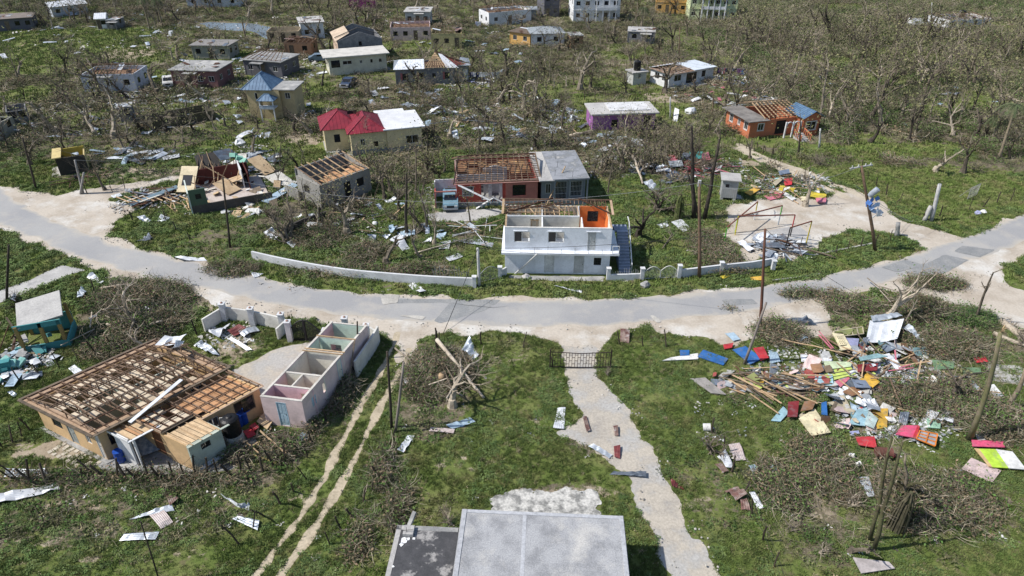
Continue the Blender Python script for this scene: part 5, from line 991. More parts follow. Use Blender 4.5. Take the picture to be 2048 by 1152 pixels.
# things planted on their own
def stump_wrap(px, py, h, label, lm_=None, nl=26):
    r = empty('wrapped_stump', P(px, py), 0, label, 'tree stump'); g = MB(); g.tube([Vector((0,0,0)), Vector((.05,0,h*.5)), Vector((0,0,h))], [.5, .36, .10], 9); g.build('trunk', GBARK, r)
    l = MB()
    for i in range(nl):
        a = random.uniform(0, 6.28); R0 = random.uniform(.22, .42); z = h * random.uniform(.55, 1.0); q = [Vector((math.cos(a)*R0*t1, math.sin(a)*R0*t1, z*(1 - t2))) for t1, t2 in ((.3, 0), (1.2, .15), (1.45, .6), (1.3 + random.uniform(0, .5), .98))]
        w = Vector((-math.sin(a), math.cos(a), 0)) * (.09 if nl < 40 else .035); vs = []
        for k in q: vs += [k - w, k + w]
        l.add(vs, [(0,1,3,2), (2,3,5,4), (4,5,7,6)])
    l.build('leaves', lm_ or mm('wilted_palm_leaf', (.12, .14, .045), (.065, .085, .028), s=2, rnd=.2), r)
stump_wrap(1355, 438, 3.0, 'stump wrapped in hanging green banana leaves behind the white house yard'); stump_wrap(1792, 1055, 3.0, 'dark stump cloaked in hanging vine at the lower right', mm('hanging_vine', (.09,.08,.05), (.05,.045,.03), s=3, rnd=.2), 70)
def palm(px, py, h, label, lean=0., fr=12, droop=1.0, dead=False, cx=None):
    r = empty('palm_tree', P(px, py), 0, label, 'palm tree'); g = MB(); n = 9
    pts = [Vector((lean*h*(k/n)**1.3, 0, h*k/n - .1)) for k in range(n+1)]; g.tube(pts, [.20 - .07*k/n + (.03 if k == 0 else 0) for k in range(n+1)], 9); g.build('trunk', mm('ringed_palm_bark', (.26, .21, .15), (.15, .13, .09), s=3, rnd=.15), r, True)
    top = pts[-1]; fm = mm('palm_frond', (.07, .10, .045), (.12, .13, .07), s=2, rnd=.25, bump=0)
    for i in range(fr):
        a = 6.28*i/fr + random.uniform(-.3, .3); L = random.uniform(1.7, 2.6); l = MB(); pp = []; d = Vector((math.cos(a), math.sin(a), .5)); q = top.copy()
        for k in range(7): pp.append(q.copy()); q = q + d.normalized() * L/6; d.z -= .48*droop
        for k in range(6):
            for sgn in (-1, 1):
                for e in range(3):
                    b0 = pp[k].lerp(pp[k+1], e/3); ax = (pp[k+1]-pp[k]).normalized(); s_ = ax.cross(Vector((0,0,1))).normalized()*sgn; t = b0 + s_*.45 + ax*.25 + Vector((0,0,-.35)); l.add([b0, b0 + ax*.07, t], [(0,1,2)])
        l.tube(pp, [.03]*7, 3); l.build('frond', fm, r)
    return r
palm(1997, 318, 7.2, 'tall palm with drooping fronds at the right edge of the scrub', -.07, 14); palm(1988, 283, 3.6, 'shorter palm with wilted fronds left of the tall palm', -.14, 12, 1.5)
palm(1283, 60, 5, 'dark palm with hanging fronds below the white mansion', 0, 12, 1.3); palm(300, 60, 7, 'palm on the upper left meadow beyond the dug field', 0, 9, 1.2); palm(325, 52, 6, 'second palm at the upper left near the pond', 0, 9, 1.3); palm(60, 45, 6, 'round-headed palm at the upper left corner', 0, 12, 1.0); palm(490, 72, 4, 'small dark palm against the pond', 0, 12, .8)
def snapped_palm(px, py, tx, ty, label, mat):
    a0 = P(px, py); hz = zat(px, py, ty); ff = a0.y*_c - (hz - CAM_H)*_s; L = (tx - 1024)/FPX*ff - a0.x
    r = empty('snapped_palm_trunk', a0, 0, label, 'palm trunk'); g = MB(); pts = [Vector((L*t + .25*math.sin(t*3.1), 0, hz*t - .1)) for t in (0, .25, .5, .75, 1)]; g.tube(pts, [.22, .17, .15, .13, .11], 10); g.build('trunk', mat, r, True)
    j = MB()
    for i in range(6): j.bar(pts[-1], pts[-1] + Vector((random.uniform(-.2, .2), random.uniform(-.2, .2), random.uniform(.2, .5))), .05, .03)
    j.build('splinter', TIMBL, r); k = MB()
    for t in range(14): q = pts[0].lerp(pts[-1], t/14 + .03); k.tube([q, q + (pts[-1]-pts[0]).normalized()*.04], [.02]*2, 4)
    k.build('ring', mm('palm_ring', (.10, .085, .06)), r)
snapped_palm(1938, 880, 2002, 662, 'snapped palm trunk with ringed bark leaning among the debris', mm('green_palm_bark', (.13, .13, .06), (.17, .14, .10), s=1, rnd=.1)); snapped_palm(2012, 815, 2052, 735, 'second leaning palm trunk cut by the right edge', mm('ringed_palm_bark', (.2, .16, .12)))
def stem(px, py, tx, ty, r, label, mat, seed, nb=5):
    a0 = P(px, py); hz = zat(px, py, ty); ff = a0.y*_c - (hz - CAM_H)*_s; L = (tx - 1024)/FPX*ff - a0.x; o = empty('broken_tree', a0, 0, label, 'tree'); rn = random.Random(seed); g = MB()
    pts = [Vector((L*t + rn.gauss(0, .06)*(0 < t < 1), rn.gauss(0, .08)*(0 < t < 1), hz*t - .1)) for t in (0, .2, .4, .6, .8, 1)]; g.tube(pts, [r, r*.9, r*.82, r*.72, r*.6, r*.45], 8); g.build('trunk', mat, o, True); g = MB()
    for i in range(nb): k = rn.randrange(2, 6); grow(g, pts[k], Vector((rn.gauss(0, 1), rn.gauss(0, 1), .5)), rn.uniform(.5, 1.4), r*.28, 2, ST['bushy'] | {'lv': 3}, rn)
    g.build('branches', TWIG, o); return o
stem(1388, 438, 1384, 250, .26, 'tall dark trunk behind the leaf-wrapped stump, left one of two', BARKD, 11, 9); stem(1409, 438, 1440, 275, .24, 'tall dark trunk leaning right beside the leaf-wrapped stump', BARKD, 12, 10); stem(1400, 436, 1372, 330, .15, 'short dark side trunk between the two tall dark ones', BARKD, 13, 6)
stem(1748, 1100, 1806, 880, .13, 'tall mossy stem, right one of the lower right pair', GBARK, 1); stem(1740, 1082, 1785, 868, .12, 'tall mossy stem, left one of the lower right pair', GBARK, 2, 7); stem(1812, 1010, 1812, 905, .11, 'broken upright stem behind the mossy pair', BARK, 3)
def log(p0, p1, r0, r1, label, mat, z0=.2, z1=.2, name='log', cat='log', br=3):
    a = P(*p0) + Vector((0,0,z0)); b_ = P(*p1) + Vector((0,0,z1)); o = empty(name, a, 0, label, cat); d = b_ - a; rnd = random.Random(int(p0[0]))
    pts = [d*t + Vector((rnd.gauss(0,.04), rnd.gauss(0,.04), rnd.gauss(0,.03)))*d.length*.3*(0 < t < 1) for t in (0, .25, .5, .75, 1)]; g = MB(); g.tube(pts, [r0 + (r1-r0)*t for t in (0, .25, .5, .75, 1)], 7); g.build('trunk', mat, o, True)
    if br:
        g = MB()
        for i in range(br * 2):
            t = rnd.uniform(.3, .95); q = d*t; grow(g, q, Vector((rnd.gauss(0,1), rnd.gauss(0,1), .5)) + d.normalized(), d.length*.28, r1*.5, 1, ST['bushy'] | {'lv': 3}, rnd)
        g.build('branches', TWIG, o)
for a in [((876,712),(968,802),.17,.10,'long peeled white trunk lying against the brush heap',mm('peeled_wood',(.50,.44,.36),(.36,.30,.23)),1.6,.3),((2000,645),(2060,690),.32,.28,'fat felled trunk at the side road on the right edge',BARKP),((1985,670),(2060,700),.18,.15,'thinner log beside the fat felled trunk',BARKP),((880,770),(885,775),.3,.25,'hollow torn stump in the brush heap',TIMBL,0,1.2),
          ((265,668),(330,660),.2,.1,'forked fallen limb in the brown patch at the left',BARKP,.3,.9),((205,585),(262,592),.10,.06,'pale fallen pole left of the uprooted tree',BARKP,.5,1.2),((215,652),(250,662),.1,.1,'short cut log in the brown patch',BARKP),((1660,612),(1720,628),.15,.1,'dark log under the junction tree',BARK),((640,470),(730,430),.12,.06,'fallen branch before the block building',BARKP),
          ((830,510),(950,478),.08,.04,'long fallen branch across the walled garden',BARKP),((1140,275),(1190,265),.3,.2,'uprooted pale log behind the red house',BARKP),((1285,372),(1262,338),.12,.16,'fallen palm trunk right of the slab house',BARKP,.3,1.8),((900,178),(1010,182),.2,.1,'fallen crown before the grey block house',BARK),((1325,500),(1345,470),.08,.05,'bent branch in the garden right of the stairs',BARK),((790,700),(868,765),.08,.05,'forked twig log at the brush heap edge',BARKP),
          ((1100,278),(1180,300),.14,.08,'tangled fallen trunk behind the rusty roof',BARK),((800,155),(900,175),.2,.08,'long felled tree lying before the grey block house wall',BARKP),((1700,720),(1560,690),.05,.05,'long pole over the coloured boards',TIMBL,.5,.6)]:
    log(*a, **({} if len(a) > 6 else {}))
for k, (a, b_, l) in enumerate([((1478,905),(1462,812),''),]): pass
for (px, py, s, lab) in [(1090,758,1,''),]: pass
# dry fan-shaped branches on the lawn near the slab roof
for px, py, h, lab in [(905,1052,2.2,'fan of pale dry branches at the corner of the slab roof'),(785,1052,1.8,'pale fallen forked branch by the ditch left of the lower roof'),(1640,1105,1.6,'bleached dry sprig on the lower right grass'),(1215,752,1.2,'straw-coloured brush beside the black iron gate'),(1580,1060,1.5,'pale dry sprig by the lower right post'),(1700,1010,1.8,'brown brittle bush on the lower right weeds'),(1950,1010,1.6,'thin yellowish bush at the lower right'),(560,880,1.5,'dry bush by the barbed fence below the pink house'),(430,910,1.2,'flattened reeds beside the blue drums')]:
    tree(px, py, 0, 'shrub', lab, BARKP, lean=(random.uniform(-.3, .3), random.uniform(0, .5)), h=h, cat='branch')

# ---- the woodland and scattered bare trees, each its own object
def inside(x, y, polys):
    o = np.zeros(np.shape(x), bool)
    for q in polys:
        q = np.array(q); mn = q.min(0); mx = q.max(0); s_ = (x >= mn[0]) & (x <= mx[0]) & (y >= mn[1]) & (y <= mx[1])
        if s_.any(): t = np.zeros(s_.sum(), bool); t = sdf_poly(x[s_], y[s_], q) > 0; o[s_] |= t
    return o
def pix(x, y, z=0.):
    dz = z - CAM_H; f = y*_c - dz*_s; up = y*_s + dz*_c; return 1024 + FPX*x/f, 576 - FPX*up/f
def blocked(x, y, g=0.):
    return inside(x, y, FOOT) | (f_road(x, y) > -g) | (f_verge(x, y) > -g) | (f_drive(x, y) > -g) | (sdf_poly(x, y, YARD) > -g) | (sdf_poly(x, y, APRON) > 0) | (sdf_poly(x, y, ROCK) > -.1) | (sdf_poly(x, y, LANE) > 0) | (sdf_poly(x, y, FRONTAPRON) > 0) | (sdf_poly(x, y, REDAPRON) > 0) | (sdf_poly(x, y, pond) > -1)
def rnd_px(n, x0, x1, y0, y1):          # points uniform on the ground inside a pixel window
    out = []
    a = P(x0, y0); b = P(x1, y0); c_ = P(x0, y1); d = P(x1, y1)
    X0, X1 = min(a.x, c_.x), max(b.x, d.x); Y0, Y1 = c_.y, a.y
    x = rng.uniform(X0, X1, n*6); y = rng.uniform(Y0, Y1, n*6); u_, v_ = pix(x, y); k = (u_ > x0) & (u_ < x1) & (v_ > y0) & (v_ < y1); return x[k][:n], y[k][:n]
# regions: (pixel window, how many, styles, label)
ZW = [((1450,2150,60,330), 215, ('bushy','tall','tall','spread','slender','pruned','tall'), 'in the @ of the upper right woodland', 'bare trees of the woodland at the upper right', (4.5, 10.5)),
      ((1080,1500,60,200), 62, ('bushy','tall','spread','gnarl'), 'in the @ of the scrub around the white bungalow', 'bare trees around the white bungalow', (3.5, 8)),
      ((820,1180,130,300), 84, ('tall','tall','bushy','gnarl','pruned'), 'in the @ of the field behind the red house', 'bare trees behind the red house', (3, 8)),
      ((1180,1480,265,350), 46, ('pruned','tall','tall','bushy'), 'in the @ of the tangle below the purple house', 'stripped trees below the purple house', (3, 5.5)),
      ((-60,480,110,330), 74, ('bushy','tall','spread','gnarl'), 'in the @ of the left scrub', 'bare trees of the left scrub', (3.5, 8.5)),
      ((420,860,15,110), 46, ('tall','spread','bushy','pruned'), 'in the @ of the upper village', 'bare trees of the upper village', (4, 9)),
      ((-100,420,-5,60), 50, ('tall','spread','bushy','tall'), 'in the @ of the top left woods', 'bare trees of the top left woods', (5, 10)),
      ((860,1480,-5,60), 50, ('tall','spread','bushy','tall'), 'in the @ of the top centre woods', 'bare trees of the top centre woods', (5, 10)),
      ((480,860,180,330), 34, ('shrub','gnarl','bushy'), 'in the @ of the ground round the yellow house', 'bare trees around the yellow house', (2.5, 5)),
      ((540,980,330,500), 52, ('pruned','slender','shrub','tall','tall','slender'), 'in the @ of the middle garden', 'stripped trees of the middle garden', (3, 6.5))]
NB = [0]; FARW = []
BKN = {BARK.name: 'brown', BARKP.name: 'pale', BARKD.name: 'dark'}; STN = {'tall': 'upright tree', 'bushy': 'twiggy tree', 'spread': 'wide tree', 'shrub': 'bush-like tree', 'slender': 'pole-like tree', 'pruned': 'stub-limbed tree', 'gnarl': 'crooked stump'}
for (w, n, sty, lab, grp, hr) in ZW:
    x, y = rnd_px(n*3, *[w[0], w[1], w[2], w[3]]); k = ~blocked(x, y, 1.0) & (m_green(x, y) < .45) & (f_ruts2(x, y) < -1); x, y = x[k][:n], y[k][:n]
    for a, b_ in sorted(zip(x, y), key=lambda q: q[1]):
        bad = any(len([1 for q in F_ if abs(q[0]-a) < 1.2 and abs(q[1]-b_) < 1.2]) for F_ in FOOT)
        s_ = random.choice(sty); bk = random.choice([BARK, BARK, BARKP, BARKD]); h = random.uniform(*hr) * (.6 if s_ == 'shrub' else 1) * (.7 if bad else 1)
        i_ = random.randrange(5); f = h/6
        if NAMES[s_] == 'bare_tree' and (b_ > 150 or NB[0] >= 215): FARW.append((s_, i_ % 3, bk, a, b_, f)); continue
        NB[0] += NAMES[s_] == 'bare_tree'
        tr_, br_ = proto(s_, i_, bk, True, one=True); o = empty(NAMES[s_], (a, b_, 0), 0, '', 'tree', grp); o.scale = (f, f, f * random.uniform(.85, 1.15)); o.rotation_euler = (random.gauss(0, .13), random.gauss(0, .13), random.uniform(0, 6.28)); link('trunk', tr_, o); link('branches', br_, o)['kind'] = 'stuff'
        qy, qx = np.searchsorted(np.percentile(y, [33, 66]), b_), np.searchsorted(np.percentile(x, [20, 40, 60, 80]), a); where = ('near', 'middle', 'far')[qy]; hq = (h - hr[0]*.6)/(hr[1] - hr[0]*.6); o['label'] = ('tall ' if hq > .66 else 'mid-height ' if hq > .38 else 'low ') + BKN[bk.name] + ' ' + STN[s_] + ' ' + lab.replace('@', where + (' leftmost', ' left', ' central', ' right', ' rightmost')[qx] + ' part')
# ---------------------------------------------------------------- poles, wires, fences, walls, gates
POLEW = mm('pole_wood', (.19, .125, .085), (.13, .09, .06), s=3, rnd=.15); POLED = mm('dark_pole_wood', (.06, .048, .038), (.04, .033, .027), s=3, rnd=.15); POLEC = mm('concrete_pole', (.46, .46, .46), (.36, .36, .36), s=3, rnd=.05)
def pole(px, py, tx, ty, label, mat=POLEW, r=.15, r2=None, h=None, name='utility_pole', cat='utility pole', n=8):
    a = P(px, py); h = h or zat(px, py, ty); v = (576 - ty)/FPX; top = P(tx, ty, h) ; top.y = a.y; g = MB(); r2 = r2 or r*.72
    # the top is put at its height in the plane of the foot, shifted sideways as the pole leans
    f = a.y*_c - (h - CAM_H)*_s; top.x = (tx - 1024)/FPX*f; d = top - a
    pts_ = [a + d*t + Vector((.02*math.sin(t*5), 0, 0)) for t in (0, .25, .5, .75, 1)]; pts_[0] = pts_[0] - Vector((0,0,.2)); g.tube([p - a for p in pts_], [r + (r2-r)*t for t in (0, .25, .5, .75, 1)], n)
    o = g.build(name, mat, None, True); o.location = a; tag(o, label, cat); return o, top
p1, t1_ = pole(1399, 556, 1399, 366, 'tall brown wooden pole inside the right garden wall', POLEW, .17)
MB().box(-.12, -.1, -.3, .12, .1, .25).build('bracket', POLEC, p1).location = t1_ - P(1399, 556)
pA, tA = pole(460, 495, 446, 356, 'thin dark pole in front of the burst house', POLED, .12); pB, tB = pole(72, 378, 45, 275, 'black leaning pole beside the left road', POLED, .13)
pC, tC = pole(958, 573, 956, 496, 'short white concrete post by the white garden gate', POLEC, .17); pD, tD = pole(1520, 657, 1531, 458, 'rust-brown pole standing on the south roadside', mm('red_brown_pole', (.17,.075,.05), (.11,.06,.045), rnd=.1), .13)
pE, tE = pole(1488, 728, 1533, 605, 'grey pole leaning over the blue boards', mm('grey_pole_wood', (.22,.19,.17), rnd=.1), .12); pF, tF = pole(783, 856, 775, 703, 'black double-banded pole by the dirt track', POLED, .11); pG, tG = pole(790, 864, 808, 725, 'brown pole leaning beside the black one', mm('grey_pole_wood', (.2,.17,.15)), .10)
pH, tH = pole(715, 720, 715, 643, 'thin black pole rising behind the pink house', POLED, .08); pI, tI = pole(1752, 502, 1723, 332, 'leaning wooden pole with crossarm and dangling transformer', POLEW, .17); pJ, tJ = pole(1862, 442, 1880, 368, 'leaning white concrete pole snapped in the paddock hedge', POLEC, .22, .18)
pK, tK = pole(1340, 238, 1341, 194, 'square concrete post beside the purple house', POLEC, .16, n=4); pL, tL = pole(1638, 296, 1641, 257, 'white concrete post on the grass below the orange house steps', POLEC, .14); pM, tM = pole(166, 387, 150, 320, 'leaning concrete post at the dirt track mouth', mm('dull_post', (.25,.24,.23)), .17, n=4)
pN, tN = pole(12, 602, 18, 490, 'dark pole on the left verge by the concrete lane', POLED, .12); pO, tO = pole(318, 1162, 282, 1043, 'slim crooked stick pole at the bottom left', POLED, .045); pQ, tQ = pole(1863, 62, 1864, 5, 'thin white mast beside the low white ruin', POLEC, .1)
pR, tR = pole(1358, 118, 1360, 55, 'thin pole below the lime villa', POLEW, .1); pS, tS = pole(1424, 232, 1428, 182, 'slim brown post left of the orange house', POLEW, .1); pT, tT = pole(160, 388, 168, 345, 'stub post beside the leaning concrete post', mm('dull_post', (.25,.24,.23)), .16, n=4, name='post', cat='post')
o, _ = pole(1793, 472, 1797, 446, 'stout grey concrete stub standing at the yard mouth', CONC, .30, .28, n=4, name='bollard', cat='post'); o2, _ = pole(1848, 442, 1862, 412, 'thick concrete base at the foot of the white leaning pole', CONC2, .28, .24, n=4, name='pole_base', cat='post')
ca = empty('crossarm', tI, R(8), 'bent crossarm with insulators at the top of the leaning pole', 'crossarm'); stick('arm', (-1.1, 0, -.2), (1.1, 0, .05), .12, .1, POLEC, ca)
for x in (-.9, -.3, .4, .9): stick('insulator', (x, 0, -.1 + x*.1), (x, 0, .18 + x*.1), .07, .07, LOUV, ca)
g = MB(); g.tube([Vector((0,0,0)), Vector((0,0,.25)), Vector((0,0,1.0)), Vector((0,0,1.05))], [.2,.27,.27,.1], 12); o = g.build('transformer', mm('grey_paint', (.34,.38,.44), rnd=.05)); o.location = tI + (P(1752,502)-tI)*.30 + Vector((.25,-.25,-.2)); o.rotation_euler = (.3,.5,0); tag(o, 'grey can transformer hanging off the leaning pole', 'transformer')
for i, c_ in enumerate([(.10,.22,.55),(.4,.55,.8),(.75,.78,.82)]):
    cl = MB()
    for k in range(5): cl.box(-.25, -.02, -.2, .25, .02, .2, 0, Matrix.Translation((random.gauss(0,.2), random.gauss(0,.1), -.3*k*.6)) @ Matrix.Rotation(random.uniform(-1,1), 4, 'Y') @ Matrix.Rotation(random.uniform(-1,1), 4, 'Z'))
    o = cl.build('snagged_sheet', mm('cloth%d' % i, c_, rnd=0)); o['kind'] = 'stuff'; o.location = tI + (P(1752,502)-tI)*(.36+.06*i) + Vector((.3+.25*i, -.2, 0))
WIRE = mm('cable', (.03,.03,.032), rnd=0, bump=0); WIREL = mm('pale_cable', (.30,.31,.33), rnd=0, bump=0)
def wire(a, b_, sag, label, mat=WIRE, r=.018):
    n = 16; g = MB(); a = Vector(a); b_ = Vector(b_); g.tube([a.lerp(b_, i/n) - Vector((0,0,sag*4*(i/n)*(1-i/n))) - a for i in range(n+1)], [r]*(n+1), 4); o = g.build('power_cable', mat); o.location = a; tag(o, label, 'cable')
wire(tC, tD, .5, 'cable from the white gate post to the rust-brown roadside pole'); wire(tC, P(886, 668), .1, 'cable crossing the road down to the short fence stake', r=.025); wire(t1_, tI, 1.3, 'cable from the tall brown pole to the leaning pole', WIREL, .012); wire(t1_, tA, 2.2, 'long cable passing over the white and red houses', WIREL, .012); wire(tA, tB, 1.0, 'cable over the left bay of the road', WIRE, .015)
wire(tI, tJ, .4, 'cable from the leaning pole to the snapped concrete pole', WIRE, .015); wire(tI - Vector((0,0,2)), P(1822, 446) + Vector((0,0,.1)), .2, 'loose guy wire slanting down to the yard mouth', WIREL, .02); wire(tI - Vector((0,0,2.4)), P(1816, 444), .1, 'second guy wire slanting down beside it', WIREL, .015); wire(tJ, P(2100, 345) + Vector((0,0,5)), .4, 'cable leaving the snapped pole to the right', WIRE, .014)
wire(tD, P(1840, 640) + Vector((0,0,.1)), 1.0, 'fallen cable from the rust-brown pole toward the side road', WIRE, .014); wire(P(1240, 508, 3.2), tC, .3, 'cable sagging across the white house slab', WIRE, .016); wire(tK, tS, .6, 'cable from the concrete post to the slim brown post', WIREL, .012); wire(tM, P(420,350)+Vector((0,0,3)), .5, 'wires from the leaning concrete post to the burst house', WIREL, .012)
wire(P(1030,548), P(1075,508,2.5), .0, 'white frayed strap slanting across the lower white wall', LOUV, .09)
# post fences: each post a part of its fence
def fence(name, label, line, n, h, mat=POST, r=.06, lean=.12, wires=2, gone=.08, cat='fence', wm_=WIRE):
    L = [P(*p) for p in line]; seg = [(L[i+1]-L[i]).length for i in range(len(L)-1)]; tot = sum(seg); o = empty(name, L[0], 0, label, cat); tops = []
    for k in range(n):
        if random.random() < gone and 0 < k < n-1: continue
        s_ = tot*k/(n-1); i = 0
        while i < len(seg)-1 and s_ > seg[i]: s_ -= seg[i]; i += 1
        p = L[i].lerp(L[i+1], s_/seg[i]) - L[0]; hh = h*random.uniform(.75, 1.2); t = p + Vector((random.gauss(-.05, lean)*h, random.gauss(0, lean)*h, hh)); g = MB(); m_ = p.lerp(t, .5) + Vector((random.gauss(0, .04), random.gauss(0, .04), 0)); rr = r*random.uniform(.7, 1.3)
        g.tube([p - Vector((0,0,.1)), m_, t], [rr, rr*.9, rr*.8], 5); g.build('post', mat, o); tops.append((p, t))
    for w_ in range(wires):
        f = .4 + .45*w_
        for (a, b_), (c_, d) in zip(tops, tops[1:]):
            g = MB(); q0 = a.lerp(b_, f); q1 = c_.lerp(d, f); g.tube([q0, q0.lerp(q1, .5) - Vector((0,0,.05)), q1], [.010]*3, 3); g.build('wire', wm_, o)
    return o
fence('post_fence', 'crooked black post fence along the front of the ochre house yard', [(22,955),(60,968),(110,972),(190,955),(280,962),(400,952),(520,945),(570,925)], 26, 1.5, lean=.22, r=.075)
fence('post_fence', 'short run of black posts at the far left by the ochre house', [(-20,900),(20,890),(60,860)], 5, 1.5, lean=.1); fence('post_fence', 'row of leaning stakes climbing beside the left dirt track', [(480,1090),(520,1040),(560,1008),(585,985),(615,960)], 6, 1.4, lean=.25); fence('post_fence', 'barbed post fence along the shady side of the pink house', [(615,915),(640,870),(660,830),(700,770),(712,745)], 9, 1.2, lean=.12)
fence('post_fence', 'old stakes in the ditch between track and lawn', [(660,1090),(700,1040),(735,995),(770,935),(785,880)], 9, 1.0, lean=.3); fence('post_fence', 'sparse posts along the lawn behind the road verge', [(876,700),(992,686),(1068,700),(1105,735)], 4, 1.3, lean=.15, wires=1, gone=0); fence('post_fence', 'posts on the lawn right of the black iron gate', [(1240,690),(1333,695)], 3, 1.4, gone=0, wires=1)
fence('post_fence', 'rusty post line running down the right lawn', [(1424,868),(1440,895),(1455,925),(1465,950),(1482,980),(1505,1032),(1545,1125),(1566,1190)], 8, 1.3, lean=.12, gone=0); fence('post_fence', 'small black posts on the green tongue by the yard', [(1600,492),(1640,505),(1670,508),(1710,495),(1735,492),(1780,485)], 7, 1.1, lean=.06, gone=0, wires=1)
fence('post_fence', 'dark posts along the near edge of the green paddock', [(1720,345),(1750,372),(1785,400),(1810,420),(1845,440),(1900,430),(1990,408),(2048,395)], 14, 1.5, lean=.15); fence('post_fence', 'thin posts along the double track', [(1500,292),(1560,318),(1620,340)], 8, 1.1); fence('post_fence', 'fine wire fence below the purple house lane', [(1330,240),(1400,258),(1440,275),(1500,300),(1560,322)], 16, 1.3, lean=.06, gone=0)
fence('post_fence', 'thin fence posts by the left dirt track', [(175,388),(215,385),(250,378)], 4, 1.4, lean=.05); fence('post_fence', 'thin posts on the slope below the burst house', [(265,440),(345,440),(360,480),(380,480)], 4, 1.2, lean=.05, gone=0); fence('post_fence', 'fence stakes before the teal wreck', [(0,775),(75,755),(110,740),(160,720),(230,700)], 7, 1.3, lean=.1); fence('post_fence', 'stakes right of the concrete lane', [(190,590),(205,570),(360,625),(395,670)], 4, 1.4, lean=.1, gone=0, wires=0)
fence('post_fence', 'thin posts across the middle of the far gardens', [(1170,200),(1240,205),(1330,215)], 9, 1.4, lean=.04); fence('post_fence', 'stakes behind the slab house in the tangle', [(1180,330),(1260,318),(1340,310)], 8, 1.4, lean=.15)
fence('black_stake', 'stout black stake at the end of the road cable', [(876,702),(877,702.5)], 2, 1.9, r=.09, lean=.01, wires=0, gone=0, cat='stake')
def lowwall(name, label, line, h, t, mat, cap=None, h2=None):
    o = empty(name, P(*line[0]), 0, label, 'wall'); O = P(*line[0]); pts_ = [P(*p) - O for p in line]; n = len(pts_)
    for i in range(n-1):
        a, b_ = pts_[i], pts_[i+1]; d = (b_-a); L = d.length; F = Matrix.Translation(a) @ Matrix.Rotation(math.atan2(d.y, d.x), 4, 'Z'); ha = h + ((h2 or h) - h)*i/(n-1); hb = h + ((h2 or h) - h)*(i+1)/(n-1)
        g = MB(); g.prism([F @ Vector(v) for v in ((0,0,-.05), (L,0,-.05), (L,0,hb), (0,0,ha))], F.to_3x3() @ Vector((0, t, 0))); g.build('panel', mat, o)
    return o
WW = paint('white_garden_wall', (.60,.61,.62), dirt=(.18,.17,.16)); cl = smooth_line([(505,518),(560,531),(630,545),(700,556),(780,564),(870,571),(952,575)], 4)
lowwall('garden_wall', 'long curved white garden wall along the road left of the white house', [tuple(p) for p in cl], .82, .2, WW, h2=.95); fence('railing', 'low pale iron railing on the right end of the curved wall', [(868,560),(940,566)], 16, 1.45, WIREL, .018, 0, 2, 0, 'railing', WIREL)
def pier(px, py, h, label, w=.34, ball=False, parent=None):
    o = empty('gate_pier', P(px, py), 0, label, 'gate pier'); slabbox('shaft', -w/2, -w/2, 0, w/2, w/2, h, WW, o); slabbox('cap', -w/2-.05, -w/2-.05, h, w/2+.05, w/2+.05, h+.07, WW, o)
    if ball: g = MB(); g.tube([Vector((0,0,h+.07)), Vector((0,0,h+.14)), Vector((0,0,h+.2))], [.09,.1,.03], 8); g.build('finial', mm('terracotta', (.4,.24,.18)), o)
for a in [(949,575,1.15,'white pier ending the curved garden wall'),(1000,556,1.2,'white pier left of the white house forecourt'),(1216,560,1.25,'white pier at the foot of the blue-grey stair'),(1283,560,1.25,'white pier left of the arched white gate'),(1357,556,1.35,'thick white pier right of the arched white gate'),(1441,545,1.1,'small raised pier midway along the right garden wall'),(1545,540,1.0,'end pier of the right garden wall')]: pier(*a)
lowwall('garden_wall', 'short white wall with a railing below the stair', [(1216,562),(1283,560)], .65, .18, WW); fence('railing', 'dark railing on the short white wall below the stair', [(1220,560),(1280,558)], 18, 1.05, POLEC, .016, 0, 1, 0, 'railing', WIREL); lowwall('garden_wall', 'white garden wall running right from the thick pier to the debris', [(1360,556),(1441,546),(1500,540),(1548,532)], .85, .2, WW)
lowwall('garden_wall', 'stub of white wall left of the white house forecourt', [(1002,556),(1014,549)], .8, .15, WW)
def archgate(a_, b__, h, hm, label, mat, n=14, leaf=2, r=.018, hang=False):
    A_, B_ = P(*a_), P(*b__); d = B_-A_; L = d.length; o = empty('gate', A_, math.atan2(d.y, d.x), label, 'gate')
    for k in range(leaf):
        x0, x1 = L*k/leaf+.03, L*(k+1)/leaf-.03; H = lambda x: h + (hm-h)*math.sin(math.pi*(((x/L)) if not hang else (x-x0)/(x1-x0))) if hm != h else h
        g = MB(); m_ = n//leaf
        for i in range(m_): g.tube([Vector((x0+(x1-x0)*i/m_,0,.1)).lerp(Vector((x0+(x1-x0)*(i+1)/m_,0,.1)), 0), Vector((x0+(x1-x0)*(i+1)/m_,0,.1))], [r*1.5]*2, 4); g.tube([Vector((x0+(x1-x0)*i/m_,0,H(x0+(x1-x0)*i/m_))), Vector((x0+(x1-x0)*(i+1)/m_,0,H(x0+(x1-x0)*(i+1)/m_)))], [r*1.8]*2, 4)
        for x in (x0, x1): g.tube([Vector((x,0,.05)), Vector((x,0,H(x)))], [r*2]*2, 4)
        lf = g.build('gate_leaf', mat, o)
        for i in range(1, m_): x = x0+(x1-x0)*i/m_; gg = MB(); gg.tube([Vector((x,0,.1)), Vector((x,0,H(x)))], [r]*2, 4); gg.build('bar', mat, lf)
    return o
archgate((1288,559), (1351,556), .9, 1.35, 'white arched double gate in the garden wall', LOUV, 22, 2, .018, True); archgate((960,566), (998,556), .9, 1.5, 'white arched gate standing open left of the white house', WIREL, 14, 1, .016); archgate((584,681), (644,685), 1.1, 2.1, 'black arched iron gate between white piers at the pink house yard', IRON, 26, 2, .03)
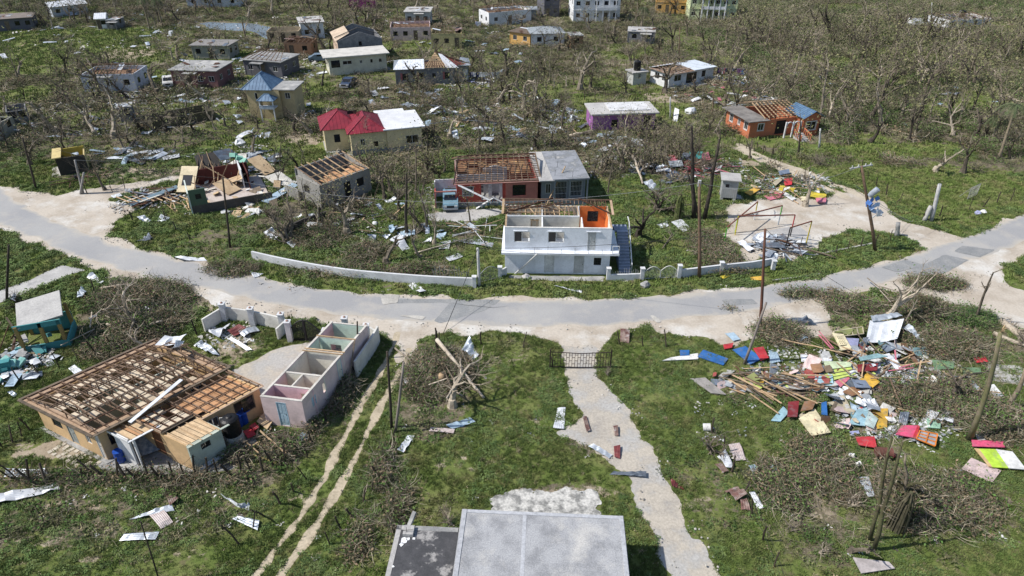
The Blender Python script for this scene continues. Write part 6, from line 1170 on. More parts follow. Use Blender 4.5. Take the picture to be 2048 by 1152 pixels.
# the straight black gate with its brick-like bars
gt = empty('gate', P(1101, 737), 0, 'black iron driveway gate with a brick-pattern of bars', 'gate'); GL = 4.55; gi_ = mm('rusted_iron', (.055,.038,.032), rnd=.2)
for x in (-.05, GL+.05): stick('gate_post', (x,0,0), (x,0,1.85), .09, .09, gi_, gt)
for z in (.12, 1.5): stick('rail', (0,0,z + .1), (GL/2,0,z-.06), .05, .05, gi_, gt); stick('rail', (GL/2,0,z-.06), (GL,0,z+.06), .05, .05, gi_, gt)
for i in range(21): x = GL*(i+.5)/21; dz = .1 - .16*min(x, GL-x)/(GL/2); stick('bar', (x,0,.12+dz), (x,0,1.5+dz), .032, .032, gi_, gt)
for i in range(20): 
    for z in ((.45, 1.05) if i % 2 else (.75, 1.3)): x = GL*(i+.5)/21; stick('cross_piece', (x,0,z), (x+GL/21,0,z), .03, .03, gi_, gt)
# walls and piers round the yard of the pink house
YW_ = paint('yard_wall', (.62,.61,.57)); lowwall('yard_wall', 'grey-backed white yard wall behind the scattered zinc', [(412,665),(452,640),(508,648),(568,662)], 1.3, .16, YW_); lowwall('yard_wall', 'short return wall left of the black arched gate', [(558,680),(575,664)], 1.1, .14, YW_); lowwall('yard_wall', 'tall white wall running beside the dirt track past the pink house', [(757,684),(744,708),(712,756)], 1.6, .16, YW_); lowwall('yard_wall', 'low white wall between piers at the far end of the pink house', [(658,672),(690,662),(700,668),(740,672),(757,684)], .9, .15, YW_)
for a in [(452,642,1.75,'white pier with a small finial at the back left of the yard'),(508,652,1.75,'white pier midway along the yard wall'),(568,662,1.7,'white pier left behind the black arched gate'),(582,682,1.9,'white pier at the left of the black arched gate'),(655,690,1.5,'white pier at the right of the black arched gate'),(694,672,1.8,'white pier behind the green room'),(737,690,1.95,'tall white pier at the roadside corner of the tall wall')]: pier(*a, w=.42, ball=True)
# ---------------------------------------------------------------- barrels, tanks, vehicles
def barrel(x, y, r, h, mat, label, z=0., rot=(0,0,0), name='barrel', cat='barrel', open_=True):
    g = MB(); pr = [(r*.94,0),(r,.03*h),(r,.30*h),(r*1.04,.33*h),(r,.36*h),(r,.63*h),(r*1.04,.66*h),(r,.69*h),(r,.97*h),(r*1.03,h)]; 
    if open_: pr += [(r*.93,h+.001),(r*.93,h*.8)]
    g.tube([Vector((0,0,q[1])) for q in pr], [q[0] for q in pr], 18); o = g.build(name, mat, None, False); o.location = (x,y,z); o.rotation_euler = rot; tag(o, label, cat); l = MB(); l.tube([Vector((0,0,h*.8)), Vector((0,0,h*.82))], [r*.92]*2, 16); l.build('contents', VOID if open_ else mat, o); return o
BLU = mm('blue_plastic', (.012,.07,.36), (.01,.055,.30), rough=.4, bump=0, rnd=.1, spec=.5)
def onA(x, y): return OH.M @ Vector((x, y, 0))
for (px, py, l, m_) in [(243,922,'blue open barrel in the porch shade of the ochre house',BLU),(397,930,'bright blue barrel beside the pale green washroom wall',BLU),(428,905,'black barrel right of the washroom grille',IRON),(478,852,'blue barrel nearest the black tank',BLU),(489,845,'middle blue barrel behind the black tank',BLU),(497,838,'right-hand blue barrel near the red crates',BLU)]:
    p = P(px, py); barrel(p.x, p.y, .30, .92, m_, l)
p = onA(6.6, -4.35); g = MB(); g.tube([Vector((0,0,0)), Vector((0,0,.8))], [.62,.6], 20); o = g.build('tank_plinth', CONC2); o.location = p; tag(o, 'round grey masonry plinth under the black tank', 'plinth'); tank(p.x, p.y, .8, .58, 1.45, 'black ribbed water tank on a round plinth beside the ochre house')
p = P(656, 262); tank(p.x, p.y, 0, .6, 1.3, 'black water tank at the left end of the yellow house'); p = P(686, 318); tank(p.x, p.y, 0, .5, 1.1, 'black tank by the yellow house plinth corner'); p = P(918, 90); tank(p.x, p.y, 2.2, .6, 1.5, 'black tank at the right corner of the olive-yellow house'); p = P(1918, 48); tank(p.x, p.y, 1.6, .7, 1.6, 'dark tank on the white roofless house')
for (px, py, rr, hh, m_, l, rot) in [(1405,860,.26,.5,LOUV,'white and yellow bucket lying by the thorn bush',(R(80),0,R(80))),(1697,914,.16,.34,LOUV,'white plastic jug, upper of two on the debris lawn',(R(70),0,R(60))),(1711,934,.16,.34,LOUV,'white plastic jug, lower of two on the debris lawn',(R(60),0,R(100))),(1692,976,.1,.15,LOUV,'small white tub on the brown litter',(0,0,0)),(1748,912,.36,1.0,mm('rust_drum',(.13,.05,.04),(.09,.04,.03)),'rusty drum lying beside the red shelf',(R(88),0,R(80))),(155,348+10,.3,.5,IRON,'black pot by the yellow ruin',(0,0,0)),(555,350,.3,.6,IRON,'black bin right of the burst house',(0,0,0))]:
    p = P(px, py); barrel(p.x, p.y, rr, hh, m_, l, z=rr if rot[0] else 0, rot=rot, name='container', cat='container')
def vehicle(px, py, ang, body, label, kind='pickup', s=1.0):
    o = empty('parked_' + kind, P(px, py), ang, label, 'pickup truck' if kind == 'pickup' else 'car'); o.scale = (s, s, s); bm = mm(body[0], body[1], rough=.35, bump=0, rnd=0, fine=.04, spec=.5); W_ = .85
    side = [(-2.3,.35),(2.3,.35),(2.35,.75),(2.2,1.0),(1.2,1.05),(.65,1.55),(-.55,1.6),(-.75,1.02),(-2.3,1.0)] if kind == 'pickup' else [(-2.1,.3),(2.1,.3),(2.15,.7),(1.9,.9),(1.0,.98),(.4,1.4),(-.9,1.42),(-1.6,.98),(-2.1,.9)]
    MB().prism([(x, -W_, z) for x, z in side], (0, 2*W_, 0)).build('body', bm, o)
    ws = [(1.22,1.08),(.72,1.5)] if kind == 'pickup' else [(.98,1.0),(.45,1.36)]
    w = MB(); (xa, za), (xb, zb) = ws; w.prism([(xa+.02,-W_*.86,za),(xa+.04,-W_*.86,za+.01),(xb+.04,-W_*.78,zb+.01),(xb+.02,-W_*.78,zb)], (0,2*W_*.8,0)); w.build('windscreen', GLASS, o)
    for sy in (-1, 1): w = MB(); w.box(-.45, sy*W_-.015, 1.08, .65, sy*W_+.015, 1.45); w.build('side_window', GLASS, o)
    if kind == 'pickup': MB().box(-2.2, -.7, 1.005, -.8, .7, 1.02).build('truck_bed', VOID, o)
    for sx in (-1.4, 1.4):
        for sy in (-1, 1):
            g = MB(); g.tube([Vector((sx, sy*(W_-.12), .33)), Vector((sx, sy*(W_+.06), .33))], [.33,.33], 14); t = g.build('wheel', IRON, o); h = MB(); h.tube([Vector((sx, sy*(W_+.06), .33)), Vector((sx, sy*(W_+.075), .33))], [.17,.16], 10); h.build('rim', LOUV, t)
    for sy in (-.6, .6): MB().box(2.31, sy-.16, .68, 2.37, sy+.16, .86).build('headlight', LOUV, o)
    MB().box(2.32, -.8, .36, 2.42, .8, .52).build('bumper', mm('chrome_grey', (.35,.36,.38), rough=.3), o); MB().box(2.31, -.4, .6, 2.36, .4, .84).build('grille', IRON, o)
vehicle(902, 408, R(-86), ('teal_blue_paint', (.17,.29,.36)), 'pale blue pickup nosed out of the red house carport'); vehicle(339, 170, R(-70), ('white_paint', (.62,.62,.60)), 'white pickup parked left of the maroon house'); vehicle(698, 172, R(-100), ('dark_blue_paint', (.03,.05,.10)), 'dark blue car under the broken tree before the cream house', 'car'); vehicle(640, 122, R(10), ('steel_blue_paint', (.16,.22,.28)), 'steel blue car parked behind the cream house', 'car')
# ---------------------------------------------------------------- sheets and boards, each one an object
def wquad(q, z): return [P(*p[:2], 0) + Vector((0, 0, (z[i] if isinstance(z, (list, tuple)) else z))) for i, p in enumerate(q)]
def zinc(q, label, mat=ZINC, z=.10, bend=.12, name='zinc_sheet', group=None, ribs=True, seed=None):
    rn = random.Random(seed if seed is not None else int(q[0][0]*7+q[0][1])); A_, B_, C_, D_ = wquad(q, z) if not isinstance(q[0], Vector) else q
    if ((A_-B_).length + (C_-D_).length) > ((B_-C_).length + (D_-A_).length): A_, B_, C_, D_ = B_, C_, D_, A_
    w = (A_-B_).length; l = (B_-C_).length; nu = max(6, min(48, int(w/.055))); nv = 9; g = MB(); c_ = (A_+B_+C_+D_)/4; vs = []; ph = rn.uniform(0, 6); amp = bend*rn.uniform(.5, 1.2); tw_ = rn.uniform(-1, 1)*bend; cr = [rn.gauss(0, bend*.35) for _ in range(nv+1)]
    for j in range(nv+1):
        v = j/nv
        for i in range(nu+1):
            u_ = i/nu; p = A_.lerp(B_, u_).lerp(D_.lerp(C_, u_), v); p = p - c_; p.z += amp*math.sin(v*3.1 + ph) + tw_*(u_-.5)*(v-.5)*2 + cr[j]*math.sin(u_*3.1+ph) + (.020 if i % 2 else -.0)*(1 if ribs else 0); p.z = max(p.z, .03 - c_.z if c_.z < .6 else -9); vs.append(p)
    n = nu+1; g.add(vs, [(j*n+i, j*n+i+1, (j+1)*n+i+1, (j+1)*n+i) for j in range(nv) for i in range(nu)]); o = g.build(name, mat); o.location = c_
    sdm = o.modifiers.new('thickness', 'SOLIDIFY'); sdm.thickness = .012; return tag(o, label, 'zinc sheet' if name == 'zinc_sheet' else 'sheet', group)
def board(q, label, mat, z=.12, th=.04, name='painted_board', cat='board', group=None):
    pts_ = wquad(q, z); c_ = sum(pts_, Vector())/len(pts_); o = MB().prism([p - c_ for p in pts_], (0, 0, th)).build(name, mat); o.location = c_; return tag(o, label, cat, group)
PB = mm('pale_blue_zinc', (.42,.52,.58), (.34,.42,.48), rough=.45, bump=0, rnd=.08); PKZ = mm('pinkish_zinc', (.48,.42,.40), (.40,.33,.31), s=2, rough=.5, bump=0, rnd=.08)
S = [([(1106,860),(1115,818),(1131,817),(1128,861)],'white corrugated sheet on the lawn left of the driveway',ZINCW,.1),([(858,864),(862,857),(910,862),(907,871)],'pinkish flat sheet on the lawn below the brush heap',PKZ,.05),([(892,854),(938,836),(951,846),(905,861)],'pale blue curled sheet beside the pinkish one',PB,.12),([(795,905),(815,871),(829,873),(808,909)],'white ridged sheet lying by the lawn ditch',ZINCW,.12),([(574,903),(606,869),(620,875),(598,905)],'smooth pale blue sheet below the pink house',PB,.10),
 ([(240,1085),(250,1072),(320,1066),(312,1082)],'plain grey sheet lowest in the bottom left field',ZINC,.05),([(260,1043),(275,1032),(345,1014),(350,1024)],'curved grey sheet under the pinkish one in the bottom left field',ZINC,.12),([(299,1033),(330,1026),(347,1046),(323,1060)],'ribbed pinkish-white sheet in the bottom left field',PKZ,.1),([(333,990),(350,992),(360,1004),(342,1018)],'rust-red scrap above the ribbed sheet',RUST,.15),([(447,1004),(476,1020),(500,1008),(498,1022),(470,1030)][:4],'crumpled bright sheet by the stakes in the lower left',ZINCW,.35),([(466,1040),(478,1034),(520,1045),(516,1064)],'blue-grey sheet below the crumpled bright one',ZINC,.06),
 ([(-40,1006),(-40,1022),(122,982),(114,966)],'long folded white sheet at the left edge',ZINCW,.25),([(1219,950),(1228,945),(1292,947),(1292,958)],'dark blue-grey ridge sheet lying across the driveway',ZINCB,.08),([(1176,896),(1186,892),(1225,912),(1218,919)],'grey sheet at the left edge of the driveway',ZINC,.05),([(1227,897),(1240,894),(1240,919),(1229,917)],'red and white striped scrap on the driveway',REDZ,.06),([(1165,836),(1173,835),(1181,864),(1173,866)],'upper rust-brown sheet on the driveway edge',RUST,.05),([(1226,856),(1235,854),(1237,874),(1229,873)],'small rust-brown sheet right of the driveway edge one',RUST,.05),([(1340,966),(1366,972),(1367,980),(1342,976)],'dark red folded sheet at the right driveway edge',REDZ,.15),
 ([(1434,914),(1450,902),(1464,940),(1450,945)],'bright white bent sheet on the rusty post line',ZINCW,.25),([(1456,893),(1478,890),(1492,922),(1468,924)],'pinkish ribbed sheet right of the bright bent one',PKZ,.08),([(1428,931),(1440,930),(1457,945),(1445,950)],'brown sheet under the bright bent one',RUST,.08),([(1495,936),(1508,934),(1519,944),(1507,952)],'small pale-blue scrap right of the post line',PB,.15),([(1497,988),(1508,987),(1527,1018),(1515,1021)],'pale blue-white sheet low on the post line',ZINCW,.08),([(1448,985),(1472,974),(1492,998),(1470,1008)],'maroon crumpled sheet low on the post line',RUST,.2),([(1478,1000),(1492,1000),(1500,1024),(1482,1022)],'second maroon sheet beneath the crumpled one',RUST,.1),([(1536,941),(1545,935),(1561,950),(1551,953)],'small black and white scrap on the right lawn',PB,.12),([(1713,960),(1735,957),(1748,994),(1737,997)],'blue-grey ribbed sheet left of the mossy stems',ZINC,.06),
 ([(1449,670),(1467,668),(1480,681),(1466,685)],'pale blue-white panel on the south roadside',PB,.03),([(1240,686),(1240,667),(1259,667),(1258,687)],'rusty striped sheet propped on the lawn fence post',RUST,.2),([(1550,651),(1562,644),(1622,641),(1626,652)],'crumpled steel-blue sheet on the pale roadside',ZINCB,.35),([(815,571),(828,567),(854,586),(840,593)],'white twisted sheet on the far verge of the road',ZINCW,.2),([(1108,574),(1124,579),(1165,582),(1163,587)],'slim white curled strip on the verge before the white house',ZINCW,.1),([(500,546),(527,548),(524,552),(508,557)],'thin white strip on the verge left of the curved wall',ZINCW,.1),([(350,517),(408,516),(414,522),(362,524)],'long white sheet at the edge of the left verge',ZINCW,.12),
 ([(921,704),(940,685),(958,712),(946,722)],'silvery folded sheet near the brush heap',ZINC,.35),([(804,755),(815,748),(828,765),(812,776)],'battered pale sheet left of the brush heap',ZINCW,.25),([(528,468),(545,460),(564,472),(551,482)],'white arched sheet above the left end of the curved wall',ZINCW,.35),([(574,490),(583,483),(593,488),(586,496)],'small white sheet inside the curved wall end',ZINCW,.1),([(618,449),(650,452),(640,466),(610,470)],'white sheet beside the dark garden wall',ZINCW,.25),([(648,456),(684,450),(672,468),(645,474)],'second bright sheet beside the dark garden wall',ZINCW,.2),([(780,487),(800,478),(820,497),(806,505)],'bright crumpled sheet behind the split stump',ZINCW,.3),([(794,466),(830,462),(830,474),(797,475)],'pale sheet above the crumpled one behind the stump',PB,.12),([(878,488),(902,484),(898,500),(878,501)],'corrugated silver sheet in the middle garden',ZINCW,.1),([(890,518),(916,508),(926,515),(899,525)],'white ribbed sheet nearest the pier in the middle garden',ZINCW,.06),([(735,470),(753,474),(750,487),(738,484)],'grey-white sheet right of the leaning dead tree',ZINC,.1),([(905,482),(958,480),(988,490),(984,497)],'long grey sheet reaching toward the white house',ZINCB,.06),([(928,448),(940,448),(960,462),(950,465)],'grey plank-like sheet under the red house apron',ZINC,.06),
 ([(1313,453),(1334,444),(1337,455),(1321,459)],'bent white sheet right of the dark gnarled tree',ZINCW,.2),([(1342,448),(1362,441),(1383,460),(1366,464)],'white corrugated sheet split in strips near the wrapped stump',ZINCW,.08),([(1286,372),(1300,368),(1332,384),(1322,392)],'silvery crumpled sheet by the fallen palm',ZINC,.4),([(1256,326),(1264,325),(1274,338),(1268,342)],'white curved scrap behind the slab house',ZINCW,.2),([(276,442),(290,435),(305,445),(300,450)],'left white sheet over the dark roadside heap',ZINCW,.3),([(308,444),(324,434),(340,436),(330,446)],'right grey sheet over the dark roadside heap',ZINC,.3),([(271,483),(300,473),(307,479),(288,485)],'dark folded sheet on the green verge',ZINCB,.25),([(222,393),(240,388),(246,394),(228,399)],'white flat sheet on grass left of the burst house',ZINCW,.05),([(344,613),(353,608),(358,640),(351,636)],'upright white sheet at the right of the brown patch',ZINCW,.3),([(178,641),(184,641),(216,619),(210,617)],'thin grey sheet in the brown patch',ZINC,.08),([(275,632),(300,620),(317,626),(292,638)],'silvery crumpled sheet under the uprooted tree',ZINCW,.3),([(388,692),(403,683),(427,704),(414,709)],'ridged silver sheet between roof and yard wall',ZINC,.2),([(405,700),(416,694),(440,712),(428,714)],'second ridged sheet by the yard wall',ZINC,.2),
 ([(421,676),(430,662),(462,650),(440,682)],'blue-white sheet in the corner of the walled yard',ZINCW,.3),([(455,664),(478,654),(500,662),(470,676)],'dark red sheet among the yard sheets',REDZ,.15),([(480,672),(512,656),(520,664),(490,680)],'grey sheet right in the walled yard',ZINC,.2),([(455,680),(465,678),(505,702),(494,704)],'long silver strip lying in the yard',ZINCW,.05),([(175,558),(188,551),(214,566),(204,570)],'white angular sheet at the concrete lane mouth',ZINCW,.2),([(155,598),(165,578),(176,582),(168,602)],'slim grey sheet by the lane mouth',ZINC,.3),([(137,738),(150,732),(172,748),(160,760)],'white sheet before the teal wreck',ZINCW,.08),([(14,600),(22,594),(36,596),(34,610)],'blue-grey scrap above the teal wreck',ZINCB,.2),([(17,790),(27,785),(36,791),(28,795)],'small grey scrap left of the ochre house',ZINC,.1),
 ([(400,944),(412,928),(478,898),(475,908)],'long green-white sheet along the blue barrels',ZINCW,.15),([(10,958),(14,940),(92,940),(98,952)],'grey-white sheet behind the crooked post fence',ZINC,.12)]
for i, (q, l, m_, b_) in enumerate(S): zinc(q[:4], l, m_, .14 if b_ < .2 else .22, b_)
# on the ochre house roof
q = [OH.M @ Vector(v) + Vector((0,0,0)) for v in ((6.6,5.6,3.15),(7.9,4.3,3.5),(8.8,5.2,3.3),(7.7,6.5,3.0))]; zinc(q, 'bent white sheet left on the far corner of the trussed roof', ZINCW, 0, .2); q = [OH.M @ Vector(v) for v in ((7.6,4.2,3.7),(8.1,4.0,3.6),(7.2,3.2,3.8),(6.9,3.6,3.75))]; zinc(q, 'rolled scrap of zinc hanging over the trusses', ZINC, 0, .35)
a, c_ = OH.M @ Vector((1.9,-.9,2.9)), OH.M @ Vector((6.0,.35,3.2)); o = stick('ridge_flashing', a, c_, .28, .04, ZINCW); tag(o, 'long white flashing strip lying between the two ochre roofs', 'flashing')
q = [P(272,905)+Vector((0,0,.9)), P(288,918)+Vector((0,0,.3)), P(336,900)+Vector((0,0,.3)), P(322,880)+Vector((0,0,1.1))]; zinc(q, 'weathered patterned board leaning in the porch of the ochre house', mm('patterned_board', (.16,.19,.23), (.34,.36,.38), s=4, rnd=0), 0, .03, 'leaning_board', ribs=False)
# painted boards of the shattered houses at the right
cmap = {}
def C(n, c, k=.70): 
    if n not in cmap: cmap[n] = mm('board_' + n, c, tuple(v*k for v in c), s=1.5, rough=.7, bump=.1, rnd=.12, fine=.14, col3=tuple(v*.45 + .09 for v in c), s3=2.2, lo3=.5, hi3=.72)
    return cmap[n]
bl = C('blue', (.03,.13,.36)); wh = C('white', (.66,.66,.64)); lm = C('lime', (.48,.58,.14)); rd = C('red', (.50,.04,.05)); pg = C('pale_green', (.50,.58,.38)); tg_ = C('teal_grey', (.22,.36,.38)); mr_ = C('maroon', (.20,.025,.03)); am = C('amber', (.62,.38,.06)); sl = C('slate', (.16,.20,.27)); bn_ = C('brown', (.24,.13,.07)); pk_ = C('pink', (.60,.18,.24)); gy = C('grey', (.34,.37,.40)); cr_ = C('cream', (.72,.64,.42)); sk_ = C('sky', (.34,.54,.62)); lav = C('lavender', (.36,.38,.58)); pp_ = C('pale_pink', (.60,.47,.45)); mint = C('mint', (.36,.60,.44)); ol = C('olive', (.22,.24,.09)); tl = C('teal', (.08,.36,.34)); bg_ = C('beige', (.48,.42,.30)); hp = C('hot_pink', (.70,.10,.20)); yl = C('yellow', (.66,.52,.05))
BD = [([(1394,716),(1406,702),(1456,720),(1446,733)],'large royal blue panel on the lawn, left of the red floor',bl,.1),([(1359,704),(1378,704),(1378,714),(1360,715)],'small blue panel at the left end of the coloured debris',bl,.15),([(1324,724),(1340,718),(1396,709),(1396,721)],'long pale plank panel left of the royal blue one',wh,.1),([(1464,704),(1490,697),(1524,722),(1500,733)],'second blue panel under the grey leaning pole',bl,.2),([(1505,703),(1525,700),(1536,722),(1520,728)],'dark red curved panel right of the blue ones',rd,.3),([(1445,694),(1466,690),(1463,700),(1448,703)],'crumpled pink-red scrap on the roadside grass',rd,.2),
 ([(1484,761),(1496,759),(1528,776),(1519,785)],'lime yellow plank panel in the middle of the timber pile',lm,.25),([(1437,770),(1450,763),(1500,775),(1490,787)],'grey-blue siding panel below the timber pile',gy,.1),([(1380,760),(1410,758),(1452,792),(1422,789)],'weathered plank panel left of the siding panel',C('weathered',(.28,.26,.24)),.1),([(1661,676),(1682,676),(1700,708),(1679,712)],'cream wall panel with a barred window leaning on the zinc heap',cr_,.5),([(1686,682),(1716,684),(1712,705),(1694,706)],'lavender blue panel right of the cream window panel',lav,.3),([(1664,677),(1688,662),(1704,670),(1696,680)],'dark olive panel behind the cream window panel',ol,.5),
 ([(1643,731),(1700,733),(1699,742),(1652,748)],'pale green roof-shaped panel beside the red floor',pg,.4),([(1643,750),(1700,741),(1709,755),(1658,769)],'yellow-green panel below the pale green one',lm,.3),([(1711,734),(1748,726),(1769,732),(1715,741)],'teal-grey ridge panel over the maroon box',tg_,.9),([(1711,740),(1752,738),(1750,752),(1712,755)],'maroon cupboard panel in the centre of the heap',mr_,.5),([(1716,768),(1733,752),(1757,772),(1743,783)],'amber orange panel under the maroon one',am,.35),([(1700,768),(1728,770),(1739,785),(1708,784)],'slate blue panel left of the amber one',sl,.4),([(1683,789),(1703,777),(1727,790),(1702,797)],'brown plywood sheet below the slate panel',bn_,.2),([(1668,768),(1694,756),(1698,762),(1680,779)],'pink chair-like frame panel left of the slate panel',pk_,.2),([(1716,794),(1735,790),(1747,806),(1731,811)],'steel grey panel below the brown plywood',gy,.15),
 ([(1776,793),(1792,790),(1797,802),(1786,805)],'turquoise scrap right of the steel panel',tl,.1),([(1796,787),(1826,780),(1824,791),(1800,793)],'orange-yellow slatted frame in the brush',am,.2),([(1826,786),(1866,784),(1870,788),(1830,792)],'narrow lime strip in the brush',lm,.15),([(1754,766),(1784,762),(1792,775),(1766,781)],'beige floor panel right of the amber one',bg_,.1),([(1790,768),(1812,766),(1810,779),(1794,780)],'crumpled dark red heap cover',mr_,.3),([(1816,752),(1832,752),(1834,764),(1818,764)],'blue scrap panel at the heap right',bl,.3),([(1814,768),(1850,768),(1852,778),(1816,778)],'pale grey board below the blue scrap',gy,.15),([(1813,711),(1820,708),(1836,735),(1829,738)],'brown plank panel standing by the zinc heap',bn_,.3),([(1873,701),(1899,704),(1902,714),(1881,717)],'red panel in the brush right of the zinc heap',rd,.2),([(1945,720),(1968,718),(1974,728),(1952,730)],'second red panel farther right in the brush',rd,.2),
 ([(1862,722),(1908,726),(1906,740),(1868,742)],'green tinted sheet in the brush, left one',C('bush_green',(.14,.24,.13)),.1),([(1922,738),(1960,738),(1962,750),(1926,752)],'green tinted sheet in the brush, right one',C('bush_green',(.14,.24,.13)),.1),([(1596,842),(1628,822),(1660,870),(1622,877)],'big cream board at the lower edge of the coloured heap',cr_,.2),([(1695,854),(1711,826),(1736,820),(1728,858)],'sky blue board right of the cream one',sk_,.25),([(1726,856),(1735,828),(1753,845),(1745,864)],'sky blue and cream striped board beside it',C('blue_cream',(.50,.62,.60)),.3),([(1742,822),(1774,822),(1772,860),(1753,863)],'golden yellow board right of the striped one',am,.2),([(1541,844),(1566,815),(1577,828),(1560,846)],'pale blue board at the left below the red floor',sk_,.1),([(1572,842),(1574,812),(1596,810),(1592,842)],'maroon and white rolled board',mr_,.35),([(1598,832),(1606,812),(1630,810),(1622,828)],'brown folded boards above the cream one',bn_,.4),([(1640,815),(1650,812),(1652,840),(1640,838)],'blue louvre panel right of the brown boards',bl,.4),([(1652,812),(1664,810),(1708,828),(1704,836)],'tan plank panel over the sky blue board',bg_,.3),
 ([(1788,876),(1800,858),(1832,858),(1826,883)],'bright pink box panel left of the orange shelf',hp,.3),([(1822,882),(1832,858),(1836,862),(1829,886)],'red side of the pink box',rd,.35),([(1716,895),(1709,879),(1747,878),(1752,901)],'red shelf unit lying on the debris lawn',rd,.2),([(1752,908),(1756,903),(1790,912),(1789,919)],'long red plank right of the rusty drum',rd,.15),([(1698,866),(1716,864),(1718,870),(1702,872)],'lavender scrap under the sky blue board',lav,.1),([(1851,842),(1880,843),(1878,862),(1854,860)],'mint green seat-shaped panel',mint,.2),([(1870,845),(1888,842),(1886,852),(1872,852)],'white scrap by the mint panel',wh,.2),([(1946,864),(1964,853),(1974,882),(1955,884)],'white panel at the foot of the snapped palm',wh,.1),([(1940,886),(2003,889),(2007,901),(1942,899)],'hot pink plank above the lime and white board',hp,.25),
 ([(1955,903),(1988,904),(2014,942),(1982,940)],'lime half of the big striped board',C('bright_lime',(.42,.62,.06)),.22),([(1946,902),(1955,903),(1982,940),(1975,938)],'orange edge strip of the big striped board',C('faded_orange',(.62,.44,.22)),.22),([(1988.5,904),(2022,909),(2050,945),(2014.5,942)],'white half of the big striped board',wh,.22),([(1922,940),(1941,918),(2001,944),(1983,968)],'pale pink board under the striped one',pp_,.08),([(1704,1119),(1776,1128),(1788,1141),(1721,1151)],'pinkish grey slab board at the bottom edge',C('dusty_pink',(.42,.38,.37)),.15),([(1926,775),(1948,768),(1960,782),(1938,790)],'pale sheet under the snapped palm',gy,.1),([(1972,776),(1986,772),(2005,795),(1991,801)],'white broken sheet right of the snapped palm',wh,.15),
 ([(1378,310),(1404,309),(1402,324),(1380,322)],'turquoise board on the red rubble beyond the stump',tl,.4),([(1402,314),(1416,310),(1420,326),(1404,328)],'pink board beside the turquoise one',pk_,.4),([(1372,320),(1400,322),(1398,344),(1370,340)],'dark red wall piece under the turquoise board',mr_,.3),([(1400,330),(1430,328),(1436,340),(1404,344)],'pinkish wall piece on the red rubble',pp_,.3),([(1335,330),(1362,328),(1366,340),(1340,342)],'pale blue fridge-like box lid on the dark rubble',gy,.5),([(1335,350),(1350,344),(1372,362),(1338,362)],'slate blue gable sheet before the red rubble',sl,.2),([(1430,340),(1446,332),(1438,346),(1426,350)],'white crossed planks at the right of the red rubble',wh,.3),
 ([(1488,390),(1512,378),(1522,382),(1500,396)],'yellow ochre sheet right of the outhouse',am,.3),([(1526,394),(1552,386),(1568,396),(1540,402)],'pinkish board in the yard rubble',pk_,.1),([(1552,382),(1560,380),(1592,400),(1584,404)],'white plank in the yard rubble',wh,.15),([(1566,364),(1584,362),(1582,376),(1568,378)],'red tub-shaped panel in the yard rubble',rd,.4),([(1560,374),(1590,380),(1586,388),(1556,384)],'yellow board under the red tub',yl,.2),([(1616,386),(1652,392),(1650,402),(1618,396)],'yellow board right of the splintered stump',yl,.2),([(1630,400),(1652,400),(1650,410),(1632,408)],'pink panel right of the splintered stump',pk_,.25),([(1600,396),(1614,396),(1616,404),(1602,404)],'cream scrap by the splintered stump',cr_,.15),([(1555,350),(1576,346),(1578,354),(1558,358)],'grey box panel above the red tub',sl,.5),([(1544,372),(1560,360),(1566,364),(1550,378)],'tan plank leaning above the yellow board',bg_,.4),
 ([(1440,555),(1466,545),(1470,550),(1446,560)],'small yellow board on the far verge right of the tall pole',yl,.1),([(1463,552),(1474,549),(1476,555),(1464,557)],'bright yellow scrap on the verge near the tall pole',yl,.15),([(1500,556),(1526,554),(1524,562),(1502,562)],'dull yellow scrap farther right on the verge',am,.06),([(515,850),(530,832),(548,848),(536,866)],'torn plywood sheet by the pink house',PLY,.3),([(488,870),(504,862),(514,876),(498,884)],'red crate heap beside the blue barrels',rd,.3),([(500,860),(512,852),(520,862),(508,870)],'second red crate by the torn plywood',rd,.3),
 ([(1298,973-440),(1300,972-440),(1302,974-440),(1299,975-440)],'grey scrap behind the garden wall',gy,.1)]
for q, l, m_, z in BD: o = board(q, l, m_, z, .05)
# window in the cream panel, orange cabinet with panes, crossed planks
def gridframe(q, z, nx, ny, mat, pm, name, label, cat):
    A_, B_, C_, D_ = wquad(q, z); o = empty(name, A_, 0, label, cat)
    for i in range(nx+1): a = A_.lerp(B_, i/nx); b_ = D_.lerp(C_, i/nx); stick('upright', a - A_, b_ - A_, .07, .07, mat, o)
    for j in range(ny+1): a = A_.lerp(D_, j/ny); b_ = B_.lerp(C_, j/ny); stick('rail', a - A_ + Vector((0,0,.02)), b_ - A_ + Vector((0,0,.02)), .07, .07, mat, o)
    MB().prism([p - A_ + Vector((0,0,-.05)) for p in (A_, B_, C_, D_)], (0,0,.02)).build('panel', pm, o); return o
gridframe([(1829,886),(1836,870),(1871,877),(1866,901)], .4, 3, 2, C('orange', (.70,.22,.03)), gy, 'cabinet_frame', 'orange cabinet frame with grey panes among the debris', 'cabinet'); gridframe([(1669,686),(1679,686),(1687,702),(1677,703)], .62, 3, 5, cr_, GLASS, 'window_grille', 'barred window in the leaning cream wall panel', 'window'); gridframe([(1664,673),(1722,664),(1724,678),(1672,684)], .5, 5, 1, bg_, ol, 'timber_screen', 'cream timber frame around the white zinc heap', 'panel')
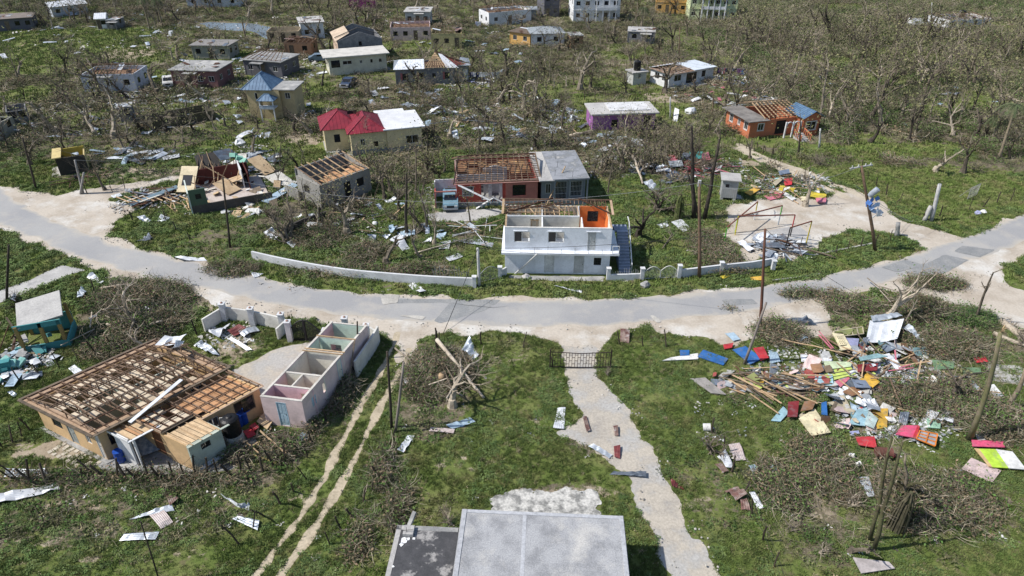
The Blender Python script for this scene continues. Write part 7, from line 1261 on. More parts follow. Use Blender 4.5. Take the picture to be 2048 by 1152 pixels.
zinc([(1728,694),(1733,661),(1800,660),(1790,690)], 'large bright white corrugated sheet on top of the heap', ZINCW, [.5,1.1,1.1,.6], .22); zinc([(1733,655),(1785,648),(1796,658),(1738,664)], 'grey ribbed sheet behind the large bright one', ZINC, 1.2, .15); zinc([(1766,692),(1828,691),(1852,708),(1790,703)], 'wide dull zinc sheet spread under the bright one', ZINC, .3, .2); zinc([(1712,706),(1722,690),(1732,690),(1728,708)], 'curled blue-grey sheet left of the bright one', ZINCB, .5, .35); zinc([(1760,716),(1776,714),(1810,745),(1796,750)], 'whitish sheet sliding off the heap', ZINCW, .3, .15)
zinc([(1588,679),(1606,676),(1614,685),(1598,688)], 'blue-white tray-like sheet on the brush by the roadside', PB, .3, .2); zinc([(1600,712),(1624,711),(1627,728),(1602,728)], 'corrugated white sheet edging the red floor', ZINCW, .2, .08); zinc([(1644,712),(1662,713),(1662,728),(1643,728)], 'second corrugated sheet edging the red floor', ZINCW, .2, .1); zinc([(1536,704),(1552,703),(1560,728),(1540,730)], 'pale panel left of the red floor', PB, .15, .1); zinc([(1800,668),(1812,662),(1846,690),(1836,692)], 'grey-white sheet right of the bright heap', ZINC, .5, .25)
RF = wpoly([(1530,728),(1640,726),(1655,745),(1660,765),(1640,800),(1570,795),(1535,770)]); sheet('floor', f_p(RF, .5, .8), RF[:,0].min()-1, RF[:,0].max()+1, RF[:,1].min()-1, RF[:,1].max()+1, .14, .05, mm('red_stained_floor', (.26,.10,.10), (.19,.09,.085), s=1.2, col3=(.32,.28,.26), s3=.8, lo3=.52, hi3=.66, rnd=0))
BF = wpoly([(1975,726),(2060,735),(2060,775),(1985,760)]); sheet('floor', f_p(BF, .4, .8), BF[:,0].min()-1, BF[:,0].max()+1, BF[:,1].min()-1, BF[:,1].max()+1, .15, .05, CONC2)
CN = {'galvanised_zinc': 'grey', 'white_zinc': 'white', 'dull_grey_zinc': 'dark', 'pale_blue_zinc': 'pale blue', 'pale_timber': 'pale', 'weathered_timber': 'weathered', 'brown_timber': 'brown', 'dark_timber': 'dark', 'rusty_zinc': 'rusty', 'white_wall': 'white', 'pale_bark': 'pale', 'grey_brown_bark': 'brown', 'dry_cane': 'yellow'}
# timber piles: long sticks, each on its own
def where(m, p, c_, lab, big=None, rx=4., ry=3.):
    c = CN.get(m.name, m.name.replace('board_', '').replace('_', ' ')); lab = lab.replace('dark ', '') if c == 'dark' else lab; lab = lab.replace('grey ', '') if c == 'grey' else lab; tx = (p.x - c_.x)/rx; ty = (p.y - c_.y)/ry
    return ('' if big is None else 'long ' if big else 'short ') + c + ' ' + lab + ', ' + ('far' if ty > .3 else 'near' if ty < -.3 else 'middle') + (' left' if tx < -.3 else ' right' if tx > .3 else '')
def sticks(n, cx, cy, rx, ry, lab, grp, mats, L=(1.2, 3.2), w=(.06,.12), h=.5, bias=None, seed=1, nm='timber'):
    rn = random.Random(seed); c_ = P(cx, cy); RX = rx*mpp(cy); RY = abs(P(cx, cy-ry).y - P(cx, cy+ry).y)/2
    for i in range(n):
        a = rn.uniform(0, 6.28); r = math.sqrt(rn.random()); p = Vector((c_.x + RX*r*math.cos(a), c_.y + RY*r*math.sin(a), rn.uniform(.05, h))); th = (bias + rn.gauss(0, .5)) if bias is not None else rn.uniform(0, 6.28); l = rn.uniform(*L); q = p + Vector((math.cos(th)*l, math.sin(th)*l, rn.uniform(-.3, .5)*min(1, h))); q.z = max(.05, q.z)
        if blockedpt(p) or blockedpt(q): continue
        mt_ = rn.choice(mats); o = stick(nm, p, q, rn.uniform(*w), rn.uniform(.03, .07), mt_); tag(o, where(mt_, p, c_, lab, l > (L[0]+L[1])/2, RX, RY), 'timber', grp)
def blockedpt(p): return bool(inside(np.array([p.x]), np.array([p.y]), FOOT)[0])
TM = [TIMBL, TIMBG, TIMB, TIMBG, TIMBL]
sticks(46, 1520, 765, 90, 26, 'broken timber in the pile left of the red floor', 'broken timbers left of the red floor', TM, bias=-.6, seed=2); sticks(34, 1740, 745, 90, 50, 'broken timber jutting from the coloured heap', 'broken timbers in the coloured heap', TM + [pk_], seed=3, h=.9); sticks(26, 1850, 800, 110, 45, 'splintered timber in the brush of the right debris', 'splintered timbers in the right brush', TM, seed=4)
sticks(30, 1560, 375, 80, 22, 'broken timber in the yard rubble near the outhouse', 'timbers in the yard rubble', TM + [rd], seed=5, h=.6); sticks(30, 1390, 335, 55, 16, 'dark red plank in the rubble beyond the stump', 'planks of the red rubble', [mr_, mr_, TIMBD, pk_, TIMBG], seed=6, h=.6, bias=.1); sticks(36, 1560, 495, 60, 18, 'grey plank or metal strip in the pale play yard', 'strips in the pale play yard', [ZINC, TIMBG, TIMBD, ZINC, ZINCB], seed=7, bias=-.5); sticks(22, 700, 450, 90, 35, 'fallen grey plank in the middle garden', 'planks in the middle garden', TM, seed=8)
sticks(22, 500, 885, 26, 26, 'yellowish broken cane by the blue barrels', 'broken canes by the barrels', [TIMBL, mm('dry_cane', (.40,.32,.12)), TIMBG], seed=9, h=.9); sticks(14, 110, 690, 60, 26, 'pale plank before the teal wreck', 'planks before the teal wreck', TM, seed=10); sticks(26, 960, 462, 40, 12, 'loose pale lath below the red house apron', 'laths below the red house', [TIMBL, WHITE, TIMBG], seed=11, w=(.04,.08)); sticks(30, 1030, 235, 140, 36, 'scattered board behind the red house', 'boards behind the red house', [ZINC, TIMBG, TIMBL, TIMBG, ZINCB], seed=12, L=(2, 4), w=(.15,.4))
sticks(22, 890, 760, 50, 35, 'broken branch wood on the brush heap', 'broken wood on the brush heap', [BARKP, BARK, TIMBG], seed=13, h=1.2, w=(.05,.11)); sticks(18, 1810, 615, 60, 16, 'thin dead limb on the junction brush', 'dead limbs on the junction brush', [BARKP, BARK], seed=14, h=.9); sticks(16, 1480, 180, 60, 10, 'plank in the rubble right of the white bungalow', 'planks by the white bungalow', [TIMBG, WHITE, TIMBL], seed=15, L=(1.5,3)); sticks(20, 250, 645, 90, 30, 'broken limb on the brown patch', 'broken limbs on the brown patch', [BARKP, BARK], seed=16, h=.6); sticks(16, 1500, 215, 60, 12, 'board from the orange house roof lying behind it', 'boards behind the orange house', [TIMBL, ZINC, TIMBG], seed=17, L=(2, 4), w=(.2,.4)); sticks(18, 170, 362, 50, 8, 'dark plank by the yellow ruin', 'dark planks by the yellow ruin', [TIMBG, TIMBD], seed=18)
def shards(n, cx, cy, rx, ry, lab, grp, mats, seed, s=(.35, 1.3), h=.5):
    rn = random.Random(seed); c_ = P(cx, cy); RX = rx*mpp(cy); RY = abs(P(cx, cy-ry).y - P(cx, cy+ry).y)/2
    for i in range(n):
        a = rn.uniform(0, 6.28); r = math.sqrt(rn.random()); p = Vector((c_.x + RX*r*math.cos(a), c_.y + RY*r*math.sin(a), rn.uniform(.1, h)*(1.1-r))); w = rn.uniform(*s); l = w*rn.uniform(.6, 2.0); mt = rn.choice(mats); g = MB(); q = [(-w/2, -l/2), (w/2*rn.uniform(.5, 1), -l/2), (w/2, l/2*rn.uniform(.2, 1)), (w*.1, l/2), (-w/2*rn.uniform(.4, 1), l/2*rn.uniform(.5, 1))]
        zz = lambda x, y: .12*math.sin(x*3 + i) + .1*math.sin(y*2.5 + 2*i)
        g.prism([(x, y, zz(x, y)) for x, y in q], (0, 0, .03)); o = g.build('broken_board', mt); o.location = p; o.rotation_euler = (rn.gauss(0, .25), rn.gauss(0, .25), rn.uniform(0, 6.28)); tag(o, where(mt, p, c_, lab, l > (s[0]+s[1])*.55, RX, RY), 'board', grp)
MUT = [gy, wh, bg_, bn_, sl, tg_, gy, C('dust_white', (.46,.45,.42)), C('mud', (.16,.12,.08)), ol, C('dull_red', (.30,.07,.06)), pp_, C('dust_white', (.46,.45,.42)), TIMBG, ZINCB]
shards(70, 1640, 752, 130, 36, 'shard of board in the main coloured heap', 'shards of the main coloured heap', MUT + [lm, am, sk_], 31); shards(34, 1760, 700, 90, 26, 'shard of board around the bright zinc heap', 'shards round the bright zinc heap', MUT, 32); shards(34, 1700, 835, 100, 26, 'shard of board at the lower edge of the heap', 'shards at the lower edge of the heap', MUT + [sk_, rd], 33, (.3, .9)); shards(30, 1880, 780, 90, 50, 'shard of board in the right brush', 'shards in the right brush', MUT, 34, (.3, 1.0)); shards(24, 1480, 760, 60, 26, 'shard of board by the timber pile', 'shards by the timber pile', MUT, 35, (.3, .9))
shards(24, 1385, 335, 60, 16, 'shard in the red rubble beyond the stump', 'shards of the red rubble', [mr_, mr_, bn_, gy, pk_, sl, TIMBD], 36, (.5, 1.4)); shards(26, 1570, 378, 80, 20, 'shard in the yard rubble', 'shards of the yard rubble', MUT + [yl, wh], 37, (.3, 1.0), .3); shards(22, 500, 420, 50, 20, 'shard right of the burst house', 'shards right of the burst house', [wh, PALEW, PLY, TIMBG, gy], 38, (.4, 1.2), .3); shards(26, 40, 730, 60, 40, 'chunk round the teal wreck', 'chunks round the teal wreck', [gy, CONC, C('dust_white', (.46,.45,.42)), TEAL, bn_], 39, (.2, .7), .3)
# strewn zinc, by zone
def strew(n, cx, cy, rx, ry, lab, grp, mats, seed, s=(.7, 2.2), bend=.25):
    rn = random.Random(seed); join = [] if seed in (4, 12, 13, 15, 16, 17, 21, 14, 18) else None; c_ = P(cx, cy); RX = rx*mpp(cy); RY = abs(P(cx, cy-ry).y - P(cx, cy+ry).y)/2
    for i in range(n):
        a = rn.uniform(0, 6.28); r = math.sqrt(rn.random()); c0 = Vector((c_.x + RX*r*math.cos(a), c_.y + RY*r*math.sin(a), rn.uniform(.12, .4)))
        if blockedpt(c0) or float(f_road(np.array([c0.x]), np.array([c0.y]))[0]) > -1: continue
        th = rn.uniform(0, 6.28); u_ = Vector((math.cos(th), math.sin(th), rn.gauss(0,.12))); v = Vector((-math.sin(th), math.cos(th), rn.gauss(0,.15))); w = rn.uniform(.3, .55)*min(1, s[1]/2); l = rn.uniform(*s)*.6
        if join is not None:
            join.append([c0 - u_*w - v*l, c0 + u_*w - v*l*.9, c0 + u_*w*.9 + v*l, c0 - u_*w + v*l]); continue
        mt_ = rn.choice(mats); zinc([c0 - u_*w - v*l, c0 + u_*w - v*l*.9, c0 + u_*w*.9 + v*l, c0 - u_*w + v*l], where(mt_, c0, c_, lab, l > (s[0]+s[1])*.3, RX, RY), mt_, 0, bend*rn.uniform(.4, 1.3), 'zinc_sheet', grp, seed=seed*100+i)
    if join:
        for mi_, mt in enumerate(dict.fromkeys(mats)):
            g = MB()
            for q_ in join[mi_::len(dict.fromkeys(mats))]: a_, b_, c_, d_ = q_; md_ = (a_+b_+c_+d_)/4 + Vector((0,0,rn.uniform(-.1,.3))); g.add([a_, b_, c_, d_, md_], [(0,1,4), (1,2,4), (2,3,4), (3,0,4)])
            if g.v: tag(g.build('zinc_litter', mt), lab, None, None, 'stuff')
ZM = [ZINCW, ZINC, ZINCW, ZINCB, ZINC, PB]
strew(36, 340, 240, 300, 55, 'bent zinc sheet strewn among the left ruins and scrub', 'zinc strewn over the left scrub', ZM, 3); strew(24, 240, 310, 130, 20, 'zinc scrap behind the yellow ruin and the dirt track', 'zinc behind the dirt track', ZM, 4); strew(44, 1010, 235, 170, 45, 'zinc sheet scattered among broken trees behind the red house', 'zinc behind the red house', ZM, 5, (1, 3)); strew(22, 820, 195, 90, 22, 'zinc sheet on the slope before the grey block house', 'zinc before the grey block house', ZM, 6); strew(18, 940, 140, 0, 0, '', '', ZM, 7) if False else None
strew(20, 1545, 497, 65, 22, 'zinc sheet heaped in the pale play yard', 'zinc in the play yard', [ZINC, ZINCB, ZINCW, ZINC], 8, (.8, 2.0), .15); strew(20, 1340, 340, 80, 26, 'dark zinc sheet in the rubble beyond the wrapped stump', 'zinc in the red rubble', [ZINCB, ZINCB, ZINC, ZINCW], 9); strew(16, 700, 430, 110, 40, 'zinc scrap under the pruned trees of the middle garden', 'zinc in the middle garden', ZM, 10, (.6, 1.6)); strew(16, 830, 470, 60, 20, 'zinc scrap near the carport trees', 'zinc near the carport', ZM, 11, (.6, 1.4)); strew(26, 500, 130, 180, 50, 'small zinc sheet around the upper village houses', 'zinc round the upper village', ZM, 12); strew(22, 900, 110, 160, 50, 'small zinc sheet around the upper middle houses', 'zinc round the upper middle houses', ZM, 13)
strew(22, 500, 330, 60, 25, 'dark sheet behind the burst house', 'sheets behind the burst house', [ZINCB, ZINCB, ZINC, PALEW], 14); strew(24, 1450, 190, 110, 20, 'sheet on the ground right of the white bungalow', 'sheets right of the white bungalow', [WHITE, ZINCB, ZINC, pk_], 15, (.5, 1.5)); strew(16, 1540, 205, 60, 8, 'sheet in the rubble behind the orange house', 'sheets behind the orange house', ZM, 16); strew(22, 1750, 200, 250, 80, 'lone zinc sheet caught in the upper right woodland', 'zinc in the woodland', ZM, 17, (.6, 1.6)); strew(20, 60, 720, 60, 50, 'zinc scrap round the teal wreck', 'zinc round the teal wreck', ZM, 18, (.6, 1.4)); strew(16, 1240, 290, 90, 18, 'zinc sheet in the tangle below the purple house', 'zinc below the purple house', ZM, 19); strew(26, 1770, 790, 130, 60, 'zinc sheet among the coloured boards on the right', 'zinc among the coloured boards', ZM, 20, (.6, 1.8)); strew(30, 200, 60, 230, 50, 'far white scrap of roofing on the upper left fields', 'far roofing scraps upper left', [ZINCW, ZINC], 21, (1, 2.4))
# swing frames in the play yard
def frame_bar(p0, h0, p1, h1, cols, label):
    a = P(*p0); b_ = P(*p1); o = empty('swing_frame', a, 0, label, 'swing frame'); stick('crossbar', Vector((0,0,h0)), b_ - a + Vector((0,0,h1)), .1, .1, mm('rusty_bar', (.18,.07,.05)), o)
    for p, h, c_ in ((a, h0, cols[0]), (b_, h1, cols[1])):
        q = p - a; stick('leg', q, q + Vector((0,0,h*.5)), .09, .09, c_[0], o); stick('leg', q + Vector((0,0,h*.5)), q + Vector((0,0,h)), .09, .09, c_[1], o)
gnp = C('play_green', (.10,.50,.05)); blk = IRON; frame_bar((1470,466), 1.9, (1556,450), 2.3, ((gnp, gnp),(gy, gnp)), 'green-legged swing frame at the back of the play yard'); frame_bar((1470,470), 2.2, (1580,473), 2.5, ((yl, yl),(blk, rd)), 'middle swing frame with one red post'); frame_bar((1571,496), 2.3, (1612,488), 2.6, ((blk, blk),(yl, yl)), 'front swing frame with a yellow post and a black post'); frame_bar((1448,488), 1.9, (1508,440), 2.2, ((gnp, gnp),(WHITE, yl)), 'left swing frame with a bright green post')
gl = empty('fence_panel', P(1934, 400), R(35), 'small grey wire fence panel propped on the green paddock', 'fence panel'); 
for x in (0, 2.2): stick('side_rail', (x,0,0), (x,0,1.5), .05, .05, CONC, gl); stick('back_stay', (x,0,1.5), (x,1.0,0), .04, .04, CONC, gl)
stick('top_rail', (0,0,1.5), (2.2,0,1.5), .05, .05, CONC, gl)
for i in range(12): stick('wire_bar', (i*.2,0,1.5), (i*.2,0,.05), .02, .02, CONC, gl)
for i in range(6): stick('wire_bar', (0,0,1.5-i*.27), (2.2,0,1.5-i*.27), .02, .02, CONC, gl)
# washing lines and clothes on the ground
def washing(p0, p1, h, n, label, seed, cols):
    rn = random.Random(seed); a, b_ = P(*p0), P(*p1); o = empty('washing_line', a, 0, label, 'washing line'); d = b_ - a; stick('line', Vector((0,0,h)), d + Vector((0,0,h)), .02, .02, LOUV, o); stick('post', Vector(), Vector((0,0,h)), .08, .08, POST, o); stick('post', d, d + Vector((0,0,h)), .08, .08, POST, o)
    for i in range(n):
        c_ = a.lerp(b_, (i+.5)/n); w = rn.uniform(.25, .5); l = rn.uniform(.5, 1.1); u_ = d.normalized(); g = MB(); vs = []
        for j in range(5):
            for k in range(5): vs.append(u_*w*(k/4-.5)*(1+.15*j/4) + Vector((0, .05*math.sin(k*2+j+i), h - l*j/4)))
        g.add(vs, [(j*5+k, j*5+k+1, j*5+k+6, j*5+k+5) for j in range(4) for k in range(4)]); q = g.build('garment', rn.choice(cols)); q.location = c_; tag(q, label.replace('washing line', 'garment hung on the line'), 'garment', 'clothes on the washing lines')
CC = [C('navy', (.03,.04,.10)), WHITE, C('black_cloth', (.02,.02,.02)), C('purple_cloth', (.20,.08,.22)), C('blue_cloth', (.10,.20,.40)), lm, pk_, gy]
washing((1432,158), (1492,160), 2.0, 16, 'washing line right of the white bungalow', 5, CC); washing((940,166), (1000,166), 1.9, 16, 'washing line right of the grey block house', 6, [WHITE, lav, WHITE, C('navy', (.03,.04,.10)), gy]); washing((950,60), (962,60), 1.9, 5, 'washing line near the white and yellow house', 7, [WHITE, lav])
def cloths(n, cx, cy, rx, ry, label, grp, seed, cols):
    rn = random.Random(seed); c_ = P(cx, cy); RX = rx*mpp(cy); RY = abs(P(cx, cy-ry).y - P(cx, cy+ry).y)/2
    for i in range(n):
        g = MB(); s_ = rn.uniform(.25, .6); vs = [Vector(((k/4-.5)*s_*2 + rn.gauss(0,.05), (j/4-.5)*s_*1.4 + rn.gauss(0,.05), .06 + abs(rn.gauss(0, .09)))) for j in range(5) for k in range(5)]; g.add(vs, [(j*5+k, j*5+k+1, j*5+k+6, j*5+k+5) for j in range(4) for k in range(4)])
        o = g.build('garment', rn.choice(cols)); a = rn.uniform(0, 6.28); r = math.sqrt(rn.random()); o.location = (c_.x + RX*r*math.cos(a), c_.y + RY*r*math.sin(a), .02); o.rotation_euler.z = rn.uniform(0, 6.28); tag(o, label, 'garment', grp)
cloths(46, 1455, 166, 50, 8, 'garment spread on the ground right of the white bungalow', 'clothes on the ground by the bungalow', 8, CC); cloths(26, 960, 158, 40, 10, 'garment on the brush right of the grey block house', 'clothes by the block house', 9, [WHITE, lav, CC[0], CC[2]]); cloths(20, 440, 395, 40, 12, 'garment among the tumbled boards of the burst house', 'clothes in the burst house', 10, CC); cloths(14, 1510, 180, 16, 8, 'dark bundle in the rubble behind the orange house', 'bundles behind the orange house', 11, CC)
# stones and small solid lumps
for (px, py, s, m_, l) in [(1290,572,.45,CONC,'grey broken lump of masonry before the arched gate'),(1052,556,.4,CONC2,'pale rubble lump at the foot of the frayed strap'),(480,290,.8,WHITE,'white box on the grass left of the yellow house'),(1381,226,.9,ZINCW,'crumpled white tank-like bundle by the purple house'),(1345,240,.0,WHITE,''),(1955,428,.35,lav,'pale bag caught in the paddock fence, left one'),(1966,426,.35,wh,'pale bag caught in the paddock fence, right one'),(750,449,.35,WHITE,'small white box in the middle garden')]:
    if s:
        g = MB(); rn = random.Random(px); vs = []
        for zf, k in ((0, 1), (.5, 1.1), (1, .6)):
            for a in range(7): vs.append(Vector((math.cos(a*.9)*s*k*rn.uniform(.7,1.1), math.sin(a*.9)*s*k*rn.uniform(.7,1.1), s*zf*rn.uniform(.8,1.1))))
        g.add(vs, [(j*7+i, j*7+(i+1) % 7, (j+1)*7+(i+1) % 7, (j+1)*7+i) for j in range(2) for i in range(7)] + [tuple(range(14, 21))]); o = g.build('lump', m_); o.location = P(px, py); tag(o, l, 'lump')
q = [P(1344,243)+Vector((0,0,.1)), P(1354,246)+Vector((0,0,.1)), P(1357,232)+Vector((0,0,1.0)), P(1348,229)+Vector((0,0,1.1))]; zinc(q, 'pale square slab leaning in the grass by the concrete post', WHITE, 0, .02, 'leaning_slab', ribs=False)
# paving stones beside the ochre house
for i in range(9):
    for j in range(4):
        if random.random() < .2: continue
        a = P(100 + i*9 + j*9, 898 + i*4.5 - j*5 + 6); o = slabbox('paving_stone', -.14, -.12, 0, .14, .12, .035, mm('pale_paving', (.46,.42,.35), rnd=.2)); o.location = (a.x + random.gauss(0,.02), a.y, 0); o.rotation_euler.z = -.5 + random.gauss(0,.08); tag(o, kind='structure')
lowwall('garden_wall', 'dark tumbled block wall inside the curved white wall', [(575,472),(610,455),(655,440)], 1.0, .25, mm('sooty_block', (.06,.055,.05), rnd=.1))  # block wall in one very dark colour
lowwall('kerb', 'long concrete kerb along the green tongue by the play yard', [(1625,513),(1690,500),(1750,488)], .12, .2, CONC2); lowwall('kerb', 'dark kerb line on the far verge toward the right', [(1545,563),(1600,556),(1640,550)], .12, .15, CONC)
# ---------------------------------------------------------------- ground cover nobody could count
def scatter(name, me_, x, y, scl, tilt=.15, z=0., kind='stuff', lab=None, cat=None, flat=False):
    src = bpy.data.objects.new(name + '_source', me_); n = len(x)
    m = bpy.data.meshes.new(name); m.vertices.add(n); co = np.stack([x, y, np.full(n, z)], -1).astype(np.float32); m.vertices.foreach_set('co', co.ravel())
    a = m.attributes.new('turn', 'FLOAT_VECTOR', 'POINT'); r = np.stack([rng.normal(0, tilt, n), rng.normal(0, tilt, n), rng.uniform(0, 6.283, n)], -1).astype(np.float32); a.data.foreach_set('vector', r.ravel())
    a = m.attributes.new('size', 'FLOAT', 'POINT'); a.data.foreach_set('value', np.asarray(scl, np.float32)); m.update()
    o = link(name, m); tag(o, lab, cat, kind=kind); ng = bpy.data.node_groups.new(name, 'GeometryNodeTree')
    ng.interface.new_socket('Geometry', in_out='INPUT', socket_type='NodeSocketGeometry'); ng.interface.new_socket('Geometry', in_out='OUTPUT', socket_type='NodeSocketGeometry')
    N = ng.nodes; L = ng.links.new; gi = N.new('NodeGroupInput'); go = N.new('NodeGroupOutput'); ip = N.new('GeometryNodeInstanceOnPoints'); oi = N.new('GeometryNodeObjectInfo'); oi.inputs['Object'].default_value = src; oi.inputs['As Instance'].default_value = True
    na = N.new('GeometryNodeInputNamedAttribute'); na.data_type = 'FLOAT_VECTOR'; na.inputs['Name'].default_value = 'turn'; nb = N.new('GeometryNodeInputNamedAttribute'); nb.data_type = 'FLOAT'; nb.inputs['Name'].default_value = 'size'
    mp = N.new('GeometryNodeMeshToPoints'); L(gi.outputs[0], mp.inputs[0]); L(mp.outputs[0], ip.inputs['Points']); L(oi.outputs['Geometry'], ip.inputs['Instance']); L(na.outputs['Attribute'], ip.inputs['Rotation']); L(nb.outputs['Attribute'], ip.inputs['Scale']); L(ip.outputs[0], go.inputs[0])
    md = o.modifiers.new('scatter', 'NODES'); md.node_group = ng; return o
def tuft(n, r, h, w, seed, mat, lean=.6):
    g = MB(); q = random.Random(seed)
    for i in range(n):
        a = q.uniform(0, 6.28); d = q.uniform(0, r); p = Vector((math.cos(a)*d, math.sin(a)*d, -.01)); b_ = q.uniform(0, 6.28); t = p + Vector((math.cos(b_)*h*lean*q.random(), math.sin(b_)*h*lean*q.random(), h*q.uniform(.5, 1.1))); s_ = Vector((-math.sin(b_), math.cos(b_), 0))*w
        m_ = p.lerp(t, .55) + Vector((0, 0, h*.12)); g.add([p - s_, p + s_, m_ + s_*.7, m_ - s_*.7, t], [(0,1,2,3), (3,2,4)])
    return g.mesh('tuft', mat)
def weed(n, r, h, s, seed, mat):
    g = MB(); q = random.Random(seed)
    for i in range(n):
        a = q.uniform(0, 6.28); d = r*math.sqrt(q.random()); z = h*q.uniform(.2, 1)*(1 - .5*d/r); p = Vector((math.cos(a)*d, math.sin(a)*d, z)); e = Vector((q.gauss(0,1), q.gauss(0,1), q.gauss(0,.35))).normalized(); f = Vector((-e.y, e.x, q.gauss(0,.3))).normalized(); k = s*q.uniform(.6, 1.3)
        g.add([p - e*k, p - f*k*.5, p + e*k, p + f*k*.5], [(0,1,2,3)])
    return g.mesh('weed', mat)
def tangle(n, r, h, seed, mat, leafm=None, th=.016, nl=60):
    g = MB(); q = random.Random(seed)
    for i in range(n):
        a = q.uniform(0, 6.28); d = r*math.sqrt(q.random())*.8; p = Vector((math.cos(a)*d, math.sin(a)*d, q.uniform(0, h*.5))); dd = Vector((q.gauss(0,1), q.gauss(0,1), q.gauss(.25,.45))).normalized(); L = r*q.uniform(.4, 1.3); pts = [p]
        for k in range(3): dd = (dd + Vector((q.gauss(0,.28), q.gauss(0,.28), q.gauss(-.08,.22)))).normalized(); pts.append(pts[-1] + dd*L/3)
        for k in pts: k.z = max(.01, min(k.z, h*1.2))
        t_ = th*q.uniform(.6, 1.7); g.tube(pts, [t_, t_*.8, t_*.6, t_*.3], 3, 0, False)
    if leafm:
        l = MB(); leaves(l, nl, 0, 0, h*.4, r*.5, h*.25, .09, q); o = len(g.v); g.v += l.v; g.f += [tuple(a+o for a in f) for f in l.f]; g.mi += [1]*len(l.f)
    return g.mesh('tangle', [mat] + ([leafm] if leafm else []))
GR1 = mm('grass_blade', (.135, .188, .048), (.188, .220, .074), s=.35, rnd=.35, bump=0, col3=(.22, .20, .095), s3=.7, lo3=.52, hi3=.66); GR2 = mm('dark_grass_blade', (.098, .148, .038), (.14, .178, .054), s=.6, rnd=.35, bump=0)
DRYG = mm('dry_grass_blade', (.28, .24, .15), (.21, .175, .105), s=1, rnd=.35, bump=0); WEEDG = mm('weed_leaf', (.085, .138, .040), (.13, .17, .06), s=.8, rnd=.4, bump=0)
def pts(n, x0, x1, y0, y1, keep, gap=.0):
    x, y = rnd_px(n, x0, x1, y0, y1); k = keep(x, y) & ~blocked(x, y, gap) & (f_ruts(x, y) < -.02) & (f_ruts2(x, y) < 0); return x[k], y[k]
U = lambda x: rng.random(len(x))
bx = (-260, 2310)
mixb = lambda x, y: np.clip(m_brown(x, y) + (fbm(x, y, 5, .9) - .5) * 1.6, 0, 1)
dd_ = lambda x, y: np.clip(m_dirt(x, y) + (fbm(x + 40, y, 4, .9) - .5) * .8, 0, 1)
x, y = pts(60000, *bx, 640, 1290, lambda x, y: (U(x) > mixb(x, y)*.8) & (U(x) > dd_(x, y)*1.1)); scatter('grass', tuft(34, .20, .13, .012, 1, GR1), x, y, rng.uniform(.6, 1.25, len(x)) * (.7 + .6*fbm(x, y, 3, .5)))
x, y = pts(34000, *bx, 640, 1290, lambda x, y: (U(x) > mixb(x, y)*1.05) & (fbm(x, y, 4, .5) > .46) & (U(x) > dd_(x, y)*1.2)); scatter('grass', tuft(30, .20, .16, .014, 2, GR2), x, y, rng.uniform(.6, 1.35, len(x)))
x, y = pts(60000, *bx, 300, 660, lambda x, y: (U(x) > mixb(x, y)*1.05) & (U(x) > dd_(x, y)*1.1)); scatter('grass', tuft(22, .38, .2, .03, 3, GR1), x, y, rng.uniform(.6, 1.3, len(x)))
x, y = pts(30000, *bx, 300, 660, lambda x, y: (U(x) > mixb(x, y)*1.05) & (fbm(x, y, 4, .35) > .48)); k = ~inside(x, y, [wpoly([(1560,310),(1760,300),(1900,350),(2100,370),(2048,400),(1900,455),(1850,445),(1780,400),(1700,370)])]); x, y = x[k], y[k]; scatter('weeds', weed(60, .42, .22, .075, 4, WEEDG), x, y, rng.uniform(.5, 1.5, len(x)))
x, y = pts(26000, *bx, 640, 1290, lambda x, y: (U(x) > .25) & (fbm(x + 60, y, 4, .45) > .50) & (U(x) > dd_(x, y)*1.2)); scatter('weeds', weed(46, .26, .15, .045, 5, WEEDG), x, y, rng.uniform(.4, 1.4, len(x)))
x, y = pts(30000, *bx, 300, 1290, lambda x, y: (fbm(x + 20, y, 4, .6) > .52) & (U(x) > .4) & (U(x) > dd_(x, y))); scatter('dry_grass', tuft(16, .24, .14, .014, 6, DRYG, 1.4), x, y, rng.uniform(.5, 1.3, len(x)))
x, y = pts(60000, *bx, -10, 310, lambda x, y: (U(x) < .30 + .7*m_green(x, y))); scatter('grass', tuft(16, .7, .36, .06, 7, GR1), x, y, rng.uniform(.6, 1.3, len(x)))
# the trees past the countable ones read as one far wood
FW = {}
for (s_, i_, bk, a, b_, f) in FARW: FW.setdefault((s_, i_, bk.name), []).append((a, b_, f))
for (s_, i_, bn), L_ in FW.items():
    bk = [m for m in (BARK, BARKP, BARKD) if m.name == bn][0]; tr_, br_ = proto(s_, i_, bk, True, one=True); g = MB()
    for me_, mi in ((tr_, 0), (br_, None)):
        o = len(g.v); g.v += [tuple(v.co) for v in me_.vertices]; g.f += [tuple(k + o for k in p.vertices) for p in me_.polygons]; g.mi += [0 if mi == 0 else p.material_index for p in me_.polygons]
    q = np.array(L_); scatter('far_woodland', g.mesh('woods', [bk, TWIG, LEAF]), q[:, 0], q[:, 1], q[:, 2], .12)
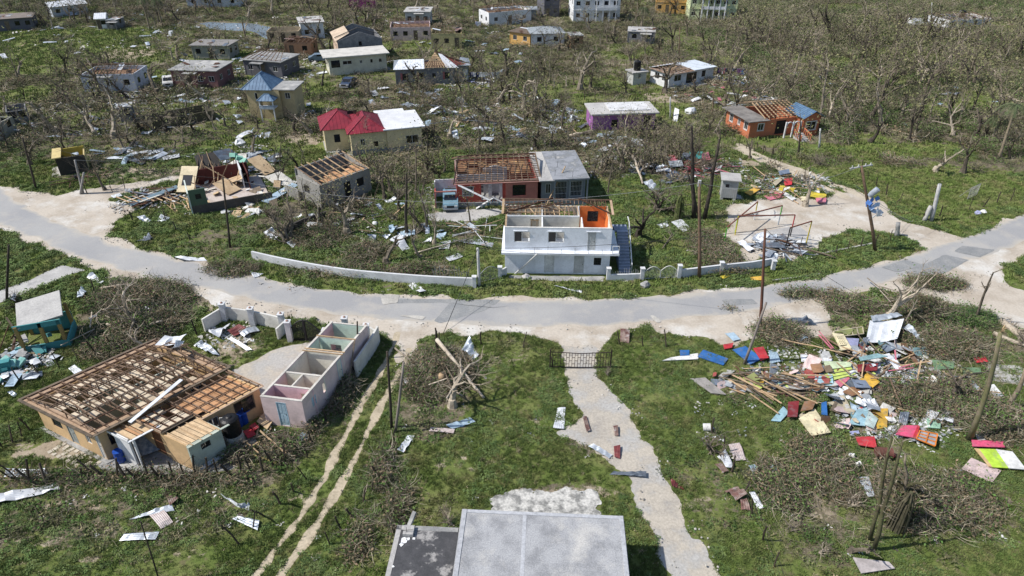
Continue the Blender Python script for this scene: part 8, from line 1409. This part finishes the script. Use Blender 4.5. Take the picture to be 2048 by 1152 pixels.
# brush and litter
TW1 = mm('brush_twig', (.195, .178, .118), (.125, .118, .072), s=1.4, rnd=.5, bump=0); TW2 = mm('pale_brush_twig', (.34, .295, .225), (.23, .20, .15), s=1.4, rnd=.4, bump=0); TW3 = mm('dark_brush_twig', (.105, .098, .065), (.07, .068, .045), s=1.4, rnd=.4, bump=0)
for k, (n, th, mt, lf, sz) in enumerate([(12000, .022, TW1, LEAF, 1.1), (4500, .025, TW2, LEAFB, 1.2), (9000, .028, TW3, LEAFG, 1.2), (4000, .022, TW1, LEAFB, 1.5)]):
    x, y = pts(n, *bx, -10, 420, lambda x, y: (U(x) < np.clip(m_brown(x, y)*1.15 - .2, 0, 1)) & (fbm(x + 33*k, y, 4, .12) > .38), .6); scatter('undergrowth', tangle(30, 1.0, .75, 20+k, mt, lf, th, 70), x, y, sz * rng.uniform(.5, 1.25, len(x)), .1)
x, y = pts(8000, 1380, 2310, -10, 310, lambda x, y: (sdf_poly(x, y, FOREST) > -2) & (m_green(x, y) < .4) & (fbm(x, y, 4, .05) > .43), .6); scatter('undergrowth', tangle(30, 1.1, 1.9, 31, TW2, LEAF, .022, 80), x, y, rng.uniform(.6, 1.5, len(x)), .1)
x, y = pts(6500, 1380, 2310, -10, 310, lambda x, y: (sdf_poly(x, y, FOREST) > -2) & (m_green(x, y) < .4) & (fbm(x+50, y, 4, .05) > .44), .6); scatter('undergrowth', tangle(26, 1.1, 1.3, 32, TW1, LEAFG, .022, 100), x, y, rng.uniform(.6, 1.5, len(x)), .1)
near_b = lambda x, y: (U(x) < blobs(WB, x, y)*.95 - .12) & (U(x) < .12 + .75*np.clip((fbm(x + 7, y, 4, .5) - .42)/.16, 0, 1))
x, y = pts(12000, *bx, 420, 1290, near_b, .2); scatter('brush', tangle(24, .55, .2, 41, TW1, LEAF, .006, 46), x, y, rng.uniform(.4, 1.3, len(x)), .15)
x, y = pts(6000, *bx, 420, 1290, near_b, .2); scatter('brush', tangle(16, .7, .3, 42, TW2, None, .007), x, y, rng.uniform(.4, 1.3, len(x)), .15)
x, y = pts(10000, *bx, 420, 1290, near_b, .2); scatter('brush', tangle(16, .6, .3, 43, TW1, LEAFG, .008, 60), x, y, rng.uniform(.4, 1.3, len(x)), .15)
def ell(n, cx, cy, rx, ry, pw=.6):
    c_ = P(cx, cy); RX = rx*mpp(cy); RY = abs(P(cx, cy-ry).y - P(cx, cy+ry).y)/2; a = rng.uniform(0, 6.283, n); r = rng.random(n)**pw; return c_.x + RX*r*np.cos(a), c_.y + RY*r*np.sin(a)
def heap(cx, cy, rx, ry, n, h, mats=(TW1, TW2, TW3), lf=None, sc_=1.0, nm='brush', th=.016, zz=None):
    for i, mt in enumerate(mats):
        x, y = ell(n, cx, cy, rx, ry); k = ~inside(x, y, FOOT); x, y = x[k], y[k]; o = scatter(nm, tangle(24 if i != 1 else 12, .8 if i != 1 else 1.1, .5, 50 + i, mt, lf or (LEAFB, None, LEAFG)[i], th*.75, 44), x, y, sc_*rng.uniform(.5, 1.2, len(x)), .3)
        c_ = P(cx, cy); RX = rx*mpp(cy); RY = abs(P(cx, cy-ry).y - P(cx, cy+ry).y)/2; zz_ = h*np.clip(1 - ((x-c_.x)/RX)**2 - ((y-c_.y)/RY)**2, 0, 1)*rng.random(len(x)); co = np.stack([x, y, zz_], -1).astype(np.float32); o.data.vertices.foreach_set('co', co.ravel()); o.data.update()
for a in [(865,755,55,50,110,1.0),(900,745,40,35,50,1.1),(1840,625,60,25,140,1.2),(1700,612,50,14,60,.6),(1560,670,45,22,80,.7),(280,600,100,35,260,.7),(300,650,70,35,150,.7),(230,700,60,20,60,.4),(1440,520,40,30,70,.6),(1800,1000,34,60,110,1.2),(1980,840,70,45,160,.6),(1900,690,90,30,160,.5),(1870,800,100,45,170,.6),(1650,940,60,60,90,.3),
          (640,470,60,30,90,.7),(730,510,40,25,60,.5),(840,545,60,10,50,.5),(470,540,60,12,40,.5),(690,255,90,14,160,1.4),(760,250,60,12,60,1.0),(930,200,70,14,90,1.0),(1420,490,40,30,60,.6),(1870,570,60,12,40,.6),(630,840,9,50,34,.6),(570,900,35,14,36,.5),(690,780,8,55,34,.5),(470,915,40,10,16,.3),(150,960,160,5,26,.2),(400,962,130,5,22,.2),(800,1010,9,45,20,.3),(770,940,8,45,20,.3),(720,1080,8,45,18,.3),(1555,980,40,60,36,.3),(1900,1000,90,60,60,.3),(1460,620,0.1,0.1,1,.1),(1620,590,60,6,20,.3),(1400,545,0.1,.1,1,.1),(690,545,120,12,40,.3)]: heap(*a)
heap(1930, 640, 60, 14, 160, .4, (mm('green_frond', (.07,.14,.06), rnd=.3, bump=0), TW1), LEAFG, 1.0, 'undergrowth')
# small litter of boards, scraps and stones round the wrecks
def scraps(seed, mat, s, n=6):
    g = MB(); q = random.Random(seed)
    for i in range(n):
        X = Matrix.Translation((q.gauss(0, s*1.6), q.gauss(0, s*1.6), .03 + .05*q.random())) @ Matrix.Rotation(q.uniform(0, 6), 4, 'Z') @ Matrix.Rotation(q.gauss(0, .25), 4, 'X'); w = s*q.uniform(.2, 1); l = s*q.uniform(.4, 1.8); g.box(-w/2, -l/2, 0, w/2, l/2, .02, 0, X)
    return g.mesh('scrap', mat)
SCR = [mm('scrap_white', (.58,.58,.57), rnd=.25), mm('scrap_grey', (.30,.32,.34), rnd=.3), mm('scrap_tan', (.36,.27,.18), rnd=.3), mm('scrap_pale', (.52,.50,.46), rnd=.2), mm('scrap_dark', (.07,.06,.055), rnd=.3)]
ZONES = [(300,400,70,25,60,.25),(455,390,110,40,160,.25),(880,385,50,20,60,.25),(1580,370,100,22,170,.25),(1420,335,70,20,90,.3),(1650,740,160,50,260,.17),(1800,720,120,45,150,.18),(1780,850,130,30,120,.2),(40,720,60,40,160,.22),(460,675,50,20,60,.2),(520,850,40,25,80,.15),(700,470,110,40,70,.2),(1560,500,60,18,90,.2),(1000,230,160,45,240,.3),(900,180,80,20,110,.3),(1480,160,70,12,140,.28),
         (1500,210,60,10,70,.3),(330,190,120,20,150,.35),(250,230,220,40,200,.35),(560,140,90,30,120,.35),(400,60,380,40,260,.4),(820,60,250,35,180,.4),(1150,330,150,30,110,.3),(1250,300,100,20,60,.3),(470,310,80,20,60,.3),(1480,860,80,90,20,.12),(300,1010,260,60,40,.09),(1000,850,300,150,24,.07),(700,1050,150,80,14,.06),(1300,520,300,40,40,.10),(900,560,400,30,40,.10),(1800,950,200,150,40,.09),(1600,1050,200,100,16,.07)]
for zi, (cx, cy, rx, ry, n, s) in enumerate(ZONES):
    for j, mt in enumerate(SCR):
        if j in (0, 3) or zi % 2 == j % 2 or s > .2:
            x, y = ell(max(4, n//4), cx, cy, rx, ry, .55); k = ~inside(x, y, FOOT); scatter('litter', scraps(zi*7+j, mt, s), x[k], y[k], rng.uniform(.5, 1.4, k.sum()), .12)
x, y = pts(5000, *bx, 600, 1290, lambda x, y: U(x) > .5); scatter('litter', scraps(999, mm('pale_leaf_litter', (.34,.28,.18), rnd=.4), .05, 5), x, y, rng.uniform(.4, 1.2, len(x)), .2)
x, y = rnd_px(2600, -100, 2200, 340, 1290); f_ = np.maximum(f_verge(x, y), f_drive(x, y)); k = (f_ > -.5) & (f_ < 1.3) & (f_road(x, y) < 0) | ((f_ > 0) & (U(x) < .15) & (f_road(x, y) < 0)); x, y = x[k], y[k]
def stones(seed):
    g = MB(); q = random.Random(seed)
    for i in range(6):
        a = Vector((q.gauss(0,.2), q.gauss(0,.2), 0)); s_ = q.uniform(.02, .06); g.tube([a + Vector((0,0,-.01)), a + Vector((0,0,s_*.6)), a + Vector((0,0,s_*1.1))], [s_, s_*1.1, s_*.5], 5)
    return g.mesh('stones', mm('pale_stone', (.42,.40,.36), (.30,.28,.25), rnd=.3))
scatter('gravel', stones(3), x, y, rng.uniform(.5, 1.6, len(x)), .1, .015)
